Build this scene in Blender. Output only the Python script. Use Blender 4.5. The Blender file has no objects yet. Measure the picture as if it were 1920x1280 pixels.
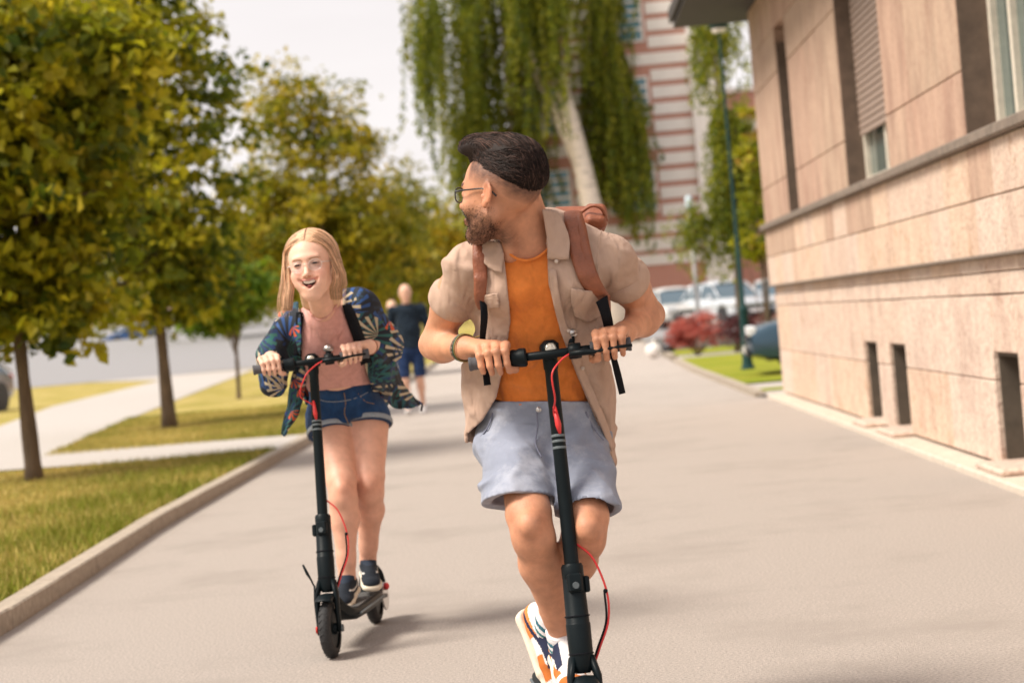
import bpy, math, random
import numpy as np
from mathutils import Vector, Matrix

SC = bpy.context.scene
COL = SC.collection
rnd = random.Random(7)
nrs = np.random.RandomState(11)

# ------------------------------------------------------------------ camera, sky, sun, exposure
FPX = 70 / 36 * 1920
_yaw, _pit, _rol = math.atan(83.8 / FPX), math.atan(39.8 / FPX), math.radians(5)
CF = np.array([-math.sin(_yaw) * math.cos(_pit), math.cos(_yaw) * math.cos(_pit), -math.sin(_pit)])
_r0 = np.cross(CF, [0, 0, 1.0]); _r0 /= np.linalg.norm(_r0); _u0 = np.cross(_r0, CF)
CR = math.cos(_rol) * _r0 - math.sin(_rol) * _u0
CU = math.sin(_rol) * _r0 + math.cos(_rol) * _u0
CAM = np.array([0, 0, 1.2])

cd = bpy.data.cameras.new('camera'); cam = bpy.data.objects.new('camera', cd); COL.objects.link(cam)
cd.lens = 70; cd.sensor_width = 36; cd.clip_start = 0.1; cd.clip_end = 3000
cam.matrix_world = Matrix(((CR[0], CU[0], -CF[0], CAM[0]), (CR[1], CU[1], -CF[1], CAM[1]), (CR[2], CU[2], -CF[2], CAM[2]), (0, 0, 0, 1)))
cd.dof.use_dof = True; cd.dof.focus_distance = 5.9; cd.dof.aperture_fstop = 3.4
SC.camera = cam

SUN_EL, SUN_AZ = math.radians(52), math.radians(-112)      # azimuth measured from +Y towards +X
w = bpy.data.worlds.new('World'); SC.world = w; w.use_nodes = True
nt = w.node_tree; nt.nodes.clear()
wo = nt.nodes.new('ShaderNodeOutputWorld'); bg = nt.nodes.new('ShaderNodeBackground')
sky = nt.nodes.new('ShaderNodeTexSky'); sky.sky_type = 'NISHITA'; sky.sun_disc = False
sky.sun_elevation = SUN_EL; sky.sun_rotation = SUN_AZ; sky.air_density = 1.2; sky.dust_density = 3.0
tc = nt.nodes.new('ShaderNodeTexCoord'); mp = nt.nodes.new('ShaderNodeMapping'); mp.inputs['Scale'].default_value = (1.2, 1.2, 7)
nz = nt.nodes.new('ShaderNodeTexNoise'); nz.inputs['Scale'].default_value = 2.2; nz.inputs['Detail'].default_value = 6
cr = nt.nodes.new('ShaderNodeValToRGB'); cr.color_ramp.elements[0].position = .3; cr.color_ramp.elements[1].position = .75
cr.color_ramp.elements[0].color = (5.2, 4.85, 4.8, 1); cr.color_ramp.elements[1].color = (6.1, 5.75, 5.7, 1)
mx = nt.nodes.new('ShaderNodeMix'); mx.data_type = 'RGBA'; mx.inputs['Factor'].default_value = .93
L = nt.links.new
L(tc.outputs['Generated'], mp.inputs[0]); L(mp.outputs[0], nz.inputs['Vector']); L(nz.outputs[0], cr.inputs[0])
L(sky.outputs[0], mx.inputs['A']); L(cr.outputs[0], mx.inputs['B']); L(mx.outputs['Result'], bg.inputs[0])
bg.inputs[1].default_value = 0.1; L(bg.outputs[0], wo.inputs[0])

sl = bpy.data.lights.new('sun', 'SUN'); so = bpy.data.objects.new('sun', sl); COL.objects.link(so)
sl.energy = 3.1; sl.angle = math.radians(22); sl.color = (1.0, .92, .81)
_sd = Vector((math.sin(SUN_AZ) * math.cos(SUN_EL), math.cos(SUN_AZ) * math.cos(SUN_EL), math.sin(SUN_EL)))
so.rotation_euler = _sd.to_track_quat('Z', 'Y').to_euler(); so.location = (-20, -10, 30)

SC.view_settings.view_transform = 'Standard'; SC.view_settings.look = 'None'
SC.view_settings.exposure = 0.86; SC.view_settings.gamma = 1; SC.view_settings.use_curve_mapping = False
SC.render.engine = 'CYCLES'; SC.cycles.use_denoising = True
SC.cycles.max_bounces = 6; SC.cycles.diffuse_bounces = 3; SC.cycles.transparent_max_bounces = 8; SC.cycles.caustics_reflective = False


def W(x, y, D):
    return CAM + D * (CF + (x - 960) / FPX * CR - (y - 640) / FPX * CU)


def G(x, y, z=0.0):
    d = CF + (x - 960) / FPX * CR - (y - 640) / FPX * CU
    return CAM + d * (z - CAM[2]) / d[2]
# ------------------------------------------------------------------ objects and tags
def link(o, parent=None):
    COL.objects.link(o)
    if parent is not None: o.parent = parent
    return o


def tag(o, label=None, cat=None, group=None, kind=None):
    if label: o['label'] = label
    if cat: o['category'] = cat
    if group: o['group'] = group
    if kind: o['kind'] = kind
    return o


def empty(name, loc, label=None, cat=None, group=None, kind=None, rz=0):
    o = bpy.data.objects.new(name, None); o.location = loc; o.rotation_euler = (0, 0, rz); o.empty_display_size = .1
    link(o); return tag(o, label, cat, group, kind)


def mesh_obj(name, V, Fc, m, parent=None, smooth=True, cols=None, local=None):
    """V (n,3) world coordinates, Fc list/array of faces; local: origin subtracted"""
    V = np.asarray(V, dtype=np.float64).reshape(-1, 3)
    org = None
    if parent is not None and local is None:
        V = V - np.array(parent_world(parent))
    elif local is not None:
        V = V - np.asarray(local)
    me = bpy.data.meshes.new(name)
    if isinstance(Fc, np.ndarray):
        n, k = Fc.shape
        me.vertices.add(len(V)); me.vertices.foreach_set('co', V.astype(np.float32).ravel())
        me.loops.add(n * k); me.loops.foreach_set('vertex_index', Fc.astype(np.int32).ravel())
        me.polygons.add(n); me.polygons.foreach_set('loop_start', np.arange(0, n * k, k, dtype=np.int32))
        me.update(calc_edges=True)
    else:
        me.from_pydata([tuple(v) for v in V], [], [tuple(f) for f in Fc])
    if smooth: me.polygons.foreach_set('use_smooth', np.ones(len(me.polygons), dtype=bool))
    if cols is not None:
        a = me.attributes.new('tint', 'FLOAT_COLOR', 'POINT')
        c = np.ones((len(V), 4), dtype=np.float32); c[:, :3] = cols
        a.data.foreach_set('color', c.ravel())
    if m is not None: me.materials.append(m)
    o = bpy.data.objects.new(name, me)
    link(o, parent)
    if local is not None: o.location = tuple(local)
    return o


def parent_world(p):
    loc = np.zeros(3)
    while p is not None:
        loc = loc + np.array(p.location); p = p.parent
    return loc


# ------------------------------------------------------------------ shape collectors
class MB:
    def __init__(s): s.v = []; s.f = []

    def add(s, V, Fc):
        b = len(s.v); s.v.extend([tuple(map(float, q)) for q in V]); s.f.extend([tuple(int(i) + b for i in f) for f in Fc]); return s

    def box(s, lo, hi, bev=0.0):
        x0, y0, z0 = lo; x1, y1, z1 = hi
        if bev <= 0:
            V = [(x, y, z) for z in (z0, z1) for (x, y) in ((x0, y0), (x1, y0), (x1, y1), (x0, y1))]
            return s.add(V, [(3, 2, 1, 0), (4, 5, 6, 7), (0, 1, 5, 4), (1, 2, 6, 5), (2, 3, 7, 6), (3, 0, 4, 7)])
        c = [(x0 + bev, y0, x0, y0 + bev)]
        P = []
        for (z, ins) in ((z0, bev), (z0 + bev, 0), (z1 - bev, 0), (z1, bev)):
            a0, b0, a1, b1 = x0 + ins, y0 + ins, x1 - ins, y1 - ins
            q = bev * (0.999 if ins == 0 else .5)
            P.append([(a0 + q, b0, z), (a1 - q, b0, z), (a1, b0 + q, z), (a1, b1 - q, z), (a1 - q, b1, z), (a0 + q, b1, z), (a0, b1 - q, z), (a0, b0 + q, z)])
        V = [v for r in P for v in r]; Fc = [tuple(range(7, -1, -1)), tuple(range(24, 32))]
        for r in range(3):
            for i in range(8):
                j = (i + 1) % 8; Fc.append((r * 8 + i, r * 8 + j, r * 8 + 8 + j, r * 8 + 8 + i))
        return s.add(V, Fc)

    def tube(s, pts, rad, n=10, cap=True, ell=None, up=None):
        pts = [np.asarray(p, float) for p in pts]
        if not hasattr(rad, '__len__'): rad = [rad] * len(pts)
        T = []
        for i in range(len(pts)):
            a = pts[max(i - 1, 0)]; b = pts[min(i + 1, len(pts) - 1)]; t = b - a; T.append(t / (np.linalg.norm(t) + 1e-12))
        u = np.asarray(up, float) if up is not None else (np.array([0, 0, 1.0]) if abs(T[0][2]) < .9 else np.array([1.0, 0, 0]))
        V = []; Fc = []
        for i, (p, t) in enumerate(zip(pts, T)):
            u = u - t * (u @ t); u /= np.linalg.norm(u) + 1e-12; w_ = np.cross(t, u)
            for k in range(n):
                a = 2 * math.pi * k / n; e = ell or (1, 1)
                V.append(p + rad[i] * (e[0] * math.cos(a) * u + e[1] * math.sin(a) * w_))
        for i in range(len(pts) - 1):
            for k in range(n):
                j = (k + 1) % n; Fc.append((i * n + k, i * n + j, (i + 1) * n + j, (i + 1) * n + k))
        if cap: Fc.append(tuple(range(n - 1, -1, -1))); Fc.append(tuple(range((len(pts) - 1) * n, len(pts) * n)))
        return s.add(V, Fc)

    def lathe(s, prof, c, axis, n=24, close=False):
        """prof: list of (r, h) ; rotates about axis through c"""
        ax = np.asarray(axis, float); ax /= np.linalg.norm(ax)
        u = np.array([0, 0, 1.0]) if abs(ax[2]) < .9 else np.array([1.0, 0, 0]); u = u - ax * (u @ ax); u /= np.linalg.norm(u); w_ = np.cross(ax, u)
        V = []; Fc = []; m_ = len(prof)
        for (r, h) in prof:
            for k in range(n):
                a = 2 * math.pi * k / n; V.append(np.asarray(c) + ax * h + max(r, 1e-4) * (math.cos(a) * u + math.sin(a) * w_))
        rng = m_ if close else m_ - 1
        for i in range(rng):
            i2 = (i + 1) % m_
            for k in range(n):
                j = (k + 1) % n; Fc.append((i * n + k, i * n + j, i2 * n + j, i2 * n + k))
        return s.add(V, Fc)

    def ico(s, c, r, n=8):
        prof = [(math.sin(math.pi * i / n), -math.cos(math.pi * i / n)) for i in range(n + 1)]
        r = np.asarray(r, float) * np.ones(3)
        V = []; Fc = []; k_ = n * 2
        for (a, h) in prof:
            for k in range(k_):
                t = 2 * math.pi * k / k_; V.append(np.asarray(c) + r * np.array([a * math.cos(t), a * math.sin(t), h]))
        for i in range(n):
            for k in range(k_):
                j = (k + 1) % k_; Fc.append((i * k_ + k, i * k_ + j, (i + 1) * k_ + j, (i + 1) * k_ + k))
        return s.add(V, Fc)

    def xf(s, M):
        M = np.array(M); s.v = [tuple(M[:3, :3] @ np.array(v) + M[:3, 3]) for v in s.v]; return s

    def build(s, name, m, parent=None, smooth=False, local=None):
        return mesh_obj(name, s.v, s.f, m, parent, smooth, None, local)


def autosmooth(o, ang=35):
    me = o.data
    me.polygons.foreach_set('use_smooth', np.ones(len(me.polygons), dtype=bool))
    import bmesh
    bm = bmesh.new(); bm.from_mesh(me); bmesh.ops.recalc_face_normals(bm, faces=bm.faces)
    a = math.radians(ang)
    for e in bm.edges:
        if len(e.link_faces) == 2 and e.calc_face_angle(0) > a: e.smooth = False
    bm.to_mesh(me); bm.free(); return o


# ------------------------------------------------------------------ materials
MATS = {}


def nd(nt, t, **k):
    n = nt.nodes.new(t)
    for a, b in k.items():
        if a.startswith('i_'): n.inputs[a[2:].replace('_', ' ')].default_value = b
        else: setattr(n, a, b)
    return n


def mat(name, col, rough=.6, metal=0.0, var=.12, scale=20, bump=.0, bscale=200, tint=False, sss=0, spec=.5, col2=None, trans=0, vec='Object', sheen=0, coat=0, stretch=None, dirt=None, wrinkle=None, streak=None):
    if name in MATS: return MATS[name]
    m = bpy.data.materials.new(name); m.use_nodes = True; nt = m.node_tree; b = nt.nodes['Principled BSDF']; L = nt.links.new
    tc = nd(nt, 'ShaderNodeTexCoord'); v = tc.outputs[vec]
    if stretch:
        mp = nd(nt, 'ShaderNodeMapping'); mp.inputs['Scale'].default_value = stretch; L(v, mp.inputs[0]); v = mp.outputs[0]
    n1 = nd(nt, 'ShaderNodeTexNoise', i_Scale=scale, i_Detail=6.0, i_Roughness=.6); L(v, n1.inputs['Vector'])
    r = nd(nt, 'ShaderNodeMapRange', i_From_Min=.3, i_From_Max=.7); L(n1.outputs[0], r.inputs['Value'])
    mix = nd(nt, 'ShaderNodeMix', data_type='RGBA')
    c = np.array(col); c2 = np.array(col2) if col2 is not None else c * (1 + var); c1 = c if col2 is not None else c * (1 - var)
    mix.inputs['A'].default_value = (*c1, 1); mix.inputs['B'].default_value = (*c2, 1); L(r.outputs[0], mix.inputs['Factor'])
    out = mix.outputs['Result']
    if tint:
        at = nd(nt, 'ShaderNodeAttribute', attribute_name='tint'); mu = nd(nt, 'ShaderNodeMix', data_type='RGBA', blend_type='MULTIPLY')
        mu.inputs['Factor'].default_value = 1; L(out, mu.inputs['A']); L(at.outputs['Color'], mu.inputs['B']); out = mu.outputs['Result']
    if dirt:
        dc, ds, dt = dirt
        n3 = nd(nt, 'ShaderNodeTexNoise', i_Scale=ds, i_Detail=9.0, i_Roughness=.7); L(v, n3.inputs['Vector'])
        rr = nd(nt, 'ShaderNodeMapRange', i_From_Min=dt, i_From_Max=dt + .15); L(n3.outputs[0], rr.inputs['Value'])
        md = nd(nt, 'ShaderNodeMix', data_type='RGBA'); L(rr.outputs[0], md.inputs['Factor']); L(out, md.inputs['A']); md.inputs['B'].default_value = (*dc, 1); out = md.outputs['Result']
    if streak:
        sa, sb = streak
        for scl, mpz, lo_ in ((2.6, (1, 1.2, .42), sa), (26.0, (1, 1, 1), sb)):
            mps = nd(nt, 'ShaderNodeMapping'); mps.inputs['Scale'].default_value = mpz; L(tc.outputs[vec], mps.inputs[0])
            ns = nd(nt, 'ShaderNodeTexNoise', i_Scale=scl, i_Detail=7.0, i_Roughness=.65); L(mps.outputs[0], ns.inputs['Vector'])
            rs_ = nd(nt, 'ShaderNodeMapRange', i_From_Min=.38, i_From_Max=.52, i_To_Min=lo_, i_To_Max=1.0); L(ns.outputs[0], rs_.inputs['Value'])
            mm = nd(nt, 'ShaderNodeMix', data_type='RGBA', blend_type='MULTIPLY'); mm.inputs['Factor'].default_value = 1; L(out, mm.inputs['A'])
            cb = nd(nt, 'ShaderNodeCombineColor'); pw = nd(nt, 'ShaderNodeMath', operation='POWER'); pw.inputs[1].default_value = 1.35; L(rs_.outputs[0], pw.inputs[0]); L(rs_.outputs[0], cb.inputs[0]); L(pw.outputs[0], cb.inputs[1]); L(pw.outputs[0], cb.inputs[2]); L(cb.outputs[0], mm.inputs['B']); out = mm.outputs['Result']
    L(out, b.inputs['Base Color'])
    b.inputs['Roughness'].default_value = rough; b.inputs['Metallic'].default_value = metal; b.inputs['Specular IOR Level'].default_value = spec
    if sheen: b.inputs['Sheen Weight'].default_value = sheen
    if coat: b.inputs['Coat Weight'].default_value = coat
    if sss:
        b.inputs['Subsurface Weight'].default_value = sss; b.inputs['Subsurface Radius'].default_value = (1, .35, .2); b.inputs['Subsurface Scale'].default_value = .012
    if bump:
        n2 = nd(nt, 'ShaderNodeTexNoise', i_Scale=bscale, i_Detail=4.0); L(v, n2.inputs['Vector'])
        bp = nd(nt, 'ShaderNodeBump', i_Strength=bump, i_Distance=.01); L(n2.outputs[0], bp.inputs['Height']); L(bp.outputs[0], b.inputs['Normal'])
        if wrinkle:
            ws, wd, wm = wrinkle; mpw = nd(nt, 'ShaderNodeMapping'); mpw.inputs['Scale'].default_value = wm; L(v, mpw.inputs[0])
            nw = nd(nt, 'ShaderNodeTexNoise', i_Scale=ws, i_Detail=1.5, i_Distortion=.5); L(mpw.outputs[0], nw.inputs['Vector'])
            s3 = nd(nt, 'ShaderNodeMapRange', interpolation_type='SMOOTHSTEP', i_From_Min=.28, i_From_Max=.72); L(nw.outputs[0], s3.inputs['Value'])
            bw = nd(nt, 'ShaderNodeBump', i_Strength=1.0, i_Distance=wd); L(s3.outputs[0], bw.inputs['Height']); L(bw.outputs[0], bp.inputs['Normal'])
    if trans:
        tr = nd(nt, 'ShaderNodeBsdfTranslucent'); L(out, tr.inputs[0]); ms = nd(nt, 'ShaderNodeMixShader'); ms.inputs[0].default_value = trans
        L(b.outputs[0], ms.inputs[1]); L(tr.outputs[0], ms.inputs[2]); L(ms.outputs[0], nt.nodes['Material Output'].inputs[0])
    MATS[name] = m; return m


def glass(name, col=(.9, .95, 1), rough=.02):
    if name in MATS: return MATS[name]
    m = bpy.data.materials.new(name); m.use_nodes = True; nt = m.node_tree; nt.nodes.clear()
    o = nd(nt, 'ShaderNodeOutputMaterial'); g = nd(nt, 'ShaderNodeBsdfGlossy'); g.inputs['Roughness'].default_value = rough
    t = nd(nt, 'ShaderNodeBsdfTransparent'); t.inputs[0].default_value = (*col, 1); f = nd(nt, 'ShaderNodeFresnel', i_IOR=1.22); ms = nd(nt, 'ShaderNodeMixShader')
    nt.links.new(f.outputs[0], ms.inputs[0]); nt.links.new(t.outputs[0], ms.inputs[1]); nt.links.new(g.outputs[0], ms.inputs[2]); nt.links.new(ms.outputs[0], o.inputs[0])
    MATS[name] = m; return m


# ------------------------------------------------------------------ signed-distance modelling of bodies and clothes
def nrm(v):
    v = np.asarray(v, float); return v / (np.linalg.norm(v) + 1e-12)


def cone(a, b, ra, rb, k=.02, op='u'):
    a = np.asarray(a, float); b = np.asarray(b, float); ab = b - a; L2 = float(ab @ ab) + 1e-12
    a32, ab32 = a.astype(np.float32), ab.astype(np.float32)

    def f(P):
        q = P - a32; t = np.clip((q @ ab32) / np.float32(L2), 0, 1); q = q - t[..., None] * ab32
        return np.sqrt(np.einsum('...i,...i', q, q)) - (ra + (rb - ra) * t)
    return (f, (a + b) / 2, math.sqrt(L2) / 2 + max(ra, rb), k, op)


def ecyl(a, b, wa, wb, lat, k=.03, op='u', cap=None):
    """elliptical tapered segment; wa=(lateral radius, depth radius) at a"""
    a = np.asarray(a, float); b = np.asarray(b, float); ab = b - a; L2 = float(ab @ ab) + 1e-12
    ax = ab / math.sqrt(L2); l = np.asarray(lat, float); l = nrm(l - ax * (l @ ax)); d = np.cross(ax, l)
    M = np.stack([l, d, ax]).astype(np.float32); a32 = a.astype(np.float32); Ln = math.sqrt(L2)

    def f(P):
        q = (P - a32) @ M.T; t = np.clip(q[..., 2] / Ln, 0, 1)
        w_ = wa[0] + (wb[0] - wa[0]) * t; e = wa[1] + (wb[1] - wa[1]) * t; r = np.minimum(w_, e) if cap is None else cap
        z = q[..., 2] - t * Ln
        k0 = np.sqrt((q[..., 0] / w_) ** 2 + (q[..., 1] / e) ** 2 + (z / r) ** 2); k1 = np.sqrt((q[..., 0] / w_ ** 2) ** 2 + (q[..., 1] / e ** 2) ** 2 + (z / r ** 2) ** 2)
        return k0 * (k0 - 1) / np.maximum(k1, 1e-3)
    return (f, (a + b) / 2, Ln / 2 + max(*wa, *wb), k, op)


def ell(c, R, r, k=.02, op='u'):
    c = np.asarray(c, float); R = np.asarray(R, np.float32); r = np.asarray(r, np.float32)

    def f(P):
        q = (P - c.astype(np.float32)) @ R
        k0 = np.sqrt(((q / r) ** 2).sum(-1)); k1 = np.sqrt(((q / r ** 2) ** 2).sum(-1)); return k0 * (k0 - 1) / np.maximum(k1, 1e-3)
    return (f, c, float(max(r)), k, op)


def rbox(c, R, h, r, k=.01, op='u'):
    c = np.asarray(c, float); R = np.asarray(R, np.float32); h = np.asarray(h, np.float32)

    def f(P):
        q = np.abs((P - c.astype(np.float32)) @ R) - (h - r)
        return np.sqrt((np.maximum(q, 0) ** 2).sum(-1)) + np.minimum(q.max(-1), 0) - r
    return (f, c, float(np.linalg.norm(h)), k, op)


def group(prims, k=.01, op='u'):
    C = np.mean([p[1] for p in prims], axis=0); r = max(np.linalg.norm(p[1] - C) + p[2] for p in prims)
    return (prims, C, r, k, op)


def sdf(prims, P, cc=None, cr=1e9):
    d = None
    for (f, c, r, k, op) in prims:
        if cc is not None and np.linalg.norm(c - cc) > r + cr + k + .02: continue
        v = sdf(f, P, cc, cr) if isinstance(f, list) else f(P)
        if v is None: continue
        v = v.astype(np.float32)
        if op == 'u':
            if d is None: d = v
            else:
                h = np.maximum(k - np.abs(d - v), 0) / max(k, 1e-5); d = np.minimum(d, v) - h * h * k * .25
        elif op == 's' and d is not None:
            h = np.maximum(k - np.abs(d + v), 0) / max(k, 1e-5); d = np.maximum(d, -v) + h * h * k * .25
    return d


def full(prims, P):
    d = sdf(prims, P); return d


NB = 14


def sdf_mesh(prims, vox, post=None, pad=.03, smooth=1, cull=True, bounds=None):
    if bounds is None:
        lo = np.min([p[1] - p[2] for p in prims if p[4] == 'u'], axis=0) - pad; hi = np.max([p[1] + p[2] for p in prims if p[4] == 'u'], axis=0) + pad
    else: lo, hi = map(np.asarray, bounds)
    nb = np.ceil((hi - lo) / (vox * NB)).astype(int); N = nb * NB + 1
    A = np.full(N, 1.0, np.float32); crad = vox * NB * .87
    g = np.arange(NB + 1)
    for bx in range(nb[0]):
        for by in range(nb[1]):
            for bz in range(nb[2]):
                o = np.array([bx, by, bz]) * NB; cc = lo + (o + NB / 2) * vox
                near = False; inside = False
                for (f, c, r, k, op) in prims:
                    if op == 'u' and np.linalg.norm(c - cc) < r + crad + .03: near = True; break
                if not near: continue
                P1 = cc[None, :].astype(np.float32)
                v0 = sdf(prims, P1, cc, crad)
                if v0 is None: continue
                if float(v0[0]) > crad * 1.25 + .03 or (not cull and float(v0[0]) < -crad * 1.25 - .045): continue
                if post is None:
                    if post is None and float(v0[0]) < -(crad * 1.6 + .06):
                        A[o[0]:o[0] + NB + 1, o[1]:o[1] + NB + 1, o[2]:o[2] + NB + 1] = -1; continue
                X, Y, Z = np.meshgrid(lo[0] + (o[0] + g) * vox, lo[1] + (o[1] + g) * vox, lo[2] + (o[2] + g) * vox, indexing='ij')
                P = np.stack([X, Y, Z], -1).astype(np.float32)
                v = sdf(prims, P, cc, crad)
                if v is None: continue
                if post is not None: v = post(P, v)
                A[o[0]:o[0] + NB + 1, o[1]:o[1] + NB + 1, o[2]:o[2] + NB + 1] = v
    return nets(A, lo, vox, smooth)


def nets(A, lo, vox, smooth=1):
    S = A < 0
    cnt = np.zeros(np.array(A.shape) - 1, np.int8)
    for dx in (0, 1):
        for dy in (0, 1):
            for dz in (0, 1):
                cnt += S[dx:A.shape[0] - 1 + dx, dy:A.shape[1] - 1 + dy, dz:A.shape[2] - 1 + dz]
    I = np.argwhere((cnt > 0) & (cnt < 8)); n = len(I)
    idx = np.full(cnt.shape, -1, np.int32); idx[I[:, 0], I[:, 1], I[:, 2]] = np.arange(n)
    acc = np.zeros((n, 3), np.float32); num = np.zeros(n, np.float32)
    for ax in range(3):
        o1, o2 = [a for a in range(3) if a != ax]
        for i in (0, 1):
            for j in (0, 1):
                p0 = np.zeros(3, int); p0[o1] = i; p0[o2] = j; p1 = p0.copy(); p1[ax] = 1
                a = A[I[:, 0] + p0[0], I[:, 1] + p0[1], I[:, 2] + p0[2]]; b = A[I[:, 0] + p1[0], I[:, 1] + p1[1], I[:, 2] + p1[2]]
                m = (a < 0) != (b < 0); t = np.where(m, a / np.where(m, a - b, 1), 0)
                q = np.zeros((n, 3), np.float32); q[:] = p0; q[:, ax] += t
                acc += q * m[:, None]; num += m
    V = lo + (I + acc / num[:, None]) * vox
    quads = []
    for ax in range(3):
        o1, o2 = [(1, 2), (2, 0), (0, 1)][ax]
        sl0 = [slice(1, -1)] * 3; sl0[ax] = slice(0, A.shape[ax] - 1); sl1 = list(sl0); sl1[ax] = slice(1, A.shape[ax])
        a = S[tuple(sl0)]; b = S[tuple(sl1)]
        E = np.argwhere(a != b); off = np.ones(3, int); off[ax] = 0
        flip = a[E[:, 0], E[:, 1], E[:, 2]]
        E = E + off
        def ci(d1, d2):
            e = E.copy(); e[:, o1] += d1; e[:, o2] += d2; return idx[e[:, 0], e[:, 1], e[:, 2]]
        Q = np.stack([ci(-1, -1), ci(0, -1), ci(0, 0), ci(-1, 0)], 1)
        Q[~flip] = Q[~flip][:, ::-1]
        quads.append(Q)
    Q = np.concatenate(quads); Q = Q[(Q >= 0).all(1)]
    for _ in range(smooth):
        s = np.zeros_like(V); c = np.zeros(n)
        for i in range(4):
            a, b = Q[:, i], Q[:, (i + 1) % 4]
            for k in range(3): s[:, k] += np.bincount(a, V[b, k], n) + np.bincount(b, V[a, k], n)
            c += np.bincount(a, minlength=n) + np.bincount(b, minlength=n)
        V = V * .5 + .5 * s / np.maximum(c, 1)[:, None]
    return V, Q


def vnoise(P, s, seed=0):
    """cheap smooth pseudo-noise in [-1,1] from warped sines"""
    r = np.random.RandomState(seed); q = P * s; out = 0
    q = q + .6 * np.sin(q[..., [1, 2, 0]] * 1.3 + r.rand(3) * 6)
    for i in range(3):
        k = r.randn(3) * 1.0; out = out + np.sin((q * k.astype(np.float32)).sum(-1) + r.rand() * 6)
    return out / 3


def creases(P, dirn, s, seed=0):
    """narrow raised pleats at irregular spacing, fading in and out along their length"""
    d = nrm(dirn).astype(np.float32); t = (P * d).sum(-1) * s + 1.8 * vnoise(P, s * .28, seed) + .5 * vnoise(P, s * .8, seed + 5)
    return np.exp(-(np.sin(t) / .34) ** 2) * np.clip(.5 + .9 * vnoise(P, s * .35, seed + 9), 0, 1.2)


def folds(P, dirn, s, seed=0, sharp=2.0):
    """fold ridges running across direction dirn"""
    d = nrm(dirn); t = (P * d.astype(np.float32)).sum(-1) * s + 1.6 * vnoise(P, s * .35, seed) + .6 * vnoise(P, s * .9, seed + 5)
    return 1 - 2 * np.sqrt(np.sin(t) ** 2 + .06)


# ------------------------------------------------------------------ cloth patches
def cr_up(Gd, n):
    """Catmull-Rom upsampling of first axis to n samples"""
    m = len(Gd); P = np.concatenate([[2 * Gd[0] - Gd[1]], Gd, [2 * Gd[-1] - Gd[-2]]])
    t = np.linspace(0, m - 1 - 1e-6, n); i = t.astype(int); f = (t - i).reshape((-1,) + (1,) * (Gd.ndim - 1))
    p0, p1, p2, p3 = P[i], P[i + 1], P[i + 2], P[i + 3]
    return .5 * (2 * p1 + (p2 - p0) * f + (2 * p0 - 5 * p1 + 4 * p2 - p3) * f * f + (3 * p1 - p0 - 3 * p2 + p3) * f ** 3)


def patch(name, rows, m, parent, nu=40, nv=30, thick=.003, fold=None, world=False, edge=0.0):
    """rows: list of rows of (px, py, depth)"""
    Gd = np.array([[W(*q) if not world else q for q in r] for r in rows])
    A = cr_up(Gd, nu); A = np.swapaxes(cr_up(np.swapaxes(A, 0, 1), nv), 0, 1)
    du = np.gradient(A, axis=0); dv = np.gradient(A, axis=1); Nn = np.cross(du, dv); Nn /= np.linalg.norm(Nn, axis=-1)[..., None] + 1e-9
    if fold is not None:
        u, v = np.meshgrid(np.linspace(0, 1, nu), np.linspace(0, 1, nv), indexing='ij'); A = A + Nn * fold(u, v, A)[..., None]
    du = np.gradient(A, axis=0); dv = np.gradient(A, axis=1); Nn = np.cross(du, dv); Nn /= np.linalg.norm(Nn, axis=-1)[..., None] + 1e-9
    V = np.concatenate([(A + Nn * thick / 2).reshape(-1, 3), (A - Nn * thick / 2).reshape(-1, 3)]); o = nu * nv; Fc = []
    for i in range(nu - 1):
        for j in range(nv - 1):
            a = i * nv + j; Fc.append((a, a + nv, a + nv + 1, a + 1)); Fc.append((o + a, o + a + 1, o + a + nv + 1, o + a + nv))
    for i in range(nu - 1):
        a = i * nv; Fc.append((a, o + a, o + a + nv, a + nv)); a += nv - 1; Fc.append((a, a + nv, o + a + nv, o + a))
    for j in range(nv - 1):
        a = j; Fc.append((a, a + 1, o + a + 1, o + a)); a += (nu - 1) * nv; Fc.append((a, o + a, o + a + 1, a + 1))
    return mesh_obj(name, V, np.array(Fc), m, parent)
# ------------------------------------------------------------------ ground, path, kerbs
M_soil = mat('soil', (.20, .16, .09), .95, scale=3, var=.3)
M_asph = mat('asphalt', (.445, .39, .348), .92, scale=95, var=.34, bump=1.0, bscale=240, dirt=((.385, .335, .297), .8, .50))
M_path = mat('footpath_paving', (.42, .385, .355), .9, scale=30, var=.12)
M_kerb = mat('kerb_concrete', (.37, .31, .245), .9, scale=25, var=.22, bump=.5, bscale=90, dirt=((.17, .14, .11), 9, .58))
M_road = mat('road_asphalt', (.25, .245, .25), .9, scale=4, var=.06)


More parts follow.
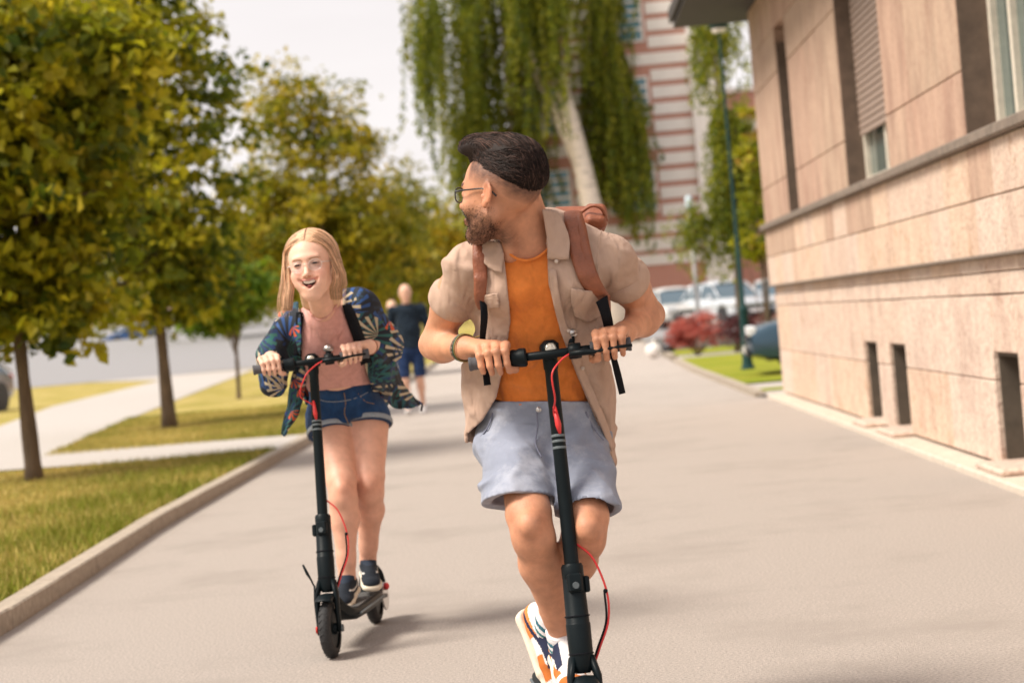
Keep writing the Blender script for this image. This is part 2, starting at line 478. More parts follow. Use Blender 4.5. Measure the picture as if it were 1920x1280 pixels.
def lawn_mat(name, g, d, thr=.5):
    m = bpy.data.materials.new(name); m.use_nodes = True; nt = m.node_tree; b = nt.nodes['Principled BSDF']; L = nt.links.new
    tc = nd(nt, 'ShaderNodeTexCoord'); n1 = nd(nt, 'ShaderNodeTexNoise', i_Scale=.9, i_Detail=8.0, i_Roughness=.65); n2 = nd(nt, 'ShaderNodeTexNoise', i_Scale=26.0, i_Detail=5.0)
    L(tc.outputs['Object'], n1.inputs['Vector']); L(tc.outputs['Object'], n2.inputs['Vector'])
    ad = nd(nt, 'ShaderNodeMath', operation='MULTIPLY_ADD'); ad.inputs[1].default_value = .45; L(n2.outputs[0], ad.inputs[0]); L(n1.outputs[0], ad.inputs[2])
    r = nd(nt, 'ShaderNodeValToRGB'); e = r.color_ramp.elements; e[0].position = thr; e[1].position = thr + .34; e[0].color = (*g, 1); e[1].color = (*d, 1)
    x = r.color_ramp.elements.new(thr + .16); x.color = (*((np.array(g) + np.array(d)) / 2 * np.array([1.05, 1, .8])), 1)
    L(ad.outputs[0], r.inputs[0]); L(r.outputs[0], b.inputs['Base Color']); b.inputs['Roughness'].default_value = .95; b.inputs['Specular IOR Level'].default_value = .1
    bp = nd(nt, 'ShaderNodeBump', i_Strength=.8, i_Distance=.03); L(n2.outputs[0], bp.inputs['Height']); L(bp.outputs[0], b.inputs['Normal'])
    return m


M_lawn = lawn_mat('dry_lawn', (.15, .17, .02), (.44, .34, .13), .50)
M_lawn2 = lawn_mat('green_lawn', (.17, .22, .015), (.30, .28, .05), .6)

mesh_obj('ground', [(-1500, -300, -.08), (1500, -300, -.08), (1500, 2500, -.08), (-1500, 2500, -.08)], [(0, 1, 2, 3)], M_soil, smooth=False)['kind'] = 'structure'
KL = [(-2.55, -6), (-2.57, 8.8), (-2.64, 10.6), (-2.77, 13.4), (-2.82, 17.1), (-2.87, 21.8), (-3.1, 33), (-3.54, 51), (-4.3, 80), (-5.5, 130)]
KRr = [(2.62, -6), (2.62, 24.1), (2.36, 25), (2.36, 36), (2.48, 48), (3.0, 70), (3.4, 76)]


def klx(y): return float(np.interp(y, [q[1] for q in KL], [q[0] for q in KL]))
def krx(y): return float(np.interp(y, [q[1] for q in KRr], [q[0] for q in KRr]))


ys = list(np.arange(-6, 76, 2.0))
V = []; Fc = []
for i, y in enumerate(ys):
    V += [(klx(y) - .05, y, 0), (krx(y) + .05, y, 0)]
    if i: Fc.append((2 * i - 2, 2 * i - 1, 2 * i + 1, 2 * i))
o = mesh_obj('asphalt_path', V, Fc, M_asph, smooth=False); o['kind'] = 'structure'


def sheet(name, pts, z, m, thick=0.0, kind='structure'):
    if not hasattr(z, '__len__'): z = [z] * len(pts)
    V = [(p[0], p[1], zz) for p, zz in zip(pts, z)]; n = len(V); Fc = [tuple(range(n))]
    if thick:
        V += [(p[0], p[1], zz - thick) for p, zz in zip(pts, z)]
        Fc += [(i, i + n, (i + 1) % n + n, (i + 1) % n) for i in range(n)]
    o = mesh_obj(name, V, Fc, m, smooth=False); o['kind'] = kind; return o


# left lawn : a strip mesh with slight unevenness
V = []; Fc = []; ylist = list(np.arange(-6, 90, 1.0)); xs = np.linspace(0, 1, 26)
for i, y in enumerate(ylist):
    for j, t in enumerate(xs):
        x = klx(y) - .115 - (t ** 1.5) * 60
        zz = .075 + (0 if j == 0 else .006 * math.sin(x * 1.7 + y * .9))
        V.append((x, y, zz))
nx = len(xs)
for i in range(len(ylist) - 1):
    for j in range(nx - 1):
        a = i * nx + j; Fc.append((a, a + nx, a + nx + 1, a + 1))
mesh_obj('lawn', V, Fc, M_lawn, smooth=True)['kind'] = 'structure'

sheet('footpath', [(klx(20.6) - .13, 20.7), (klx(23) - .13, 23.1), (-6.2, 23.9), (-7.07, 30.7), (-9.7, 54.7), (-13, 85.7), (-21.5, 89.5), (-15.2, 75.7), (-12.4, 48.4), (-10.3, 36.3), (-8.9, 25), (-8.5, 0), (-6.3, 0), (-6.2, 21.0), (-4.2, 20.4)], .089, M_path)

# kerb stones along the left of the path
kerb = empty('kerb', (0, 0, 0), kind='structure')


def stone(p0, p1, wdt, z0, z1, gap=.006):
    p0 = np.array(p0, float); p1 = np.array(p1, float); t = (p1 - p0) / np.linalg.norm(p1 - p0); n = np.array([-t[1], t[0]]); p0 = p0 + t * gap; p1 = p1 - t * gap
    mb = MB(); Ln = np.linalg.norm(p1 - p0); mb.box((0, 0, z0), (Ln, wdt, z1), .008)
    Mx = np.eye(4); Mx[0, 0], Mx[1, 0] = t; Mx[0, 1], Mx[1, 1] = n; Mx[:2, 3] = p0
    return mb.xf(Mx)


y = 6.0
while y < 62:
    o = stone((klx(y), y), (klx(y + 1), y + 1), .12, -.05, .10 + rnd.uniform(-.003, .003)).build('kerb_stone', M_kerb, kerb)
    y += 1.0
# right lawns with low kerb
o = sheet('right_lawn', [(krx(25.8) + .12, 27.6), (krx(36) + .12, 36), (2.62, 43.5), (22, 45), (22, 27.8)], .05, M_lawn2)
o = sheet('far_lawn', [(2.75, 46.0), (3.15, 70), (40, 70), (40, 46.0)], .05, M_lawn2)
sheet('crossing_path', [(2.62, 43.5), (2.75, 46.0), (40, 46.0), (22, 43.6)], .046, M_path)
sheet('corner_paving', [(2.4, 24.2), (2.4, 27.6), (22, 27.8), (22, 24.2)], .03, mat('grey_paving', (.42, .38, .34), .9, scale=8, var=.15))
kr = empty('kerb', (0, 0, 0), kind='structure')
for (a, b) in (((2.36, 24.4), (2.36, 36)), ((2.36, 36), (2.48, 43.3)), ((2.6, 46.2), (3.0, 70))):
    a = np.array(a); b = np.array(b); n = int(np.linalg.norm(b - a)); 
    for i in range(n): stone(a + (b - a) * i / n, a + (b - a) * (i + 1) / n, -.12, -.05, .07 + rnd.uniform(-.004, .004)).build('kerb_stone', M_kerb, kr)
# grass verge tuft patches at the corner
sheet('grass_verge', [(2.5, 26.0), (2.5, 25.2), (3.6, 25.0), (3.6, 26.0)], .036, M_lawn2)

# road climbing on the left
sheet('road', [(-13.5, 88.5), (-60, 84), (-150, 84), (-170, 200), (-60, 200), (-24, 200), (-11, 140)], [.09, .09, .09, 4.2, 4.2, 4.2, 2.0], M_road)
sheet('hillside', [(-13.5, 88.6), (-11, 140), (-24, 200), (-170, 200), (-300, 200), (-500, 500), (300, 500), (120, 150), (60, 90), (30, 86)], [.02, 1.95, 4.1, 4.1, 6, 14, 14, 2, .0, .0], M_lawn)
# raised parking ground
pk = sheet('parking_ground', [(2.5, 52), (3.2, 75), (45, 75), (45, 52)], .40, M_road, .5)

# grass blades
def blades(name, n, reg, zbase, hgt, palette, seed):
    r = np.random.RandomState(seed); y0, y1, xw = reg
    y = y0 + (y1 - y0) * r.rand(n) ** 1.5; x = np.array([klx(q) for q in y]) - .13 - xw * r.rand(n) ** 1.1 if xw > 0 else None
    inpath = ((y > 20.5) & (y < 23.2)) | (x < -6.0 - np.maximum(0, y - 22) * .12)
    x, y = x[~inpath], y[~inpath]; n = len(x)
    P = np.stack([x, y, np.full(n, zbase)], 1); pn = .5 + .5 * vnoise(P, 1.6, 3) + .25 * vnoise(P, 7, 4)
    h = hgt * (.5 + r.rand(n)) * (.6 + .6 * np.clip(1 - pn, 0, 1)); a = r.rand(n) * 6.28; wd = .0035 + .004 * r.rand(n)
    d = np.stack([np.cos(a), np.sin(a), 0 * a], 1); ln = np.stack([np.cos(a * 3), np.sin(a * 3), 0 * a], 1) * (h * (.2 + .6 * r.rand(n)))[:, None]
    V = np.stack([P - d * wd[:, None], P + d * wd[:, None], P + ln + np.array([0, 0, 1]) * h[:, None]], 1).reshape(-1, 3)
    t = np.clip(pn + .05 + .35 * r.randn(n), 0, 1)[:, None]; c = np.array(palette[0]) * (1 - t) + np.array(palette[1]) * t; c = c * (.7 + .6 * r.rand(n, 1))
    o = mesh_obj(name, V, np.arange(3 * n).reshape(-1, 3), M_blade, smooth=False, cols=np.repeat(c, 3, 0)); o['kind'] = 'stuff'; return o


M_blade = mat('grass_blade', (1, 1, 1), .8, var=.01, tint=True, spec=.2, trans=.25)
gb = blades('grass', 230000, (7.5, 34, 6.5), .075, .055, ((.18, .21, .02), (.52, .40, .13)), 5)

# ------------------------------------------------------------------ foliage
M_bark = mat('bark', (.13, .09, .06), .95, scale=14, var=.35, bump=1.0, bscale=40, stretch=(1, 1, .25))
M_birch = mat('birch_bark', (.72, .62, .52), .9, scale=3, var=.15, stretch=(1, 1, 3.5), dirt=((.16, .12, .09), 2.0, .53))
M_leaf = mat('leaf', (1, 1, 1), .5, var=.01, tint=True, trans=.55, spec=.35)
M_pole_green = mat('green_painted_metal', (.015, .05, .05), .7, spec=.2)


def leaves_mesh(C, Nn, size, cols, r):
    """one folded leaf (2 triangles) per centre; Nn approx facing"""
    n = len(C); t = r.randn(n, 3); t[:, 2] -= .5; t -= Nn * (t * Nn).sum(1)[:, None]; t /= np.linalg.norm(t, axis=1)[:, None] + 1e-9
    b = np.cross(Nn, t); s = (size * (.6 + .8 * r.rand(n)))[:, None]
    V = np.stack([C - t * s * .5, C + b * s * .33 + Nn * s * .12, C + t * s * .55 - Nn * s * .1, C - b * s * .33 + Nn * s * .12], 1).reshape(-1, 3)
    i = np.arange(n)[:, None] * 4
    F_ = np.concatenate([i + [0, 1, 2], i + [0, 2, 3]], 0)
    return V, F_, np.repeat(cols, 4, 0)


def crown_points(ells, nclump, per, r, crad, shell=.75):
    vol = np.array([e[1][0] * e[1][1] * e[1][2] for e in ells]) ** .8; vol = vol / vol.sum()
    which = r.choice(len(ells), nclump, p=vol); u = r.randn(nclump, 3); u /= np.linalg.norm(u, axis=1)[:, None]
    rad = np.where(r.rand(nclump) < shell, .68 + .50 * r.rand(nclump), .72 * r.rand(nclump) ** .5)
    Cc = np.array([ells[i][0] for i in which]); Rr = np.array([ells[i][1] for i in which]); cl = Cc + u * rad[:, None] * Rr; keep = vnoise(cl, 1.9 / max(.5, crad * 4), 77) + .25 * r.randn(len(cl)) > -.13; cl, u = cl[keep], u[keep]
    P = np.repeat(cl, per, 0); g = r.randn(len(P), 3) * crad * np.array([1, 1, .55]); sp = np.repeat(.6 + .8 * r.rand(len(cl)), per)[:, None]
    out = np.repeat(u, per, 0); return cl, P + g * sp, out


def palette_cols(P, pal, r, zlo, zhi, cl_id, per):
    n = len(P); k = r.rand(n // per + 1) ** .85; k = np.repeat(k, per)[:n]; t = np.clip(.68 * k + .32 * r.rand(n), 0, 1)[:, None]
    pal = np.array(pal); m = (len(pal) - 1) * t[:, 0]; i = np.minimum(m.astype(int), len(pal) - 2); f = (m - i)[:, None]
    return (pal[i] * (1 - f) + pal[i + 1] * f) * (.8 + .4 * r.rand(n, 1))


PAL_OLIVE = [(.03, .07, .010), (.11, .15, .010), (.27, .28, .012), (.46, .41, .016), (.62, .50, .04)]
PAL_YEL = [(.05, .08, .01), (.16, .18, .012), (.32, .29, .014), (.47, .37, .02), (.56, .40, .04)]
PAL_GREEN = [(.05, .12, .01), (.12, .2, .012), (.22, .28, .015), (.28, .30, .02)]
PAL_BIRCH = [(.06, .11, .014), (.15, .19, .016), (.30, .31, .02), (.46, .41, .04)]
PAL_FAR = [(.06, .10, .02), (.16, .18, .02), (.30, .27, .03), (.44, .35, .05)]
PAL_RED = [(.28, .06, .05), (.52, .13, .10), (.66, .24, .18)]
PAL_PURPLE = [(.06, .025, .03), (.12, .04, .045), (.20, .07, .06)]


def tree(name, label, base, trunk, ells, nclump, per, leaf, crad, pal, seed, bark=None, limbs=10, cat='tree', grp=None, shell=.75, lean_pts=None):
    r = np.random.RandomState(seed); b = np.array(base, float)
    root = empty(name, b, label, cat, grp)
    cl, P, out = crown_points([(b + np.array(c), rr) for c, rr in ells], nclump, per, r, crad, shell)
    Nn = out * .6 + r.randn(len(P), 3) * .7 + np.array([0, 0, .5]); Nn /= np.linalg.norm(Nn, axis=1)[:, None]
    cols = palette_cols(P, pal, r, 0, 1, None, per)
    V, F_, cc = leaves_mesh(P, Nn, leaf, cols, r)
    mesh_obj('crown', V, F_, M_leaf, root, smooth=False, cols=cc)
    h, r0, r1 = trunk; pts = lean_pts or [(0, 0, -.1), (.02 * r.randn(), 0, h * .3), (.05 * r.randn(), .03, h * .65), (.04 * r.randn(), 0, h)]
    mb = MB(); k = len(pts); pp = [b + np.array(q) for q in pts]
    pu = list(cr_up(np.array(pp), 14)); rr = [r0 * 1.45 if i == 0 else (r0 * 1.15 if i == 1 else r0 + (r1 - r0) * i / 13) for i in range(14)]
    rr = [a * (1 + .06 * r.randn()) for a in rr]
    mb.tube(pu, rr, 12); mb.build('trunk', bark or M_bark, root, smooth=True)
    if limbs:
        sel = cl[r.choice(len(cl), limbs, replace=False)]
        for q in sel:
            i = r.randint(6, 13); a = pu[i]
            if q[2] < a[2]: i = 6; a = pu[6]
            mid = a * .45 + q * .55 + np.array([0, 0, .12 * np.linalg.norm(q - a)]); MB().tube(list(cr_up(np.array([a, mid, q]), 7)), list(np.linspace(r1 * .75, r1 * .15, 7)), 6).build('limb', bark or M_bark, root, smooth=True)
    return root


def E(*a): return [((x, y, z), (rx, ry, rz)) for (x, y, z, rx, ry, rz) in a]


GT = 'trees planted along the left lawn'
zl = .075
tree('linden_tree', 'nearest tree at the left edge of the photo, dark trunk and low dense crown', (-5.04, 18.74, zl), (3.6, .075, .045),
     E((-.25, 0, 3.0, 1.15, 1.2, 1.1), (.25, .1, 3.9, 1.0, 1.1, 1.2), (-.7, -.2, 2.3, .9, .8, .75), (-.1, .1, 1.75, .72, .8, .45), (-.9, 0, 4.4, 1.1, 1.1, 1.3), (.35, 0, 2.5, .75, .7, .5), (.85, -.2, 3.1, .40, .4, .25), (.95, 0, 3.9, .5, .5, .4), (-.55, 0, 1.45, .8, .7, .36), (.42, 0, 1.55, .5, .6, .32)),
     1050, 28, .145, .14, PAL_OLIVE, 21, limbs=16, grp=GT)
tree('linden_tree', 'second tree from the left, brown trunk standing on lawn before the wide footpath', (-5.66, 28.54, zl), (5.0, .095, .05),
     E((0.05, 0, 4.2, 1.35, 1.4, 1.7), (-.6, 0, 5.6, 1.1, 1.2, 1.5), (.3, 0, 5.9, .75, .8, 1.1), (-.15, 0, 2.7, 1.35, 1.2, .75), (-1.0, .2, 3.6, 1.1, 1.0, 1.2), (.1, 0, 2.0, .7, .7, .3), (-.5, 0, 1.85, 1.1, 1, .42), (.6, 0, 2.05, .6, .7, .40)),
     1250, 26, .14, .16, PAL_OLIVE, 22, limbs=16, grp=GT)
tree('young_maple_tree', 'slim young tree with small bright green crown, third trunk from the left', (-6.65, 41.0, zl), (2.0, .045, .03),
     E((0, 0, 2.1, .85, .7, .55), (.55, 0, 2.3, .5, .5, .4), (-.3, 0, 1.7, .65, .5, .3)), 120, 34, .17, .14, PAL_GREEN, 23, limbs=8)
tree('linden_tree', 'tall yellow green tree rising directly behind the laughing woman', (-5.6, 51.0, zl), (6.0, .12, .06),
     E((-.2, 0, 4.4, 2.0, 1.8, 2.2), (-.9, 0, 6.9, .9, 1.0, 1.2), (.5, 0, 6.3, .8, .9, 1.2), (-.2, 0, 7.4, .5, .5, .8), (1.2, 0, 3.6, .9, .9, 1.2), (-1.6, 0, 4.0, 1.2, 1.2, 1.4), (0, 0, 2.3, 2.1, 1.5, .8), (.5, 0, 3.8, 1.3, 1.0, 1.2)),
     1350, 26, .15, .21, PAL_YEL, 24, limbs=14, grp=GT)
tree('linden_tree', 'loose pale green tree between the woman and the weeping birch', (-6.0, 74.0, zl), (5.0, .14, .07),
     E((0, 0, 4.0, 1.7, 1.6, 1.6), (.7, 0, 5.9, .8, .8, 1.5), (-.8, 0, 3.0, 1.5, 1.5, 1.2), (1.2, 0, 2.4, 1.2, 1.2, 1.0)), 330, 30, .2, .3, PAL_FAR, 25, limbs=10, grp=GT)
tree('linden_tree', 'yellow leaved tree furthest down the left of the path', (-5.2, 92.0, .3), (4.0, .14, .07),
     E((0, 0, 3.4, 2.2, 2, 1.9), (1.4, 0, 2.6, 1.6, 1.5, 1.5), (-1.7, 0, 2.4, 1.6, 1.5, 1.3), (.2, 0, 5.2, 1.2, 1.2, 1.2)), 420, 28, .22, .34, PAL_YEL, 26, limbs=10, grp=GT)

gf = 'trees far beyond the road'
far_trees = [(-60, 205, 4.2, 6, 9, 0), (-50, 200, 4.2, 5, 8, 1), (-41, 205, 4.2, 6, 10, 0), (-33, 196, 4.0, 5, 9, 1), (-26, 190, 3.9, 5, 9, 0), (-19, 170, 3.0, 5, 9, 1), (-13, 160, 2.6, 5, 10, 0), (-8, 150, 2.2, 4.5, 8, 1), (-3.5, 138, 1.8, 4.2, 7, 0), (-12, 118, 1.0, 3.2, 7, 1), (-21, 128, 1.4, 3.4, 7, 0), (-30, 150, 2.4, 4, 9, 1)]
fl = ['leftmost far tree beyond the road behind the dark trunks', 'olive far tree beyond the road, second from left', 'wide far tree beyond the road, third from left', 'far tree beyond the road seen under the nearest crowns', 'far green tree past the road between first two trunks', 'far tree standing past the road bend', 'far tree behind the young maple crown', 'far tree over the woman\'s left shoulder', 'far tree filling gap behind the bald walker', 'middle distance tree behind the tall yellow green tree', 'middle distance tree near the road behind second trunk', 'far tree above the road between second trunk and young maple']
for i, (x, y, z, rr, h, p) in enumerate(far_trees):
    tree('far_tree', fl[i], (x, y, z), (h * .5, .3, .12), E((0, 0, h * .6, rr, rr, h * .38), (rr * .4, 0, h * .8, rr * .6, rr * .6, h * .25), (-rr * .4, 0, h * .45, rr * .7, rr, h * .3)), 170, 24, .5, .9, (PAL_FAR, PAL_OLIVE)[p], 60 + i, limbs=0, grp=gf)


def weeping(name, label, base, trunks, ells, nstr, lmin, lmax, leaf, pal, seed, zfloor, bark, cat='tree', step=.085, dens=2, per_group=9, spread=1.0):
    r = np.random.RandomState(seed); b = np.array(base, float); root = empty(name, b, label, cat)
    C = []; S = MB(); k = 0
    grp_c = None
    for i in range(nstr):
        if i % per_group == 0:
            e = ells[r.randint(len(ells))]; u = r.randn(3); u /= np.linalg.norm(u); u[2] = abs(u[2]); grp_c = b + np.array(e[0]) + u * np.array(e[1]) * (.25 + .75 * r.rand() ** .6); grp_l = lmin + (lmax - lmin) * r.rand()
        q = grp_c + r.randn(3) * np.array([.34, .34, .6]) * spread; Ln = grp_l * r.uniform(.35, 1.1)
        fl = zfloor(q[0] - b[0]) if callable(zfloor) else zfloor
        Ln = min(Ln, max(.4, q[2] - fl - b[2] - r.rand() * 1.3)); dr = np.array([u[0], u[1], 0]) * .35; ph = r.rand() * 6
        n = max(4, int(Ln / step)); t = np.linspace(0, 1, n)
        pts = q + dr * np.sqrt(t)[:, None] * Ln * .12 + np.stack([.26 * np.sin(t * 3.5 + ph) * t, .10 * np.cos(t * 4 + ph) * t, -t * Ln], 1)
        for _ in range(dens): C.append(pts + r.randn(n, 3) * np.array([.07, .07, .05]))
        if i % 3 == 0: S.tube(list(pts[::max(1, n // 6)]), .008, 3, cap=False)
    n_per = [len(c) for c in C]; P = np.concatenate(C); Nn = r.randn(len(P), 3); Nn[:, 2] *= .4; Nn /= np.linalg.norm(Nn, axis=1)[:, None]
    sh = np.repeat(r.rand(len(C)), n_per); t = np.clip(.6 * sh + .4 * r.rand(len(P)), 0, .999); pl = np.array(pal); m = t * (len(pl) - 1); i = m.astype(int); f = (m - i)[:, None]
    V, F_, cc = leaves_mesh(P, Nn, leaf, (pl[i] * (1 - f) + pl[i + 1] * f) * (.8 + .4 * r.rand(len(P), 1)), r)
    mesh_obj('crown', V, F_, M_leaf, root, smooth=False, cols=cc)
    S.build('twigs', M_bark, root)['kind'] = 'stuff'
    for tr in trunks:
        mb = MB(); pu = list(cr_up(np.array([b + np.array(q[:3]) for q in tr]), 16)); rr = np.interp(np.linspace(0, 1, 16), np.linspace(0, 1, len(tr)), [q[3] for q in tr])
        mb.tube(pu, [a * (1 + .05 * r.randn()) for a in rr], 14); mb.build('trunk' if tr is trunks[0] else 'limb', bark, root, smooth=True)
    return root


weeping('weeping_birch', 'tall weeping birch with white trunk and hanging strands behind the man\'s head', (2.6, 80, 0),
        [[(0, 0, -.1, .5), (-.55, 0, 4, .42), (-1.1, 0, 8, .36), (-1.9, 0, 12.5, .25), (-2.3, 0, 16, .1)], [(-.8, 0, 6.5, .2), (-1.9, .2, 9.5, .16), (-2.9, .3, 13, .08)], 
         [(-.35, -.1, 3.5, .16), (-1.2, .2, 7, .12), (-2.6, .3, 11, .06)]],
        E((-4.2, 0, 15.5, 2.6, 2, 1.6), (-1.8, -1.5, 15, 1.6, 1, 1.5), (-6.0, 0, 13.5, 1.6, 2, 1.2), (-.2, 1.4, 16, 2.0, 2.0, 1.5), (1.0, .6, 14.5, 1.0, 1.6, 1.6), (-1.8, 3.2, 14.5, 2.2, 1.5, 2), (-3.8, 1, 11.5, 1.7, 2, 1.6), (.6, 1.3, 11.3, 1.1, 1.5, 1.5), (-5.2, 0, 9.0, 1.3, 1.5, 1.3), (.9, .8, 8.6, .8, 1, 1.0), (-2.8, 2.2, 9, 1.3, 1, 1.5)), 760, 3.0, 8.0, .17, PAL_BIRCH, 31, lambda dx: float(np.interp(dx, [-8.5, -7.5, -6, -4, -1.5, 0, 1.0, 1.9, 2.4], [8.3, 7.6, 5.5, 4.2, 4.6, 5.0, 3.6, 2.6, 3.3])), M_birch)
weeping('weeping_tree', 'slender weeping tree beside the lamp post near the stone building', (4.6, 50, 0),
        [[(0, 0, -.1, .09), (.05, 0, 2.5, .07), (0, 0, 5, .05), (-.1, 0, 8, .03)]],
        E((.0, 0, 8.0, .55, .6, .5), (.15, 0, 8.2, .5, .6, .5), (.25, 0, 5.0, .35, .4, .6), (.25, 0, 4.2, .4, .4, .6), (-.7, 0, 3.2, .8, .4, .25), (.3, 0, 3.4, .5, .4, .4), (.1, 0, 5.6, .4, .4, .6), (-.2, 0, 3.9, .5, .4, .3)), 380, .5, 2.4, .10, PAL_BIRCH, 32, 1.6, M_bark, step=.07, dens=3, per_group=5, spread=.45)

# shrubs in front of the parking
def shrub(name, label, base, ells, n, per, leaf, pal, seed, grp=None):
    r = np.random.RandomState(seed); b = np.array(base, float); root = empty(name, b, label, 'shrub', grp)
    cl, P, out = crown_points([(b + np.array(c), rr) for c, rr in ells], n, per, r, .07, .7)
    P[:, 2] = np.maximum(P[:, 2], b[2] + .03)
    Nn = out + r.randn(len(P), 3) * .6; Nn /= np.linalg.norm(Nn, axis=1)[:, None]; V, F_, cc = leaves_mesh(P, Nn, leaf, palette_cols(P, pal, r, 0, 1, None, per), r)
    mesh_obj('foliage', V, F_, M_leaf, root, smooth=False, cols=cc)
    mb = MB()
    for q in cl[:: max(1, len(cl) // 9)]: mb.tube([b + np.array([.05 * r.randn(), .05 * r.randn(), 0]), (b + q) / 2 + np.array([0, 0, .05]), q], [.015, .01, .005], 5)
    mb.build('stem', M_bark, root); return root


shrub('barberry_shrub', 'large red leaved shrub beside the path kerb in front of parked cars', (3.15, 44.9, .05), E((0, 0, .48, .55, .45, .44), (.35, 0, .6, .45, .4, .34), (-.3, 0, .52, .35, .3, .34)), 320, 28, .055, PAL_RED, 41)
shrub('barberry_shrub', 'dark purple shrub between the red shrub and the lamp post', (4.0, 44.5, .05), E((0, 0, .4, .38, .4, .33), (.1, 0, .6, .3, .3, .2)), 110, 26, .055, PAL_PURPLE, 42)
shrub('barberry_shrub', 'purple red shrub right of the lamp post by the stone building', (4.75, 45.4, .05), E((0, 0, .42, .4, .4, .35), (.3, 0, .5, .3, .3, .3)), 100, 26, .055, PAL_PURPLE[1:] + [(.35, .1, .08)], 43)
shrub('climbing_shrub', 'autumn orange and green bush growing at the corner of the stone building', (3.85, 36.5, .05), E((0, 0, 3.0, .26, .4, 1.2), (.05, 0, 3.9, .22, .4, .8), (-.1, 0, 2.2, .28, .4, .35)), 150, 26, .10, PAL_OLIVE[:4] + [(.45, .20, .05)], 44)

# ------------------------------------------------------------------ stone building on the right
M_st = [mat('pink_stone', (.47, .325, .24), .85, scale=5, var=.16, bump=.25, bscale=60, stretch=(1, 1, .35), dirt=((.36, .22, .15), 3, .62), streak=(.82, .86)),
        mat('tan_stone', (.46, .325, .238), .85, scale=5, var=.14, bump=.25, bscale=60, stretch=(1, 1, .35), dirt=((.36, .24, .16), 3, .60), streak=(.82, .86)),
        mat('rose_stone', (.465, .31, .23), .85, scale=4, var=.16, bump=.25, bscale=60, stretch=(1, 1, .3), dirt=((.38, .23, .16), 3, .60), streak=(.82, .86))]
M_tv = [mat('cream_travertine', (.63, .49, .39), .85, scale=6, var=.10, bump=1.0, bscale=38, dirt=((.42, .25, .16), 5, .57), streak=(.87, .76)),
        mat('warm_travertine', (.64, .48, .36), .85, scale=6, var=.13, bump=1.0, bscale=38, dirt=((.50, .30, .17), 4, .56), streak=(.87, .76)),
        mat('pale_travertine', (.64, .51, .415), .85, scale=6, var=.10, bump=1.0, bscale=38, dirt=((.44, .29, .21), 7, .58), streak=(.87, .76))]
M_sill = mat('dark_stone_sill', (.19, .15, .12), .8, scale=12, var=.25, bump=.3, bscale=60)
M_core = mat('mortar_core', (.26, .19, .14), .95, scale=12, var=.2)
M_dark = mat('dark_interior', (.02, .018, .016), .9)
M_whitepaint = mat('old_white_paint', (.62, .56, .47), .55, scale=20, var=.12, dirt=((.35, .26, .17), 14, .6))
M_shut = mat('shutter_slat', (.30, .22, .18), .6, scale=30, var=.12)
M_eave = mat('dark_eave_board', (.035, .028, .024), .7)
M_pane = mat('window_pane', (.10, .14, .13), .08, spec=.9)
M_curtain = mat('pale_curtain', (.6, .58, .54), .9, scale=9, var=.15, stretch=(1, 6, .3))

X0 = 2.6; YC = 23.95
bld = empty('stone_building', (X0, YC, 0), 'long building of pink and cream stone panels with shuttered windows at right', 'building')
OPEN = [(1.0, 2.07, 4.62, 10.3, 12.3), (1.0, 2.07, 4.62, 15.05, 17.2), (1.0, 2.07, 3.92, 20.62, 21.5)]          # (_, z0, z1, y0, y1)
BASE = [(0, .06, .745, 11.62, 12.28), (0, .06, .745, 15.33, 16.1), (0, .06, .745, 16.7, 17.4), (0, .06, .745, 8.2, 8.9)]


def course(z0, z1, x, th, wmin, wmax, mats, opens, seed, y0=5.0, y1=YC, name='stone_panel', joint=.0034, proud=.005):
    r = random.Random(seed); y = y0
    cuts = sorted([(a[3], a[4]) for a in opens if a[1] < z1 - .02 and a[2] > z0 + .02])
    segs = []; c = y0
    for a, b in cuts: segs.append((c, a)); c = b
    segs.append((c, y1))
    for (a, b) in segs:
        if b - a < .05: continue
        n = max(1, round((b - a) / r.uniform(wmin, wmax))); e = [a + (b - a) * i / n for i in range(n + 1)]
        for i in range(1, n): e[i] += r.uniform(-.12, .12) * (b - a) / n
        for i in range(n):
            p = r.uniform(0, proud); mb = MB(); mb.box((x - p, e[i] + joint, z0 + joint), (x + th, e[i + 1] - joint, z1 - joint), .006)
            mb.build(name, r.choice(mats), bld)


Xp = X0 + .06
course(.06, .572, Xp, .34, 1.1, 1.7, M_tv, BASE, 1)
course(.572, 1.10, Xp, .34, .9, 1.4, M_tv, [(0, .06, .745, a[3], a[4]) for a in BASE], 2)
# lintel pieces fill the part of the second course above each opening
for a in BASE:
    MB().box((Xp - .002, a[3] + .004, .75), (Xp + .34, a[4] - .004, 1.094), .006).build('stone_panel', M_tv[0], bld)
course(1.10, 1.235, Xp - .004, .34, .8, 1.5, [M_tv[0], M_tv[2]], [], 3)
course(1.235, 1.33, Xp, .34, .8, 1.3, M_tv, [], 4)
course(1.335, 1.675, X0, .40, .5, .95, [M_tv[1], M_tv[0], M_tv[1], M_tv[2]], [], 5)
course(1.675, 2.0, X0, .40, .45, .8, [M_tv[0], M_st[0], M_tv[1], M_st[1], M_tv[0]], [], 6)
course(2.07, 2.48, X0 + .012, .34, .9, 1.4, M_st, OPEN, 7)
course(2.48, 3.62, X0 + .012, .34, 1.0, 1.6, M_st, OPEN, 8)
course(3.62, 4.08, X0 + .012, .34, .7, 1.1, M_st, OPEN, 9)
course(4.08, 4.62, X0 + .012, .34, .9, 1.4, M_st, OPEN, 10)
# sills
for (a, b) in ((5.0, 11.9), (11.9, 17.9), (17.9, YC + .03)):
    MB().box((X0 - .06, a + .004, 2.0), (X0 + .3, b - .004, 2.068), .01).build('sill', M_sill, bld)
MB().box((X0 - .015, 5, 1.325), (X0 + .06, YC + .015, 1.345), .004).build('ledge', M_sill, bld)
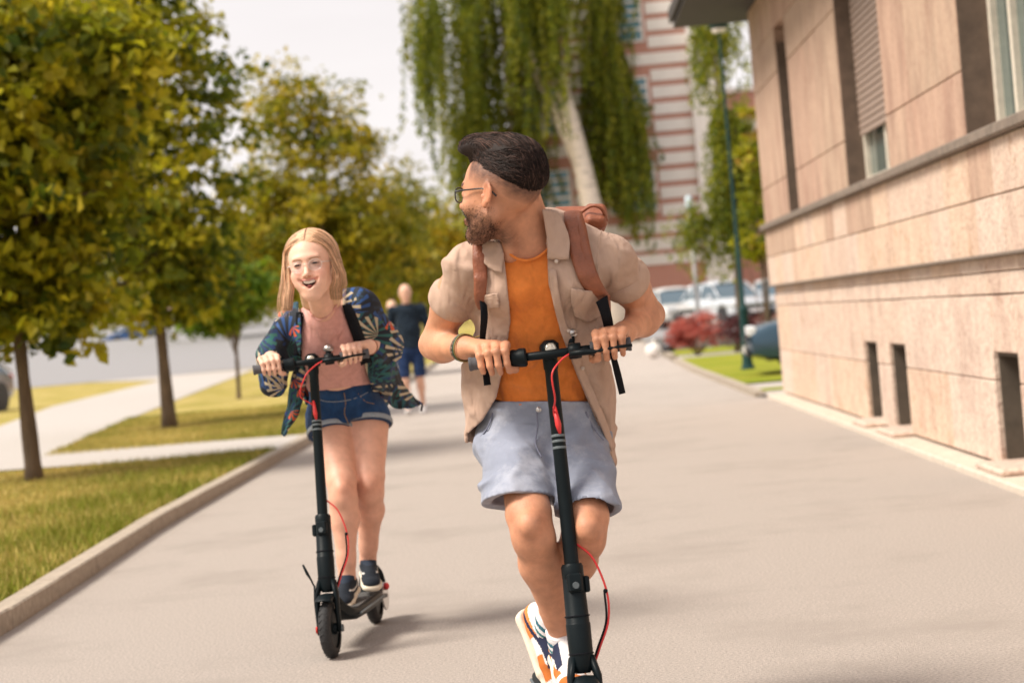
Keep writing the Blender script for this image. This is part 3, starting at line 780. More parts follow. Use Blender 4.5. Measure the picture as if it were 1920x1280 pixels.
# footing strip
mb = MB()
mb.box((X0 - .14, 4.8, -.02), (X0 + .3, YC + .02, .045), .01); mb.build('footing', mat('footing_concrete', (.55, .47, .39), .9, scale=14, var=.15, bump=.6, bscale=60, dirt=((.3, .22, .17), 10, .62)), bld)
# core, interior, end wall, eave
MB().box((X0 + .42, 4.8, -.02), (X0 + 12, YC - .4, 4.62)).build('core', M_core, bld)
MB().box((X0 + .05, 4.7, 4.62), (X0 + 12, YC, 9.0)).build('upper_storey', M_st[1], bld)
for i in range(12):
    z = (.0, .572, 1.10, 1.335, 1.675, 2.0, 2.48, 3.62, 4.08, 4.62)
for j, (z0, z1) in enumerate(((.0, .572), (.572, 1.1), (1.1, 1.33), (1.335, 1.675), (1.675, 2.0), (2.07, 2.48), (2.48, 3.62), (3.62, 4.08), (4.08, 4.62))):
    for i in range(8):
        MB().box((X0 + .41 + i * 1.4 + .004, YC - .39, z0 + .004), (X0 + .41 + (i + 1) * 1.4 - .004, YC - (.05 if z0 < 1.3 else 0), z1 - .004), .006).build('stone_panel', M_tv[(i + j) % 3] if z0 < 2 else M_st[(i + j) % 3], bld)
ev = MB(); ev.box((X0 - .82, 4.5, 4.63), (X0 + 3, YC + .85, 4.78), .01); ev.build('eave', M_eave, bld)
MB().box((X0 - .87, 4.45, 4.70), (X0 - .83, YC + .9, 4.86), .005).build('gutter', M_eave, bld)


M_jamb = mat('shade_dark_jamb', (.12, .082, .06), .8, scale=10, var=.25)  # dark jamb slabs: shade of the window reveals put into their colour
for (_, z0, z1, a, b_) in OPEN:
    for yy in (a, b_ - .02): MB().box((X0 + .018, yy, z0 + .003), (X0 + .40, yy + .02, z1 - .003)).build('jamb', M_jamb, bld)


def rect_frame(mb, x, y0, y1, z0, z1, w_, d, bars=()):
    mb.box((x, y0, z0), (x + d, y0 + w_, z1), .004); mb.box((x, y1 - w_, z0), (x + d, y1, z1), .004)
    mb.box((x + .001, y0 + w_, z0), (x + d, y1 - w_, z0 + w_), .004); mb.box((x + .001, y0 + w_, z1 - w_), (x + d, y1 - w_, z1), .004)
    for b in bars: mb.box((x + .002, b - w_ * .4, z0 + w_), (x + d, b + w_ * .4, z1 - w_), .004)


def window(y0, y1, z0, z1, x, shutter=None, bars=(), lb=None):
    mb = MB(); rect_frame(mb, x, y0 + .01, y1 - .01, z0 + .005, z1, .075, .07, bars); fr = mb.build('window', M_whitepaint, bld)
    if lb: fr['label'] = lb
    MB().box((x + .045, y0 + .08, z0 + .08), (x + .05, y1 - .08, z1 - .08)).build('pane', M_pane, fr)
    cu = MB(); n = 60; V = []; Fc = []
    for i in range(n + 1):
        yy = y0 + .1 + (y1 - y0 - .2) * i / n; xx = x + .10 + .015 * math.sin(i * 1.3); V += [(xx, yy, z0 + .08), (xx, yy, z1 - .1)]
        if i: Fc.append((2 * i - 2, 2 * i, 2 * i + 1, 2 * i - 1))
    cu.add(V, Fc); cu.build('curtain', M_curtain, fr, smooth=True)
    if shutter:
        sz, ya, yb = shutter; z = sz
        sh = empty('roller_shutter', (x, ya, sz)); sh.parent = bld; sh.location = (x - X0, ya - YC, sz)
        while z < z1 - .05:
            MB().box((x - .035, ya, z), (x - .012, yb, z + .052), .008).build('slat', M_shut, sh); z += .058


window(10.3, 12.3, 2.07, 4.6, X0 + .20, bars=(10.9, 11.75), lb='window with peeling white frame beside the right edge')
window(15.05, 17.2, 2.07, 4.6, X0 + .17, shutter=(2.5, 15.2, 17.1), bars=(16.1,), lb='window half closed by a roller shutter')
window(20.62, 21.5, 2.07, 3.9, X0 + .30, lb='narrow deep window near the building corner')
# basement openings : vents set deep, pale ledge stones at their foot
for a in BASE:
    MB().box((Xp + .24, a[3] - .01, .06), (Xp + .30, a[4] + .01, .75)).build('basement_recess', mat('recess_shade_render', (.10, .08, .06), .95, scale=8, var=.2, bump=.4), bld)  # recess and reveal slabs coloured dark to stand for shade inside the openings
    for yy in (a[3] + .001, a[4] - .021): MB().box((Xp + .03, yy, .09), (Xp + .239, yy + .02, .745)).build('reveal', MATS['recess_shade_render'], bld)
    MB().box((Xp + .03, a[3] + .022, .725), (Xp + .239, a[4] - .022, .745)).build('reveal', MATS['recess_shade_render'], bld)
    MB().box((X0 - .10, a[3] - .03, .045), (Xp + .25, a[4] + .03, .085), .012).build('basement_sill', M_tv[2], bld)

# ------------------------------------------------------------------ striped brick building far behind
M_brick = mat('red_brick', (.50, .235, .17), .9, scale=6, var=.15)
M_wband = mat('white_render', (.84, .78, .74), .85, scale=3, var=.05)
def brick_mat():
    m = bpy.data.materials.new('brick_courses'); m.use_nodes = True; nt = m.node_tree; b = nt.nodes['Principled BSDF']; L = nt.links.new
    tc = nd(nt, 'ShaderNodeTexCoord'); mp = nd(nt, 'ShaderNodeMapping'); mp.inputs['Rotation'].default_value = (math.radians(90), 0, 0); br = nd(nt, 'ShaderNodeTexBrick')
    br.inputs['Color1'].default_value = (.60, .27, .20, 1); br.inputs['Color2'].default_value = (.52, .23, .17, 1); br.inputs['Mortar'].default_value = (.5, .4, .35, 1); br.inputs['Scale'].default_value = 4; br.inputs['Mortar Size'].default_value = .015
    L(tc.outputs['Object'], mp.inputs[0]); L(mp.outputs[0], br.inputs['Vector']); L(br.outputs[0], b.inputs['Base Color']); b.inputs['Roughness'].default_value = .9; return m
M_brick = brick_mat()
fb = empty('striped_building', (2, 82, 0), 'tall far building striped in white bands and red brick behind the birch', 'building')
MB().box((-1.2, 82, 0), (6.35, 96, 17.5)).build('wall', M_brick, fb)
MB().box((6.35, 81.6, 0), (7.75, 97, 18)).build('stair_tower', M_wband, fb)
zb = 3.55
wins = [(2.6, 4.65), (-.7, 1.15)]; wz = [(5.1, 7.2), (8.6, 10.7), (12.1, 14.2)]
for zz in (2.95,):
    MB().box((-1.25, 81.93, zz), (6.34, 81.99, zz + .42)).build('band', M_wband, fb)
while zb < 17:
    z1 = zb + .47; segs = [(-1.25, 6.34)]
    if any(zb < c[1] + .05 and z1 > c[0] - .05 for c in wz): segs = [(-1.25, wins[1][0] - .12), (wins[1][1] + .12, wins[0][0] - .12), (wins[0][1] + .12, 6.34)]
    for a, b in segs: MB().box((a, 81.93, zb), (b, 81.99, z1)).build('band', M_wband, fb)
    zb += .69
M_blue = mat('blue_glass', (.08, .22, .28), .15, spec=.8)
for (a, b) in wins:
    for (c, d) in wz:
        mb = MB(); Y = 81.9
        mb.box((a, Y, c), (a + .1, Y + .08, d)); mb.box((b - .1, Y, c), (b, Y + .08, d)); mb.box((a + .1, Y + .001, c), (b - .1, Y + .08, c + .1)); mb.box((a + .1, Y + .001, d - .1), (b - .1, Y + .08, d)); mb.box(((a + b) / 2 - .05, Y + .002, c + .1), ((a + b) / 2 + .05, Y + .08, d - .1))
        for k in range(1, 5): mb.box((a + .1, Y + .004, c + .1 + k * .38), (b - .1, Y + .078, c + .2 + k * .38))
        f_ = mb.build('window', M_wband, fb); MB().box((a + .05, Y + .05, c + .05), (b - .05, Y + .07, d - .05)).build('pane', M_blue, f_)
rb = empty('brick_building', (8, 84, 0), 'lower red brick building with a white band right of the striped one', 'building')
MB().box((7.76, 84, 0), (30, 98, 9.9)).build('wall', M_brick, rb)
MB().box((7.76, 83.9, 8.2), (30.1, 83.98, 8.65)).build('band', M_wband, rb)
MB().box((7.7, 83.8, 9.9), (30.1, 98.1, 10.1)).build('roof', M_wband, rb)
for k in range(4):
    f_ = MB().box((9.2 + 4 * k, 83.93, 5.3), (10.8 + 4 * k, 83.985, 7.2)).build('window', M_wband, rb); MB().box((9.3 + 4 * k, 83.9, 5.4), (10.7 + 4 * k, 83.925, 7.1)).build('pane', M_blue, f_)
sg = empty('wall_sign', (8.6, 83.7, 3.4), 'small blue sign plate on the red brick wall near the lamp post', 'sign')
MB().box((8.25, 83.72, 3.25), (9.0, 83.78, 3.55), .01).build('plate', mat('sign_blue', (.12, .30, .52), .5), sg)
for x in (8.3, 8.9): MB().box((x, 83.78, 3.3), (x + .05, 83.89, 3.5)).build('bracket', M_pole_green, sg)
# low buildings across the road on the left
lb_ = empty('low_building', (-42, 215, 5), 'pale pink low building across the road behind the left trees', 'building')
MB().box((-52, 215, 4), (-30, 225, 8.5)).build('wall', mat('pink_render', (.62, .46, .40), .9), lb_); MB().box((-52.4, 214.6, 8.5), (-29.6, 225.4, 9.1)).build('roof', M_brick, lb_)
for k in range(6): MB().box((-50.5 + 3.5 * k, 214.9, 5.6), (-49 + 3.5 * k, 214.98, 7.2)).build('window', M_blue, lb_)

# ------------------------------------------------------------------ street furniture
lp = empty('lamp_post', (3.12, 33.1, .05), 'dark green lamp post standing on the right lawn before the stone building', 'lamp post')
mb = MB(); b = np.array([3.12, 33.1, .05]); mb.lathe([(.11, 0), (.10, .05), (.085, .12), (.07, .95), (.085, 1.0), (.045, 1.06), (.030, 2.6), (.020, 5.6), (.0, 5.62)], b, (0, 0, 1), 20); autosmooth(mb.build('post', M_pole_green, lp))
MB().lathe([(.12, -.02), (.12, .03), (.09, .06)], b, (0, 0, 1), 20).build('foot', M_pole_green, lp)
lh = MB().lathe([(.05, 0), (.16, .10), (.19, .38), (.12, .5), (.0, .54)], b + np.array([0, 0, 5.6]), (0, 0, 1), 18).build('lamp_head', M_pole_green, lp, smooth=True); MB().lathe([(.0, -.01), (.10, -.01), (.13, .05)], b + np.array([0, 0, 5.6]), (0, 0, 1), 18).build('lens', M_wband, lh)
lp2 = empty('lamp_post', (4.45, 62, .4), 'pale grey far lamp post rising behind the parked silver car', 'lamp post')
M_grey = mat('pale_metal', (.42, .42, .42), .5)
MB().tube([(4.45, 62, .4), (4.45, 62, 4.0)], [.07, .045], 12).build('post', M_grey, lp2, smooth=True); MB().lathe([(.05, 0), (.09, .08), (.11, .5), (.06, .56), (0, .58)], (4.45, 62, 4.0), (0, 0, 1), 14).build('lamp_head', mat('blue_grey_glass', (.45, .55, .6), .4), lp2, smooth=True)
# low railing before the cars
fe = empty('fence', (2.9, 51.2, .05), 'low thin metal railing between shrubs and parked cars', 'fence')
for k in range(14): MB().tube([(3.0 + k * .9, 51.2, .05), (3.0 + k * .9, 51.2, 1.1)], .02, 6).build('post', M_grey, fe)
for z in (.65, 1.08): MB().tube([(3.0, 51.17, z), (14.7, 51.17, z)], .018, 6).build('rail', M_grey, fe)
# bags by the kerb
def bag(base, s, m, label):
    r = np.random.RandomState(int(s * 1000)); mb = MB(); mb.ico((0, 0, s * .48), (s * .5, s * .42, s * .5), 12)
    V = np.array(mb.v); V[:, 2] = np.maximum(V[:, 2], 0); V *= (1 + .07 * vnoise(V, 14 / s * .5, 3))[:, None]; V = V + np.array(base)
    root = empty('rubbish_bag', base, label, 'bag'); mesh_obj('sack', V, mb.f, m, root); MB().tube([np.array(base) + (0, 0, s * .9), np.array(base) + (.02, 0, s * 1.02), np.array(base) + (.05, 0, s * 1.15)], [.03, .018, .05], 8).build('knot', m, root, smooth=True)


bag((2.27, 47.5, 0), .38, mat('white_plastic', (.75, .70, .66), .4, scale=8), 'rounded white bag lying on the path beside the kerb')
bag((2.78, 50.0, .0), .36, mat('black_plastic', (.03, .03, .035), .35), 'dark bag behind the kerb left of the red shrub')

# ------------------------------------------------------------------ cars
def car(name, label, loc, rz, color, grp=None, L_=4.3, W_=1.76, H_=1.45):
    cp = mat('car_paint_' + name + str(len(MATS)), color, .28, .25, var=.02, coat=.8); gl = mat('car_glass', (.06, .10, .13), .06, spec=.9); rub = mat('rubber', (.02, .02, .021), .8, bump=.2); plm = mat('black_trim', (.025, .025, .027), .5)
    root = empty(name, loc, label, 'car', grp, rz=rz); 
    def P(name_, mb, m, par=root, sm=False):
        o = mesh_obj(name_, mb.v, mb.f, m, None, sm); o.parent = par; return o
    # body side profile stations along x (length), each a cross section
    st = [(-.5, .42, .60, .80), (-.485, .30, .72, .93), (-.42, .24, .80, .97), (-.30, .22, .86, .99), (-.12, .20, .90, 1.0), (.10, .20, .93, 1.0), (.30, .22, .95, .99), (.43, .25, .93, .96), (.485, .33, .86, .92), (.5, .45, .70, .80)]
    V = []; n = 12; Fc = []
    for (x, z0, z1, ws) in st:
        hw = W_ / 2 * ws
        prof = [(hw * .80, z0), (hw * .97, z0 + .05), (hw, z0 + .2), (hw * .99, z1 - .12), (hw * .93, z1 - .03), (hw * .82, z1)]
        ring = [(a, z) for a, z in prof] + [(-a, z) for a, z in reversed(prof)]
        V += [(x * L_, a, z * H_ / 1.45) for a, z in ring]
    for i in range(len(st) - 1):
        for k in range(n): j = (k + 1) % n; Fc.append((i * n + k, i * n + j, (i + 1) * n + j, (i + 1) * n + k))
    Fc += [tuple(range(n - 1, -1, -1)), tuple(range((len(st) - 1) * n, len(st) * n))]
    mb = MB(); mb.add(V, Fc); o = P('body', mb, cp); autosmooth(o, 40)
    cs = [(-.24, .88, .90, .80), (-.06, 1.36, .80, .70), (.12, 1.44, .79, .72), (.30, 1.40, .78, .70), (.45, .95, .86, .78)]
    V = []; Fc = []
    for (x, z, wl, wu) in cs:
        V += [(x * L_, W_ / 2 * .92, .86), (x * L_ + (0 if z < 1 else 0), W_ / 2 * wu * 1.02, z * H_ / 1.45 - .03), (x * L_, -W_ / 2 * wu * 1.02, z * H_ / 1.45 - .03), (x * L_, -W_ / 2 * .92, .86)]
    for i in range(len(cs) - 1):
        for k in range(4): j = (k + 1) % 4; Fc.append((i * 4 + k, i * 4 + j, (i + 1) * 4 + j, (i + 1) * 4 + k))
    Fc += [(3, 2, 1, 0), (16, 17, 18, 19)]
    mb = MB(); mb.add(V, Fc); P('cabin_glass', mb, gl)
    V = []; Fc = []
    for (x, z, wl, wu) in cs[1:4]:
        for a, dz in ((1.06, -.06), (.9, .0), (.5, .035), (-.5, .035), (-.9, .0), (-1.06, -.06)): V.append((x * L_, W_ / 2 * wu * a, z * H_ / 1.45 + dz))
    for i in range(2):
        for k in range(5): Fc.append((i * 6 + k, i * 6 + k + 1, (i + 1) * 6 + k + 1, (i + 1) * 6 + k))
    mb = MB(); mb.add(V, Fc); o = P('roof', mb, cp, sm=True); md = o.modifiers.new('s', 'SOLIDIFY'); md.thickness = .03
    for s in (1, -1):
        for (xa, za, xb, zb_) in ((-.25, .9, -.06, 1.38), (.10, .88, .10, 1.42), (.28, .9, .30, 1.38), (.46, .93, .31, 1.39)):
            P('pillar', MB().tube([(xa * L_, s * W_ / 2 * .93, za), (xb * L_, s * W_ / 2 * .735, zb_ * H_ / 1.45)], .03, 6), cp, sm=True)
    for sx in (-.31, .30):
        for s in (1, -1):
            c = (sx * L_, s * (W_ / 2 - .10), .32)
            mb = MB(); mb.lathe([(.20, -.09), (.29, -.10), (.32, -.06), (.32, .06), (.29, .10), (.20, .09)], c, (0, 1, 0), 28, close=True); wh = P('wheel', mb, rub, sm=True)
            mb = MB(); mb.lathe([(0, .03), (.05, .045), (.19, .02), (.205, .075), (.21, .0)], c, (0, s, 0), 24); P('rim', mb, mat('alloy', (.5, .5, .52), .35, .8), wh, True)
            mb = MB(); mb.lathe([(.0, 0), (.37, 0), (.37, .012), (0, .012)], (c[0], s * (W_ / 2 - .012), c[2] + .02), (0, s, 0), 24); P('wheel_arch', mb, plm)
    for s in (1, -1):
        P('headlight', MB().box((-.497 * L_, s * .62 - .17, .62), (-.465 * L_, s * .62 + .17, .76), .02), mat('lamp_glass', (.7, .72, .75), .1, spec=.9))
        P('tail_light', MB().box((.47 * L_, s * .66 - .13, .74), (.498 * L_, s * .66 + .13, .88), .02), mat('red_lens', (.45, .03, .02), .2))
        P('mirror', MB().box((-.17 * L_, s * (W_ / 2 + .0) - .0, .93), (-.14 * L_, s * (W_ / 2 + .16), 1.06), .02), cp)
    P('bumper', MB().box((-.505 * L_, -.7, .30), (-.49 * L_, .7, .45), .02), plm)
    P('grille', MB().box((-.506 * L_, -.4, .50), (-.49 * L_, .4, .60), .01), plm)
    P('number_plate', MB().box((-.512 * L_, -.25, .36), (-.506 * L_, .25, .46)), M_wband)
    return root


gc = 'cars parked beyond the shrubs'
car('parked_car', 'white car parked partly behind the man\'s left elbow', (4.35, 72, .42), math.radians(100), (.72, .71, .69), gc)
car('parked_car', 'silver blue car parked behind the red shrub', (6.0, 69.5, .42), math.radians(112), (.62, .66, .70), gc, H_=1.5)
car('parked_car', 'white car parked behind the dark green lamp post', (7.9, 71, .42), math.radians(82), (.70, .69, .68), gc)
car('parked_car', 'dark blue car poking out from behind the stone building corner', (5.02, 30.3, .03), math.radians(-4), (.02, .06, .10))
car('parked_car', 'grey car cut off by the left edge beyond the wide footpath', (-14.75, 47.3, .08), math.radians(78), (.25, .23, .22))
c_ = W(245, 628, 150); car('road_car', 'small blue car far away on the road at left', (c_[0], c_[1], c_[2] - .7), math.radians(30), (.03, .12, .35))
# ------------------------------------------------------------------ figure helpers
def px_of(P):
    q = P - CAM.astype(np.float32); d = q @ CF.astype(np.float32); return 960 + FPX * (q @ CR.astype(np.float32)) / d, 640 - FPX * (q @ CU.astype(np.float32)) / d, d


def WW(*q): return W(*q)


def poly_sd(X, Y, poly):
    """signed distance (px, inside negative) to a closed polygon"""
    poly = np.asarray(poly, float); n = len(poly); d = np.full(X.shape, 1e9); s = np.zeros(X.shape, bool)
    for i in range(n):
        a = poly[i]; b = poly[(i + 1) % n]; e = b - a; wx = X - a[0]; wy = Y - a[1]; t = np.clip((wx * e[0] + wy * e[1]) / (e @ e + 1e-9), 0, 1)
        d = np.minimum(d, (wx - t * e[0]) ** 2 + (wy - t * e[1]) ** 2)
        c = ((a[1] > Y) != (b[1] > Y)) & (X < (b[0] - a[0]) * (Y - a[1]) / (b[1] - a[1] + 1e-12) + a[0]); s ^= c
    d = np.sqrt(d); return np.where(s, -d, d)


def surf(px, py, prims, off=.004, d0=4.0, d1=9.5, post=None):
    """first point along the view ray whose signed distance falls under off"""
    ds = np.linspace(d0, d1, 700); P = np.array([W(px, py, q) for q in ds], np.float32); v = sdf(prims, P)
    if post is not None: v = post(P, v)
    k = np.argmax(v < off)
    if v[k] >= off: k = int(np.argmin(v))
    return W(px, py, ds[k]), ds[k]


def ribbon(name, pts, widths, up_dirs, m, parent, thick=.004, nu=40, across=5, bow=0.0, cols=None):
    """strap-like band: centre points, half widths, side directions"""
    P = cr_up(np.array(pts, float), nu); S = cr_up(np.array(up_dirs, float), nu); S /= np.linalg.norm(S, axis=1)[:, None]
    Wd = np.interp(np.linspace(0, 1, nu), np.linspace(0, 1, len(widths)), widths)
    T = np.gradient(P, axis=0); T /= np.linalg.norm(T, axis=1)[:, None]; S = S - T * (S * T).sum(1)[:, None]; S /= np.linalg.norm(S, axis=1)[:, None]; Nn = np.cross(T, S)
    V = []
    for sgn in (1, -1):
        for j in range(across):
            t = -1 + 2 * j / (across - 1); V.append(P + S * (Wd * t)[:, None] + Nn * ((thick / 2) * sgn * (1 - .55 * t ** 4) + bow * (1 - t * t)))
    V = np.stack(V, 1); R_ = 2 * across; order = list(range(across)) + list(range(2 * across - 1, across - 1, -1)); V = V[:, order]
    Fc = []
    for i in range(nu - 1):
        for k in range(R_): j = (k + 1) % R_; Fc.append((i * R_ + k, i * R_ + j, (i + 1) * R_ + j, (i + 1) * R_ + k))
    Fc += [tuple(range(R_ - 1, -1, -1)), tuple(range((nu - 1) * R_, nu * R_))]
    return mesh_obj(name, V.reshape(-1, 3), Fc, m, parent)


def strands(name, curves, width, m, parent, cols=None, taper=True):
    """curves (n, k, 3): each a thin three-sided lock"""
    C = np.asarray(curves, float); n, k, _ = C.shape; T = np.gradient(C, axis=1); T /= np.linalg.norm(T, axis=2)[..., None] + 1e-9
    u = np.cross(T, np.array([.3, .5, .8])); u /= np.linalg.norm(u, axis=2)[..., None] + 1e-9; v = np.cross(T, u)
    t = np.linspace(0, 1, k); wd = (np.minimum(1, (1 - t) * 3.2 + .12) * np.minimum(1, t * 6 + .4))[None, :, None] * (width if np.isscalar(width) else np.asarray(width)[:, None, None])
    rings = [C + wd * (math.cos(a) * u + math.sin(a) * v) for a in (0, 2.094, 4.189)]
    V = np.stack(rings, 2).reshape(-1, 3); i = (np.arange(n)[:, None] * k + np.arange(k - 1)[None]).reshape(-1, 1) * 3
    F_ = np.concatenate([i + [a, (a + 1) % 3, 3 + (a + 1) % 3, 3 + a] for a in range(3)])
    return mesh_obj(name, V, F_, m, parent, cols=None if cols is None else np.repeat(cols, 3 * k, 0))


def limb(a, b, ra, rb, bulge=None, k=.03):
    out = [cone(a, b, ra, rb, k)]
    return out


def arm(sh, el, wr, s=1.0, back=None):
    """s scales the muscle; returns primitives"""
    sh, el, wr = map(np.asarray, (sh, el, wr)); P = []
    P.append(cone(sh, sh * .45 + el * .55, .060 * s, .054 * s, .03)); P.append(cone(sh * .45 + el * .55, el, .052 * s, .042 * s, .02))
    P.append(ell(sh * .62 + el * .38, np.eye(3), (.056 * s, .056 * s, .056 * s), .04))
    P.append(cone(el, el * .7 + wr * .3, .042 * s, .047 * s, .02)); P.append(cone(el * .72 + wr * .28, wr, .047 * s, .0285 * s, .03))
    return P


def leg(hip, knee, ank, s=1.0, back=(0, 1, 0), rt=.088):
    hip, knee, ank, back = map(lambda q: np.asarray(q, float), (hip, knee, ank, back)); P = []
    P.append(cone(hip, knee * .85 + hip * .15, rt * s, .060 * s, .03)); P.append(cone(knee * .9 + hip * .1, knee * .9 + ank * .1, .057 * s, .053 * s, .02))
    P.append(ell(knee - back * .020, np.eye(3), (.036 * s, .044 * s, .040 * s), .02)); P.append(ell(knee * .87 + ank * .13 - back * .030, np.eye(3), (.020 * s, .024 * s, .022 * s), .02))
    cf = knee * .68 + ank * .32 + back * .016; P.append(cone(knee * .9 + ank * .1, cf, .051 * s, .055 * s, .03)); P.append(cone(cf, knee * .2 + ank * .8, .055 * s, .036 * s, .03)); P.append(cone(knee * .25 + ank * .75, ank, .035 * s, .036 * s, .02))
    return P


def hand(C, a, f, u, wrist, inner=-.042, s=1.0, spread=.021, phase=0.0, rbar=.017):
    """a fist closed round a bar: C on the bar axis, a = unit axis pointing to the little finger, f = away from the palm, u = up.
    returns primitives of palm, four fingers and thumb"""
    C, a, f, u, wrist = (np.asarray(q, float) for q in (C, a, f, u, wrist)); P = []
    ca, sa = math.cos(phase), math.sin(phase); f2 = ca * f - sa * u; u2 = sa * f + ca * u; f, u = f2, u2
    mcps = []
    lens = (1.0, 1.1, 1.04, .84)
    for i in range(4):
        o = inner + spread * i; L_ = lens[i] * s
        m_ = C + a * (o + (.002 * i)) + u * (.036 * (1 + .12 * (L_ - 1))) + f * (.004 + .010 * L_); mcps.append(m_)
        p_ = C + a * (o + .001) + u * (.016 * L_) + f * (.040 * L_); d_ = C + a * o - u * (.015 * L_) + f * (.034 * L_); t_ = C + a * (o - .001) - u * (.030 * L_) + f * (.010 * L_)
        P.append(group([cone(m_, p_, .0118 * s, .0100 * s, .004), cone(p_, d_, .0100 * s, .0088 * s, .004), cone(d_, t_, .0088 * s, .0078 * s, .004), ell(p_ + f * .001, np.eye(3), (.0106 * s,) * 3, .004), ell(m_ + u * .001, np.eye(3), (.0128 * s,) * 3, .004)], .0022))
    fingers = group(P, .002)
    palm = [cone(wrist, m_ * .8 + wrist * .2, .022 * s, .0135 * s, .014) for m_ in mcps]
    mid = (mcps[0] + mcps[3]) / 2
    palm.append(cone(mcps[0] * .8 + wrist * .2, mcps[3] * .8 + wrist * .2, .0135 * s, .0125 * s, .012))
    palm.append(ell(wrist * .5 + mcps[0] * .5 - u * .014, np.eye(3), (.018 * s,) * 3, .014))
    th = [wrist * .6 + mcps[0] * .4 - u * .016, C + a * (inner - .018) - u * .004 - f * .026, C + a * (inner - .016) - u * .028 - f * .006, C + a * (inner - .006) - u * .032 + f * .014]
    thumb = group([cone(th[0], th[1], .015 * s, .0125 * s, .006), cone(th[1], th[2], .0125 * s, .0105 * s, .005), cone(th[2], th[3], .0105 * s, .0088 * s, .005)], .008)
    return [group(palm, .012), fingers, thumb] if False else [group([group(palm, .012)] + [(fingers[0], fingers[1], fingers[2], .007, 'u')] + [thumb], .02)]


def basis(fwd, up=(0, 0, 1), roll=0.0):
    f = nrm(fwd); r = nrm(np.cross(f, up)); u = np.cross(r, f); c, s = math.cos(roll), math.sin(roll); r2 = c * r + s * u; u2 = -s * r + c * u
    return np.stack([r2, f, u2], 1)      # columns right, forward, up


MOUTH_UP = [(-.0395, .081, -.0340), (-.020, .0945, -.0405), (-.006, .0990, -.0425), (0, .0992, -.0435), (.006, .0990, -.0425), (.020, .0945, -.0405), (.0395, .081, -.0340)]
MOUTH_LO = [(-.0395, .081, -.0355), (-.029, .0885, -.0560), (-.015, .0950, -.0715), (0, .0965, -.0755), (.015, .0950, -.0715), (.029, .0885, -.0560), (.0395, .081, -.0355)]


def head(c, B, s=1.0, female=False, smile=False, ears=True):
    c = np.asarray(c, float)
    def L(x, y, z): return c + B @ (np.array([x, y, z]) * s)
    e = lambda x, y, z, rx, ry, rz, k=.02, op='u', R=None: ell(L(x, y, z), B if R is None else B @ R, np.array([rx, ry, rz]) * s, k * s, op)
    EZ = .008 if female else 0.0
    P = [e(0, -.018, .040, .075, .094, .083), e(0, .022, .030, .068, .074, .080, .03), e(0, .036, -.025, .060 if not female else .057, .058, .072, .03)]
    jw = .050 if not female else .041
    jt = (.016, .070, -.098) if not female else (.015, .070, -.088)
    P += [cone(L(jw, .0, -.050), L(*jt), .020 * s, (.017 if not female else .021) * s, .03 * s), cone(L(-jw, .0, -.050), L(-jt[0], jt[1], jt[2]), .020 * s, (.017 if not female else .021) * s, .03 * s)]
    P += [e(0, .074, -.096, .021, .018, .016, .022), e(.037, .062, -.026, .024, .024, .024, .02), e(-.037, .062, -.026, .024, .024, .024, .02)]
    P += [e(0, .087, .026 + EZ, .046, .011, .009, .016)]
    P += [e(.031, .098, .008 + EZ, .017, .013, .011, .014, 's'), e(-.031, .098, .008 + EZ, .017, .013, .011, .014, 's')]
    P += [e(.031, .083, .006 + EZ, .0145, .012, .0115, .004), e(-.031, .083, .006 + EZ, .0145, .012, .0115, .004)]      # lidded eyeballs
    P += [cone(L(0, .090, .012), L(0, .113, -.022), .0065 * s, .0095 * s, .012 * s), e(.011, .100, -.027, .0075, .009, .007, .006), e(-.011, .100, -.027, .0075, .009, .007, .006), e(0, .108, -.025, .008, .009, .008, .008)]
    if smile:
        P += [e(.040, .074, -.022, .021, .018, .017, .014), e(-.040, .074, -.022, .021, .018, .017, .014)]
        P += [e(0, .086, -.063, .033, .016, .024, .014), e(.034, .068, -.046, .022, .024, .026, .02), e(-.034, .068, -.046, .022, .024, .026, .02)]
        # lips and open laughing mouth, corners raised
        for ch_, rl in ((MOUTH_UP, .0036), (MOUTH_LO, .0044)):
            for q0, q1 in zip(ch_[:-1], ch_[1:]): P += [cone(L(*q0), L(*q1), rl * s, rl * s, .004)]
        cv = [(-.0350, .092, -.0380), (-.0190, .099, -.0510), (0, .101, -.0590), (.0190, .099, -.0510), (.0350, .092, -.0380)]; rv = (.0032, .0105, .0142, .0105, .0032)
        P += [group([cone(L(*cv[i]), L(*cv[i + 1]), rv[i] * s, rv[i + 1] * s, .003) for i in range(4)] + [cone(L(0, .100, -.0550), L(0, .082, -.056), .0095 * s, .009 * s, .004), cone(L(-.015, .098, -.050), L(-.012, .084, -.052), .0078 * s, .007 * s, .004), cone(L(.015, .098, -.050), L(.012, .084, -.052), .0078 * s, .007 * s, .004)], .0025, 's')]
    else:
        P += [e(0, .092, -.058, .023, .012, .007, .008), e(0, .091, -.067, .020, .012, .007, .006)]
    if ears:
        for sx in (1, -1):
            t_ = .42 * sx; R = np.array([[math.cos(t_), -math.sin(t_), 0], [math.sin(t_), math.cos(t_), 0], [0, 0, 1]])
            P += [e(sx * .084, -.010, .006, .0060, .0180, .0285, .007, R=R), e(sx * .080, .000, -.022, .0065, .0095, .0125, .006, R=R), e(sx * .0905, -.007, .006, .0060, .0105, .0185, .004, 's', R=R), e(sx * .083, .006, -.004, .0045, .0040, .0065, .003), e(sx * .087, -.012, .004, .003, .004, .014, .003, R=R)]
    return P, L


def inv_local(P, c, B, s): return ((P - np.asarray(c)) @ B) / s


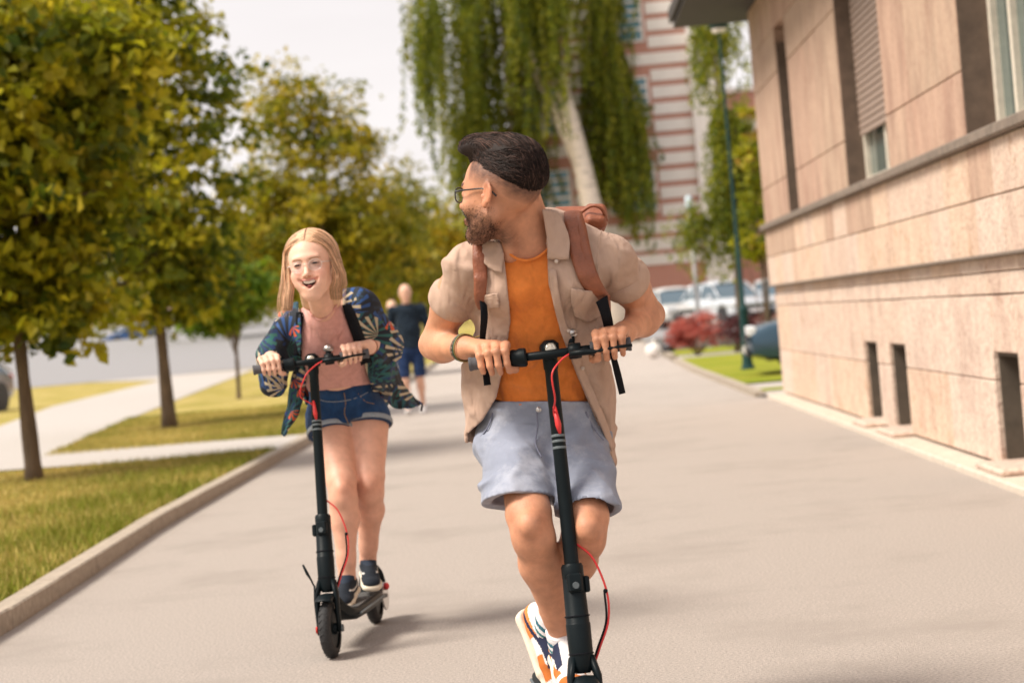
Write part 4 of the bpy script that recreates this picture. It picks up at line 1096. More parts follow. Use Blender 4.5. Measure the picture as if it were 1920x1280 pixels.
M_skin_tan = mat('tanned_skin', (.54, .255, .150), .52, scale=26, var=.16, bump=.2, bscale=260, tint=True, sss=.06, spec=.4)
M_skin_fair = mat('fair_skin', (.76, .46, .34), .5, scale=26, var=.10, bump=.08, bscale=260, tint=True, sss=.06, spec=.4)
M_hair_dark = mat('dark_brown_hair', (.018, .011, .009), .6, scale=40, var=.3, tint=True, spec=.15)
M_hair_blond = mat('blond_hair', (.70, .45, .29), .45, scale=40, var=.12, tint=True, spec=.5)


def cloth(name, col, scale=60, var=.08, bump=.30, bscale=900, sheen=.1, rough=.9, wrinkle=(14, .009, (1.5, 1, .7)), **k): return mat(name, col, rough, scale=scale, var=var, bump=bump, bscale=bscale, sheen=sheen, spec=.2, wrinkle=wrinkle, **k)


M_orange = cloth('orange_cotton', (.74, .22, .045)); M_beige = cloth("beige_linen", (.50, .345, .265), var=.06, scale=25); M_shorts = cloth('grey_blue_chino', (.26, .285, .36), scale=9, var=.14, wrinkle=(9, .008, (.6, .8, 1.6)), dirt=((.38, .40, .47), 7, .50))
M_leather = mat('brown_leather', (.24, .075, .035), .5, scale=30, var=.2, bump=.3, bscale=160); M_web = mat('black_webbing', (.008, .009, .012), .9, scale=60, bump=.3, bscale=700, spec=.15)
M_white_shoe = cloth('white_knit', (.72, .69, .68), scale=40); M_navy = cloth('navy_fabric', (.012, .02, .05)); M_shoe_or = cloth('orange_suede', (.50, .14, .03), scale=30); M_sole = mat('cream_sole', (.68, .60, .48), .7, scale=20); M_sock = cloth('white_sock', (.75, .73, .73)); M_teal = cloth('teal_stripe', (.02, .16, .18))
M_pink = cloth('dusty_pink_cotton', (.66, .35, .31)); M_denim = cloth('blue_denim', (.016, .055, .15), scale=14, var=.35, bump=.5); M_denim_in = cloth('pale_denim', (.30, .34, .38)); M_black = mat('black_plastic_frame', (.01, .01, .012), .3); M_lens = glass('spectacle_lens')
M_tee_navy = cloth('dark_navy_tee', (.010, .02, .035)); M_short_navy = cloth('navy_shorts', (.012, .03, .09)); M_canvas = cloth('black_canvas', (.015, .02, .028)); M_lace = cloth('white_lace', (.7, .68, .66))


def floral():
    """dark ground with radiating palm fronds in cream, blue, green and a few orange ones"""
    m = bpy.data.materials.new('floral_print'); m.use_nodes = True; nt = m.node_tree; b = nt.nodes['Principled BSDF']; L = nt.links.new
    tc = nd(nt, 'ShaderNodeTexCoord'); sp = nd(nt, 'ShaderNodeSeparateXYZ'); L(tc.outputs['Object'], sp.inputs[0])
    base = None
    def frond(scale, ang, off, nst, cola, colb, prev, thr, rad):
        cmb = nd(nt, 'ShaderNodeCombineXYZ'); L(sp.outputs[0], cmb.inputs[0]); L(sp.outputs[2], cmb.inputs[1])
        mp = nd(nt, 'ShaderNodeMapping'); mp.inputs['Rotation'].default_value = (0, 0, ang); mp.inputs['Location'].default_value = off; L(cmb.outputs[0], mp.inputs[0])
        vo = nd(nt, 'ShaderNodeTexVoronoi', voronoi_dimensions='2D', i_Scale=scale, i_Randomness=.9); L(mp.outputs[0], vo.inputs['Vector'])
        sc = nd(nt, 'ShaderNodeVectorMath', operation='SCALE'); L(mp.outputs[0], sc.inputs[0]); sc.inputs['Scale'].default_value = 1
        df = nd(nt, 'ShaderNodeVectorMath', operation='SUBTRACT'); L(sc.outputs[0], df.inputs[0]); L(vo.outputs['Position'], df.inputs[1])
        sx = nd(nt, 'ShaderNodeSeparateXYZ'); L(df.outputs[0], sx.inputs[0])
        shy = nd(nt, 'ShaderNodeMath', operation='ADD'); L(sx.outputs[1], shy.inputs[0]); shy.inputs[1].default_value = rad * .45 / scale
        at = nd(nt, 'ShaderNodeMath', operation='ARCTAN2'); L(sx.outputs[0], at.inputs[0]); L(shy.outputs[0], at.inputs[1])
        mu = nd(nt, 'ShaderNodeMath', operation='MULTIPLY'); L(at.outputs[0], mu.inputs[0]); mu.inputs[1].default_value = nst
        si = nd(nt, 'ShaderNodeMath', operation='SINE'); L(mu.outputs[0], si.inputs[0])
        g1 = nd(nt, 'ShaderNodeMath', operation='GREATER_THAN'); L(si.outputs[0], g1.inputs[0]); g1.inputs[1].default_value = thr
        ab = nd(nt, 'ShaderNodeMath', operation='ABSOLUTE'); L(at.outputs[0], ab.inputs[0]); g2 = nd(nt, 'ShaderNodeMath', operation='LESS_THAN'); L(ab.outputs[0], g2.inputs[0]); g2.inputs[1].default_value = 1.25
        ln = nd(nt, 'ShaderNodeVectorMath', operation='LENGTH'); L(df.outputs[0], ln.inputs[0]); g3 = nd(nt, 'ShaderNodeMath', operation='LESS_THAN'); L(ln.outputs['Value'], g3.inputs[0]); g3.inputs[1].default_value = rad / scale
        a1 = nd(nt, 'ShaderNodeMath', operation='MULTIPLY'); L(g1.outputs[0], a1.inputs[0]); L(g2.outputs[0], a1.inputs[1]); a2 = nd(nt, 'ShaderNodeMath', operation='MULTIPLY'); L(a1.outputs[0], a2.inputs[0]); L(g3.outputs[0], a2.inputs[1])
        sc2 = nd(nt, 'ShaderNodeSeparateColor'); L(vo.outputs['Color'], sc2.inputs[0]); cmx = nd(nt, 'ShaderNodeMix', data_type='RGBA'); g4 = nd(nt, 'ShaderNodeMath', operation='GREATER_THAN'); L(sc2.outputs[0], g4.inputs[0]); g4.inputs[1].default_value = .5
        L(g4.outputs[0], cmx.inputs['Factor']); cmx.inputs['A'].default_value = (*cola, 1); cmx.inputs['B'].default_value = (*colb, 1)
        o = nd(nt, 'ShaderNodeMix', data_type='RGBA'); L(a2.outputs[0], o.inputs['Factor']); L(prev, o.inputs['A']); L(cmx.outputs['Result'], o.inputs['B']); return o.outputs['Result']
    n1 = nd(nt, 'ShaderNodeTexNoise', i_Scale=12.0, i_Detail=2.0); L(tc.outputs['Object'], n1.inputs['Vector'])
    cr_ = nd(nt, 'ShaderNodeValToRGB'); e = cr_.color_ramp.elements; cr_.color_ramp.interpolation = 'CONSTANT'; e[0].color = (.005, .009, .018, 1); e[1].position = .54; e[1].color = (.008, .03, .11, 1)
    x = e.new(.62); x.color = (.01, .10, .09, 1); x = e.new(.67); x.color = (.005, .009, .018, 1); L(n1.outputs[0], cr_.inputs[0])
    c = frond(7, .5, (.3, .1, 0), 17, (.012, .08, .10), (.015, .06, .20), cr_.outputs[0], .2, .50)
    c = frond(6, 1.9, (.0, .7, 0), 19, (.42, .35, .24), (.02, .10, .09), c, .35, .46)
    c = frond(8, -.9, (.5, .35, 0), 15, (.46, .39, .28), (.01, .02, .04), c, .3, .48)
    c = frond(9, 2.7, (.15, .62, 0), 9, (.55, .09, .03), (.01, .03, .05), c, .1, .25)
    L(c, b.inputs['Base Color']); b.inputs['Roughness'].default_value = .75
    return m


M_floral = floral()


def shoe(name, parent, ankle, toe_dir, up, L_=.29, s=1.0, style='sneaker', drop=.085):
    """ankle = centre of the ankle joint; built as sole, upper, laces; frame: t toe, u up, r side"""
    t = nrm(toe_dir); u = np.asarray(up, float); u = nrm(u - t * (u @ t)); r = np.cross(t, u); A = np.asarray(ankle, float)
    def L(x, y, z): return A + r * x * s + t * y * s + u * (z - drop) * s
    B = np.stack([r, t, u], 1)
    hl = L_ / .29
    up_prims = [ecyl(L(0, -.045, .045), L(0, .10 * hl, .034), (.033 * s, .034 * s), (.043 * s, .026 * s), r, .03), ell(L(0, .150 * hl, .030), B, (.043 * s, .055 * s, .026 * s), .03), ecyl(L(0, -.02, .05), L(0, .005, .098), (.036 * s, .05 * s), (.038 * s, .045 * s), r, .03), cone(L(0, .02, .085), L(0, .10 * hl, .052), .03 * s, .028 * s, .02)]
    inner = cone(L(0, .0, .14), L(0, 0, .075), .043 * s, .035 * s, .004, 's')
    def post(P, v):
        z = ((P - A) @ u) / s + drop; return np.maximum(v, .012 * s - z * s)
    V, Q = sdf_mesh(up_prims + [inner], .0036, post)
    loc = inv = (V - A) @ B / s; y = loc[:, 1]; z = loc[:, 2] + drop; x = loc[:, 0]
    if style == 'runner':
        c = np.tile(np.array([.74, .71, .70]), (len(V), 1)); m1 = (z < .050) & (y > .075) & (y < .155); c[m1] = (.52, .15, .03); m2 = (z < .06) & (y < .02); c[m2] = (.66, .22, .06)
        m3 = (z > .045) & (y > -.01) & (y < .125) & (np.abs(x) < .036) & (np.abs(x) > .019); c[m3] = (.02, .025, .06); m4 = (y > .175); c[m4] = (.52, .15, .03)
        m5 = np.abs(z - .045 - (y + .02) * .18) < .006; c[m5 & (np.abs(x) > .02)] = (.02, .025, .06)
    else:
        c = np.tile(np.array([.012, .017, .026]), (len(V), 1)); m5 = (np.abs(z - .058 + .012 * np.sin((y + .02) * 28)) < .004) & (np.abs(x) > .028); c[m5] = (.6, .58, .55); m3 = (z > .09); c[m3] = (.02, .03, .05)
    o = mesh_obj(name, V, Q, mat('shoe_upper', (1, 1, 1), .8, var=.05, tint=True, bump=.2, bscale=500, spec=.25), parent, cols=c)
    # sole
    sp = [ecyl(L(0, -.052, .010), L(0, .12 * hl, .010), (.037 * s, .014 * s), (.047 * s, .014 * s), r, .02), ell(L(0, .165 * hl, .012), B, (.044 * s, .050 * s, .014 * s), .02), ell(L(0, -.045, .014), B, (.036 * s, .032 * s, .018 * s), .02)]
    def post2(P, v):
        z = ((P - A) @ u) + drop * s; return np.maximum(np.maximum(v - .004, -z), z - .026 * s)
    V, Q = sdf_mesh(sp, .0036, post2); mesh_obj('sole', V, Q, M_sole, o)
    lm = M_lace
    for i in range(5):
        y_ = .012 + i * .020; zt = .113 - i * .0095
        mb = MB(); mb.tube([L(-.024, y_, zt - .012), L(-.012, y_ + .004, zt), L(.012, y_ + .004, zt), L(.024, y_, zt - .012)], .0032 * s, 6); mb.build('lace', lm, o, smooth=True)
    return o


# ------------------------------------------------------------------ electric scooter
M_sc = mat('matte_black_metal', (.004, .008, .010), .45, scale=40, var=.1, bump=.05, spec=.16); M_tyre = mat('tyre_rubber', (.02, .02, .021), .75, bump=.3, bscale=120); M_grip = mat('grey_rubber_grip', (.10, .10, .11), .8, bump=.5, bscale=500)
M_red = mat('red_cable', (.60, .03, .03), .45); M_deck = mat('deck_rubber', (.075, .072, .070), .85, bump=.5, bscale=220); M_chrome = mat('brushed_steel', (.62, .60, .58), .28, .9); M_refl = mat('red_reflector', (.55, .03, .02), .25); M_strip = mat('grey_stem_print', (.10, .12, .13), .5)


def scooter(label, front, back_dir, bar_l, bar_r, tube_top, wheelbase=.80, bell=None, kick=True, lean=0.0):
    """front: ground contact of the front wheel; back_dir: horizontal unit vector to the rear; bar_l/bar_r: ends of the handlebar (image left / right)"""
    front = np.asarray(front, float); bd = nrm(back_dir); side = nrm(np.cross(bd, (0, 0, 1))); bl, br = np.asarray(bar_l, float), np.asarray(bar_r, float); bc = np.asarray(tube_top, float)
    ax = nrm(br - bl); root = empty('electric_scooter', front, label, 'scooter'); up0 = nrm((bc - front) - bd * ((bc - front) @ bd)) if True else None
    rs = nrm(np.cross(bd, up0))            # sideways, pointing image right when bd goes away
    if rs @ ax < 0: rs = -rs
    A = front + up0 * .108                 # axle
    h0 = A + up0 * .165 + bd * .035; stem_dir = nrm(bc - h0)
    H = np.linalg.norm(bc - h0)
    def S(t, x=0, y=0): return h0 + stem_dir * t + rs * x + bd * y
    # front wheel
    def wheel(Cx, m1='wheel'):
        mb = MB(); pr = []
        for i in range(17):
            a = -math.pi * .62 + i / 16 * math.pi * 1.24; pr.append((.082 + .026 * math.cos(a), .023 * math.sin(a)))
        mb.lathe(pr, Cx, rs, 64); wh = mb.build('wheel', M_tyre, root, smooth=True)
        for s_ in (1, -1):
            for i in range(26):      # tread grooves as raised blocks
                t0 = 2 * math.pi * i / 26; q = []
                u1, u2 = bd, up0
                for (da, h_) in ((0, .002), (.05, .009), (.11, .017)):
                    aa = t0 + da; rr = .1085 - (h_ / .023) ** 2 * .006; q.append(Cx + (rr - .0012) * (math.cos(aa) * u1 + math.sin(aa) * u2) + rs * h_ * s_)
                if i == 0 : tb = MB()
                tb.tube(q, .0021, 4, up=rs)
            o = tb.build('tread', M_tyre, wh); o['kind'] = 'stuff'
        mb = MB(); mb.lathe([(.0, -.03), (.02, -.03), (.022, -.018), (.070, -.014), (.080, -.018), (.080, .018), (.070, .014), (.022, .018), (.02, .03), (0, .03)], Cx, rs, 32); autosmooth(mb.build('rim', M_sc, wh))
        return wh
    wheel(A)
    # fork : two flat legs joined by a crown, and short fender
    for s_ in (1, -1):
        mb = MB(); mb.tube([A + rs * s_ * .036 - up0 * .012, A + rs * s_ * .038 + up0 * .05, A + rs * s_ * .037 + up0 * .13 + bd * .012, S(.01, s_ * .024)], [.012, .013, .015, .018], 10, ell=(1.3, .7), up=bd); mb.build('fork_leg', M_sc, root, smooth=True)
        mb = MB(); mb.tube([A + rs * s_ * .046, A + rs * s_ * .052], .014, 14); mb.build('axle_cap', M_refl if s_ < 0 else M_strip, root)
    V = []; Fc = []
    n = 18
    for i in range(n + 1):
        a = math.radians(60 + 105 * i / n); cc = A - 0 * up0
        dr = math.cos(a) * bd * -1 + math.sin(a) * up0
        for x in (-.034, -.026, 0, .026, .034): V.append(cc + dr * (.128 + (.006 if abs(x) < .03 else -.004) - abs(x) * .1) + rs * x)
        if i:
            for k in range(4): Fc.append(((i - 1) * 5 + k, (i - 1) * 5 + k + 1, i * 5 + k + 1, i * 5 + k))
    o = mesh_obj('front_fender', V, Fc, M_sc, root); md = o.modifiers.new('s', 'SOLIDIFY'); md.thickness = .004
    # steering column: fat lower sleeve, hinge, latch, slim tube
    mb = MB(); ring = lambda t, r: (r, t)
    mb.lathe([(.020, -.03), (.030, -.01), (.0325, .03), (.0335, .10), (.033, .102), (.0318, .104), (.0295, .22), (.0288, .222), (.0300, .225), (.0300, .255), (.0265, .262), (.0, .262)], h0, stem_dir, 28); autosmooth(mb.build('steering_column', M_sc, root), 30)
    mb = MB(); mb.lathe([(.0200, .25), (.0178, H - .05), (.0205, H - .045), (.0205, H + .012), (0, H + .014)], h0, stem_dir, 28); autosmooth(mb.build('stem', M_sc, root), 30)
    B = np.stack([rs, nrm(np.cross(stem_dir, rs)), stem_dir], 1)
    def bx(name, c, half, m, bev=.006, par=root):
        mb = MB(); mb.box(-np.array(half), np.array(half), bev); M4 = np.eye(4); M4[:3, :3] = B; M4[:3, 3] = c; mb.xf(M4); return mb.build(name, m, par)
    bx('hinge_block', S(.215, 0, -.028), (.021, .012, .026), M_sc); bx('latch', S(.205, -.034 if kick else .034, 0), (.008, .014, .022), M_sc, .004)
    mb = MB(); mb.tube([S(.21, .0, -.036), S(.21, 0, -.045)], .009, 12); mb.build('hinge_bolt', M_strip, root)
    for t_ in (.12, .02): mb = MB(); mb.lathe([(.0338, t_), (.0343, t_ + .002), (.0338, t_ + .004)], h0, stem_dir, 28); mb.build('collar_ring', M_web, root)
    for tt, w_ in ((H - .235, .019), (H - .25, .016), (H - .268, .019)):
        mb = MB(); mb.lathe([(.0188, tt), (.0194, tt + .001), (.0194, tt + .006), (.0188, tt + .007)], h0, stem_dir, 24); mb.build('stem_print', M_strip, root)
    # handlebar
    mb = MB(); mb.tube([bl + ax * .02, br - ax * .02], .0115, 16); mb.build('handlebar', M_sc, root, smooth=True)
    Ln = np.linalg.norm(br - bl)
    for nm, e, d in (('grip', bl, ax), ('grip', br, -ax)):
        mb = MB(); pr = [(.0, 0), (.0185, .001), (.0195, .006), (.0175, .012)] + [(.0172 + (.0006 if i % 2 else 0), .014 + i * .004) for i in range(22)] + [(.019, .105), (.0195, .112), (.0, .113)]
        mb.lathe(pr, e, d, 22); autosmooth(mb.build(nm, M_grip, root), 50)
    # control pod, display head with lamp
    hb = bc
    mb = MB(); mb.lathe([(0, -.022), (.023, -.021), (.025, -.014), (.023, -.005), (.026, .004), (.026, .018), (.022, .022), (0, .022)], bl + ax * .138, ax, 20); autosmooth(mb.build('control_ring', M_sc, root), 40)
    hd = bx('head_unit', hb + stem_dir * .004 - B[:, 1] * .004, (.025, .032, .026), M_sc, .011)
    f_ = -nrm(B[:, 1]) if (B[:, 1] @ bd) > 0 else nrm(B[:, 1])
    mb = MB(); mb.lathe([(0, .0), (.020, .0), (.021, .004), (.018, .006)], hb + f_ * .033 + stem_dir * .004, f_, 22); mb.build('headlight_bezel', M_sc, hd, smooth=True)
    mb = MB(); mb.lathe([(.0165, 0), (.0165, .003), (.012, .006), (0, .007)], hb + f_ * .034 + stem_dir * .004, f_, 22); mb.build('headlight', mat('clear_lens', (.55, .5, .42), .12, .4, scale=200, var=.5), hd, smooth=True)
    # brake lever and clamp
    cl = br - ax * .155; mb = MB(); mb.lathe([(0, -.018), (.021, -.017), (.022, .0), (.021, .017), (0, .018)], cl, ax, 18); mb.build('brake_clamp', M_sc, root, smooth=True)
    pv = cl + f_ * .030 - stem_dir * .010
    mb = MB(); mb.tube([pv - ax * .02, pv + ax * .02, pv + ax * .05 - stem_dir * .004 + f_ * .008, pv + ax * .10 + f_ * .012, pv + ax * .150 + f_ * .010], [.013, .014, .009, .0065, .0065], 10, ell=(.7, 1.2)); mb.build('brake_lever', M_sc, root, smooth=True)
    bp = bc + ax * .062 + stem_dir * .016
    mb = MB(); mb.lathe([(.010, 0), (.012, .012), (.010, .02)], bp, stem_dir, 14); bel = mb.build('bell', M_sc, root, smooth=True)
    mb = MB(); mb.lathe([(.014, .018), (.0195, .022), (.0205, .030), (.017, .040), (.008, .046), (0, .047)], bp, stem_dir, 24); mb.build('bell_dome', M_chrome, bel, smooth=True)
    # cables
    s0 = pv - ax * .018; s1 = S(H - .165, -.006, -.021)
    mid1 = (s0 * .55 + s1 * .45) + f_ * .055 - ax * .035 + stem_dir * .012; mid2 = s0 * .2 + s1 * .8 + f_ * .045 - ax * (.045 if kick else .012)
    MB().tube(list(cr_up(np.array([s0, s0 * .7 + mid1 * .3 - ax * .01, mid1, mid2, s1 - ax * .002, S(H - .20, 0, -.018)]), 30)), .0026, 8).build('brake_cable', M_red, root, smooth=True)
    MB().tube([S(H - .15, -.004, -.017), S(H - .20, .001, -.021), S(H - .225, .003, -.017)], [.005, .0085, .004], 8).build('cable_guide', M_red, root, smooth=True)
    c0 = S(.315, .018, .004); c3 = S(-.02, .034, .03)
    pts = [c0, S(.27, .06, .005), S(.18, .088, .01), S(.10, .085, .015), S(.03, .055, .02), c3]
    MB().tube(list(cr_up(np.array(pts), 30)), .0030, 8).build('brake_cable', M_red, root, smooth=True)
    pts2 = [p + rs * -.006 for p in pts[2:]]; MB().tube(list(cr_up(np.array(pts2), 20)), .0030, 8).build('power_cable', M_web, root, smooth=True)
    MB().ico(S(.18, .085, .01), .0065, 6).build('cable_clip', M_web, root, smooth=True)
    # deck
    Dk = front + up0 * .0; z0 = .098; 
    def K(x, y, z): return front + rs * x + bd * y + up0 * z
    V = []; Fc = []; sec = [(.085, .030, .155, .225), (.125, .045, .125, .185), (.17, .066, .112, .156), (.22, .074, .105, .150), (.40, .077, .100, .148), (.62, .077, .100, .148), (.67, .070, .108, .148), (.70, .05, .118, .146)]
    for (y, hw, a, b_) in sec:
        V += [K(x, y, z) for (x, z) in ((-hw, a + .012), (-hw, b_ - .010), (-hw + .008, b_), (hw - .008, b_), (hw, b_ - .010), (hw, a + .012), (hw - .02, a), (-hw + .02, a))]
    for i in range(len(sec) - 1):
        for k in range(8): j = (k + 1) % 8; Fc.append((i * 8 + k, i * 8 + j, (i + 1) * 8 + j, (i + 1) * 8 + k))
    Fc += [tuple(range(7, -1, -1)), tuple(range((len(sec) - 1) * 8, len(sec) * 8))]
    dk = mesh_obj('deck', V, Fc, M_sc, root); autosmooth(dk, 40)
    V = [K(-.064, .23, .1505), K(.064, .23, .1505), K(.066, .64, .1505), K(-.066, .64, .1505)]; o = mesh_obj('deck_mat', V, [(0, 1, 2, 3)], M_deck, dk, smooth=False); md = o.modifiers.new('s', 'SOLIDIFY'); md.thickness = .003; md.offset = 1
    for s_ in (1, -1): MB().tube([K(s_ * .0785, .2, .13), K(s_ * .0785, .64, .13)], [.005, .005], 6).build('side_strip', M_strip, dk)
    wheel(front + bd * wheelbase + up0 * .108)
    C2 = front + bd * wheelbase + up0 * .108
    for s_ in (1, -1): MB().tube([K(s_ * .045, .66, .125), C2 + rs * s_ * .045 + bd * .02], [.014, .012], 8).build('rear_fork', M_sc, root, smooth=True)
    V = []; Fc = []
    for i in range(n + 1):
        a = math.radians(10 + 150 * i / n); dr = -math.cos(a) * bd + math.sin(a) * up0
        for x in (-.034, -.026, 0, .026, .034): V.append(C2 + dr * (.124 + (.006 if abs(x) < .03 else -.006)) + rs * x)
        if i:
            for k in range(4): Fc.append(((i - 1) * 5 + k, (i - 1) * 5 + k + 1, i * 5 + k + 1, i * 5 + k))
    o = mesh_obj('rear_fender', V, Fc, M_sc, root); md = o.modifiers.new('s', 'SOLIDIFY'); md.thickness = .004
    MB().lathe([(0, -.004), (.058, -.003), (.058, .003), (0, .004)], C2 + rs * .05, rs, 28).build('brake_disc', M_chrome, root); MB().ico(C2 + rs * .058 + up0 * .04, (.014, .018, .016), 8).build('brake_caliper', M_red, root, smooth=True)
    if kick:
        MB().tube([A - rs * .040 + up0 * .16, A - rs * .050 + up0 * .19, A - rs * .062 + up0 * .215, A - rs * .075 + up0 * .25], [.003, .0035, .006, .004], 8).build('cable_loop', M_sc, root, smooth=True)
        MB().tube([A - rs * .046 - up0 * .02, A - rs * .046 + up0 * .10, A - rs * .040 + up0 * .17], .0035, 6).build('motor_cable', M_sc, root, smooth=True)
    return root, dict(S=S, K=K, ax=ax, f=f_, up=stem_dir, side=rs, bc=bc)
# ------------------------------------------------------------------ the man on the front scooter
mb_l = W(879, 683, 5.44); mb_r = W(1184, 644, 5.40)
wf = G(1112, 1432); wf = np.array([wf[0], wf[1], 0])
_ms, MS = scooter('black electric scooter ridden by the man in the orange shirt, in front', W(1108, 1400, 5.30) * np.array([1, 1, 0]), (-.13, 1, 0), mb_l, mb_r, W(1030, 660, 5.46), kick=False)

man = empty('person', tuple(W(1040, 1262, 5.75)), 'man in orange shirt and open beige overshirt looking back from his scooter', 'person')
C_ear = np.array([0, 0, 0])
m_fwd = nrm((-.87, .49, .08)); Bm = basis(m_fwd, roll=math.radians(-2)); hc = W(940, 368, 5.33); hs = 1.07
hp, HL = head(hc, Bm, hs)
pel, bel, che, uch, nkb = W(1012, 805, 5.72), W(1016, 700, 5.68), W(1010, 580, 5.56), W(1010, 510, 5.50), W(1000, 462, 5.46)
latm = nrm(W(1147, 488, 5.45) - W(870, 503, 5.47))
shR, elR, wrR = W(878, 500, 5.48), W(813, 646, 5.68), W(872, 652, 5.49)
shL, elL, wrL = W(1143, 484, 5.46), W(1219, 590, 5.70), W(1170, 624, 5.49)
torso = [ecyl(pel, bel, (.150, .112), (.145, .105), latm, .05), ecyl(bel, che, (.148, .105), (.165, .118), latm, .05), ecyl(che, uch, (.168, .118), (.165, .100), latm, .05),
         ecyl(uch, W(1003, 478, 5.47), (.155, .095), (.07, .07), latm, .06), cone(W(985, 455, 5.46), shR, .050, .052, .06), cone(W(1025, 452, 5.47), shL, .042, .050, .06),
         ell(W(960, 540, 5.44), np.eye(3), (.075, .05, .06), .05), ell(W(1065, 530, 5.42), np.eye(3), (.075, .05, .06), .05)]
neck = [cone(W(1000, 468, 5.46), W(968, 395, 5.39), .054, .050, .04), cone(W(1012, 460, 5.50), W(978, 362, 5.40), .044, .048, .04), cone(W(955, 478, 5.40), W(948, 400, 5.34), .018, .02, .03)]
armR, armL = arm(shR, elR, wrR, .93), arm(shL, elL, wrL, .92)
sdown = -MS['up']; fB = MS['f']; uB = nrm(np.cross(MS['ax'], fB)); uB = uB if uB[2] > 0 else -uB
fB = nrm(np.cross(uB, MS['ax'])); fB = fB if fB @ MS['f'] > 0 else -fB
handR = hand(mb_l + MS['ax'] * .060, -MS['ax'], fB, uB, wrR, inner=-.048, s=1.08, spread=.0235)
handL = hand(mb_r - MS['ax'] * .052, MS['ax'], fB, uB, wrL, inner=-.040, s=1.05, spread=.0225)
hipR, knR, akR = W(972, 815, 5.72), W(994, 985, 5.38), W(1056, 1196, 5.60)
hipL, knL, akL = W(1070, 812, 5.72), W(1102, 992, 5.42), W(1028, 1160, 5.72)
bk = np.array([0, .9, -.3])
legR, legL = leg(hipR, knR, akR, 1.03, bk, .062), leg(hipL, knL, akL, 1.06, bk, .062)
footp = []
body = torso + [group(neck + hp, .02)] + [group(armR + handR, .02)] + [group(armL + handL, .02)] + [group(legR, .02), group(legL, .02)] + footp
thin = [ecyl(pel, bel, (.128, .090), (.122, .085), latm, .05), ecyl(bel, che, (.122, .085), (.140, .092), latm, .05), ecyl(che, uch, (.142, .092), (.142, .080), latm, .05), ecyl(uch, W(1003, 478, 5.48), (.140, .078), (.07, .065), latm, .06), cone(W(985, 455, 5.47), shR, .045, .046, .06), cone(W(1022, 455, 5.48), shL, .036, .045, .06)]
body = thin + neck + hp + armR + handR + armL + handL + legR + legL


def tint_man(V):
    c = np.ones((len(V), 3)); q = inv_local(V, hc, Bm, hs); x, y, z = q.T; inh = (z > -.17) & (y > -.14) & (y < .15) & (z < .16) & (np.abs(x) < .11)
    nz_ = vnoise(V, 160, 9) * .5 + vnoise(V, 420, 10) * .5
    # beard
    bz = -.018 - .35 * np.clip(.02 - y, 0, .1) + .0; jaw = np.clip((bz - z) / .030, 0, 1) * np.clip((y + .030) / .03, 0, 1) * np.clip((z + .135) / .02, 0, 1)
    jaw *= np.clip((.105 - y) / .01, .5, 1); b = np.clip(jaw * (.72 + .35 * nz_), 0, .88) * inh
    # cropped sides fading into skin
    line = .030 + .0 * y; lower = .050 + .35 * np.clip(y, 0, .2) - .62 * np.clip(-y - .015, 0, .075); fade = np.clip((z - lower + .036) / .036, 0, 1) ** .8 * np.clip((.066 - y) / .012, 0, 1); fade = np.clip(fade * (.85 + .25 * nz_), 0, .93) * inh
    fade *= (np.abs(x) < .09)
    t = np.maximum(b, fade)[:, None]; c = c * (1 - t) + np.array([.13, .12, .14]) * t
    brow = inh & (y > .07) & (z > .024) & (z < .034) & (np.abs(x) > .012) & (np.abs(x) < .05); c[brow] = (.15, .12, .12)
    lips = inh & (y > .094) & (z < -.05) & (z > -.074) & (np.abs(x) < .026); c[lips] *= (.9, .62, .62)
    e = inh & (np.hypot(np.abs(x) - .080, 0) < .02) & (np.abs(y + .005) < .022) & (np.abs(z) < .035) & (np.abs(x) > .072); c[e & (np.abs(x) > .082)] *= np.array([1.06, .94, .90])
    # knees redder, hands and wrists lighter, freckle-scale variation
    for k_, r_ in ((knR, .07), (knL, .07)):
        w_ = np.clip(1 - np.linalg.norm(V - k_, axis=1) / r_, 0, 1)[:, None]; c *= 1 - w_ * np.array([.04, .16, .20])
    hw = (np.linalg.norm(V - wrR, axis=1) < .13) | (np.linalg.norm(V - wrL, axis=1) < .13); c[hw] *= np.array([1.12, 1.12, 1.1])
    return c * (1 + .05 * vnoise(V, 30, 2))[:, None]


V, Q = sdf_mesh(body, .0036)
mesh_obj('body', V, Q, M_skin_tan, man, cols=tint_man(V))

# --- hair
def hl(x, y, z): return HL(x, y, z)
hairp = [ell(hl(0, -.020, .052), Bm, np.array([.079, .098, .085]) * hs, .01), ell(hl(0, .030, .119), Bm, np.array([.060, .080, .038]) * hs, .03), ell(hl(-.002, .082, .119), Bm, np.array([.048, .031, .028]) * hs, .025), ell(hl(0, -.040, .103), Bm, np.array([.066, .068, .043]) * hs, .03), ell(hl(.0, -.072, .06), Bm, np.array([.064, .044, .056]) * hs, .03)]
_gx = np.linspace(-.075, .075, 41); _gy = np.linspace(-.135, .125, 61); _gz = np.linspace(.20, .0, 101)
_P = np.array([[[hl(x, y, z) for z in _gz] for y in _gy] for x in _gx], dtype=np.float32) if False else (hc + (np.stack(np.meshgrid(_gx, _gy, _gz, indexing='ij'), -1) * hs) @ Bm.T).astype(np.float32)
_S = sdf(hairp, _P) < 0; _H = np.where(_S.any(-1), _gz[np.argmax(_S, -1)], -.5)
def hair_h(x, y):
    i = np.clip((x + .075) / .150 * 40, 0, 39.99); j = np.clip((y + .135) / .260 * 60, 0, 59.99); a, b_ = int(i), int(j); fa, fb = i - a, j - b_
    return (_H[a, b_] * (1 - fa) + _H[a + 1, b_] * fa) * (1 - fb) + (_H[a, b_ + 1] * (1 - fa) + _H[a + 1, b_ + 1] * fa) * fb


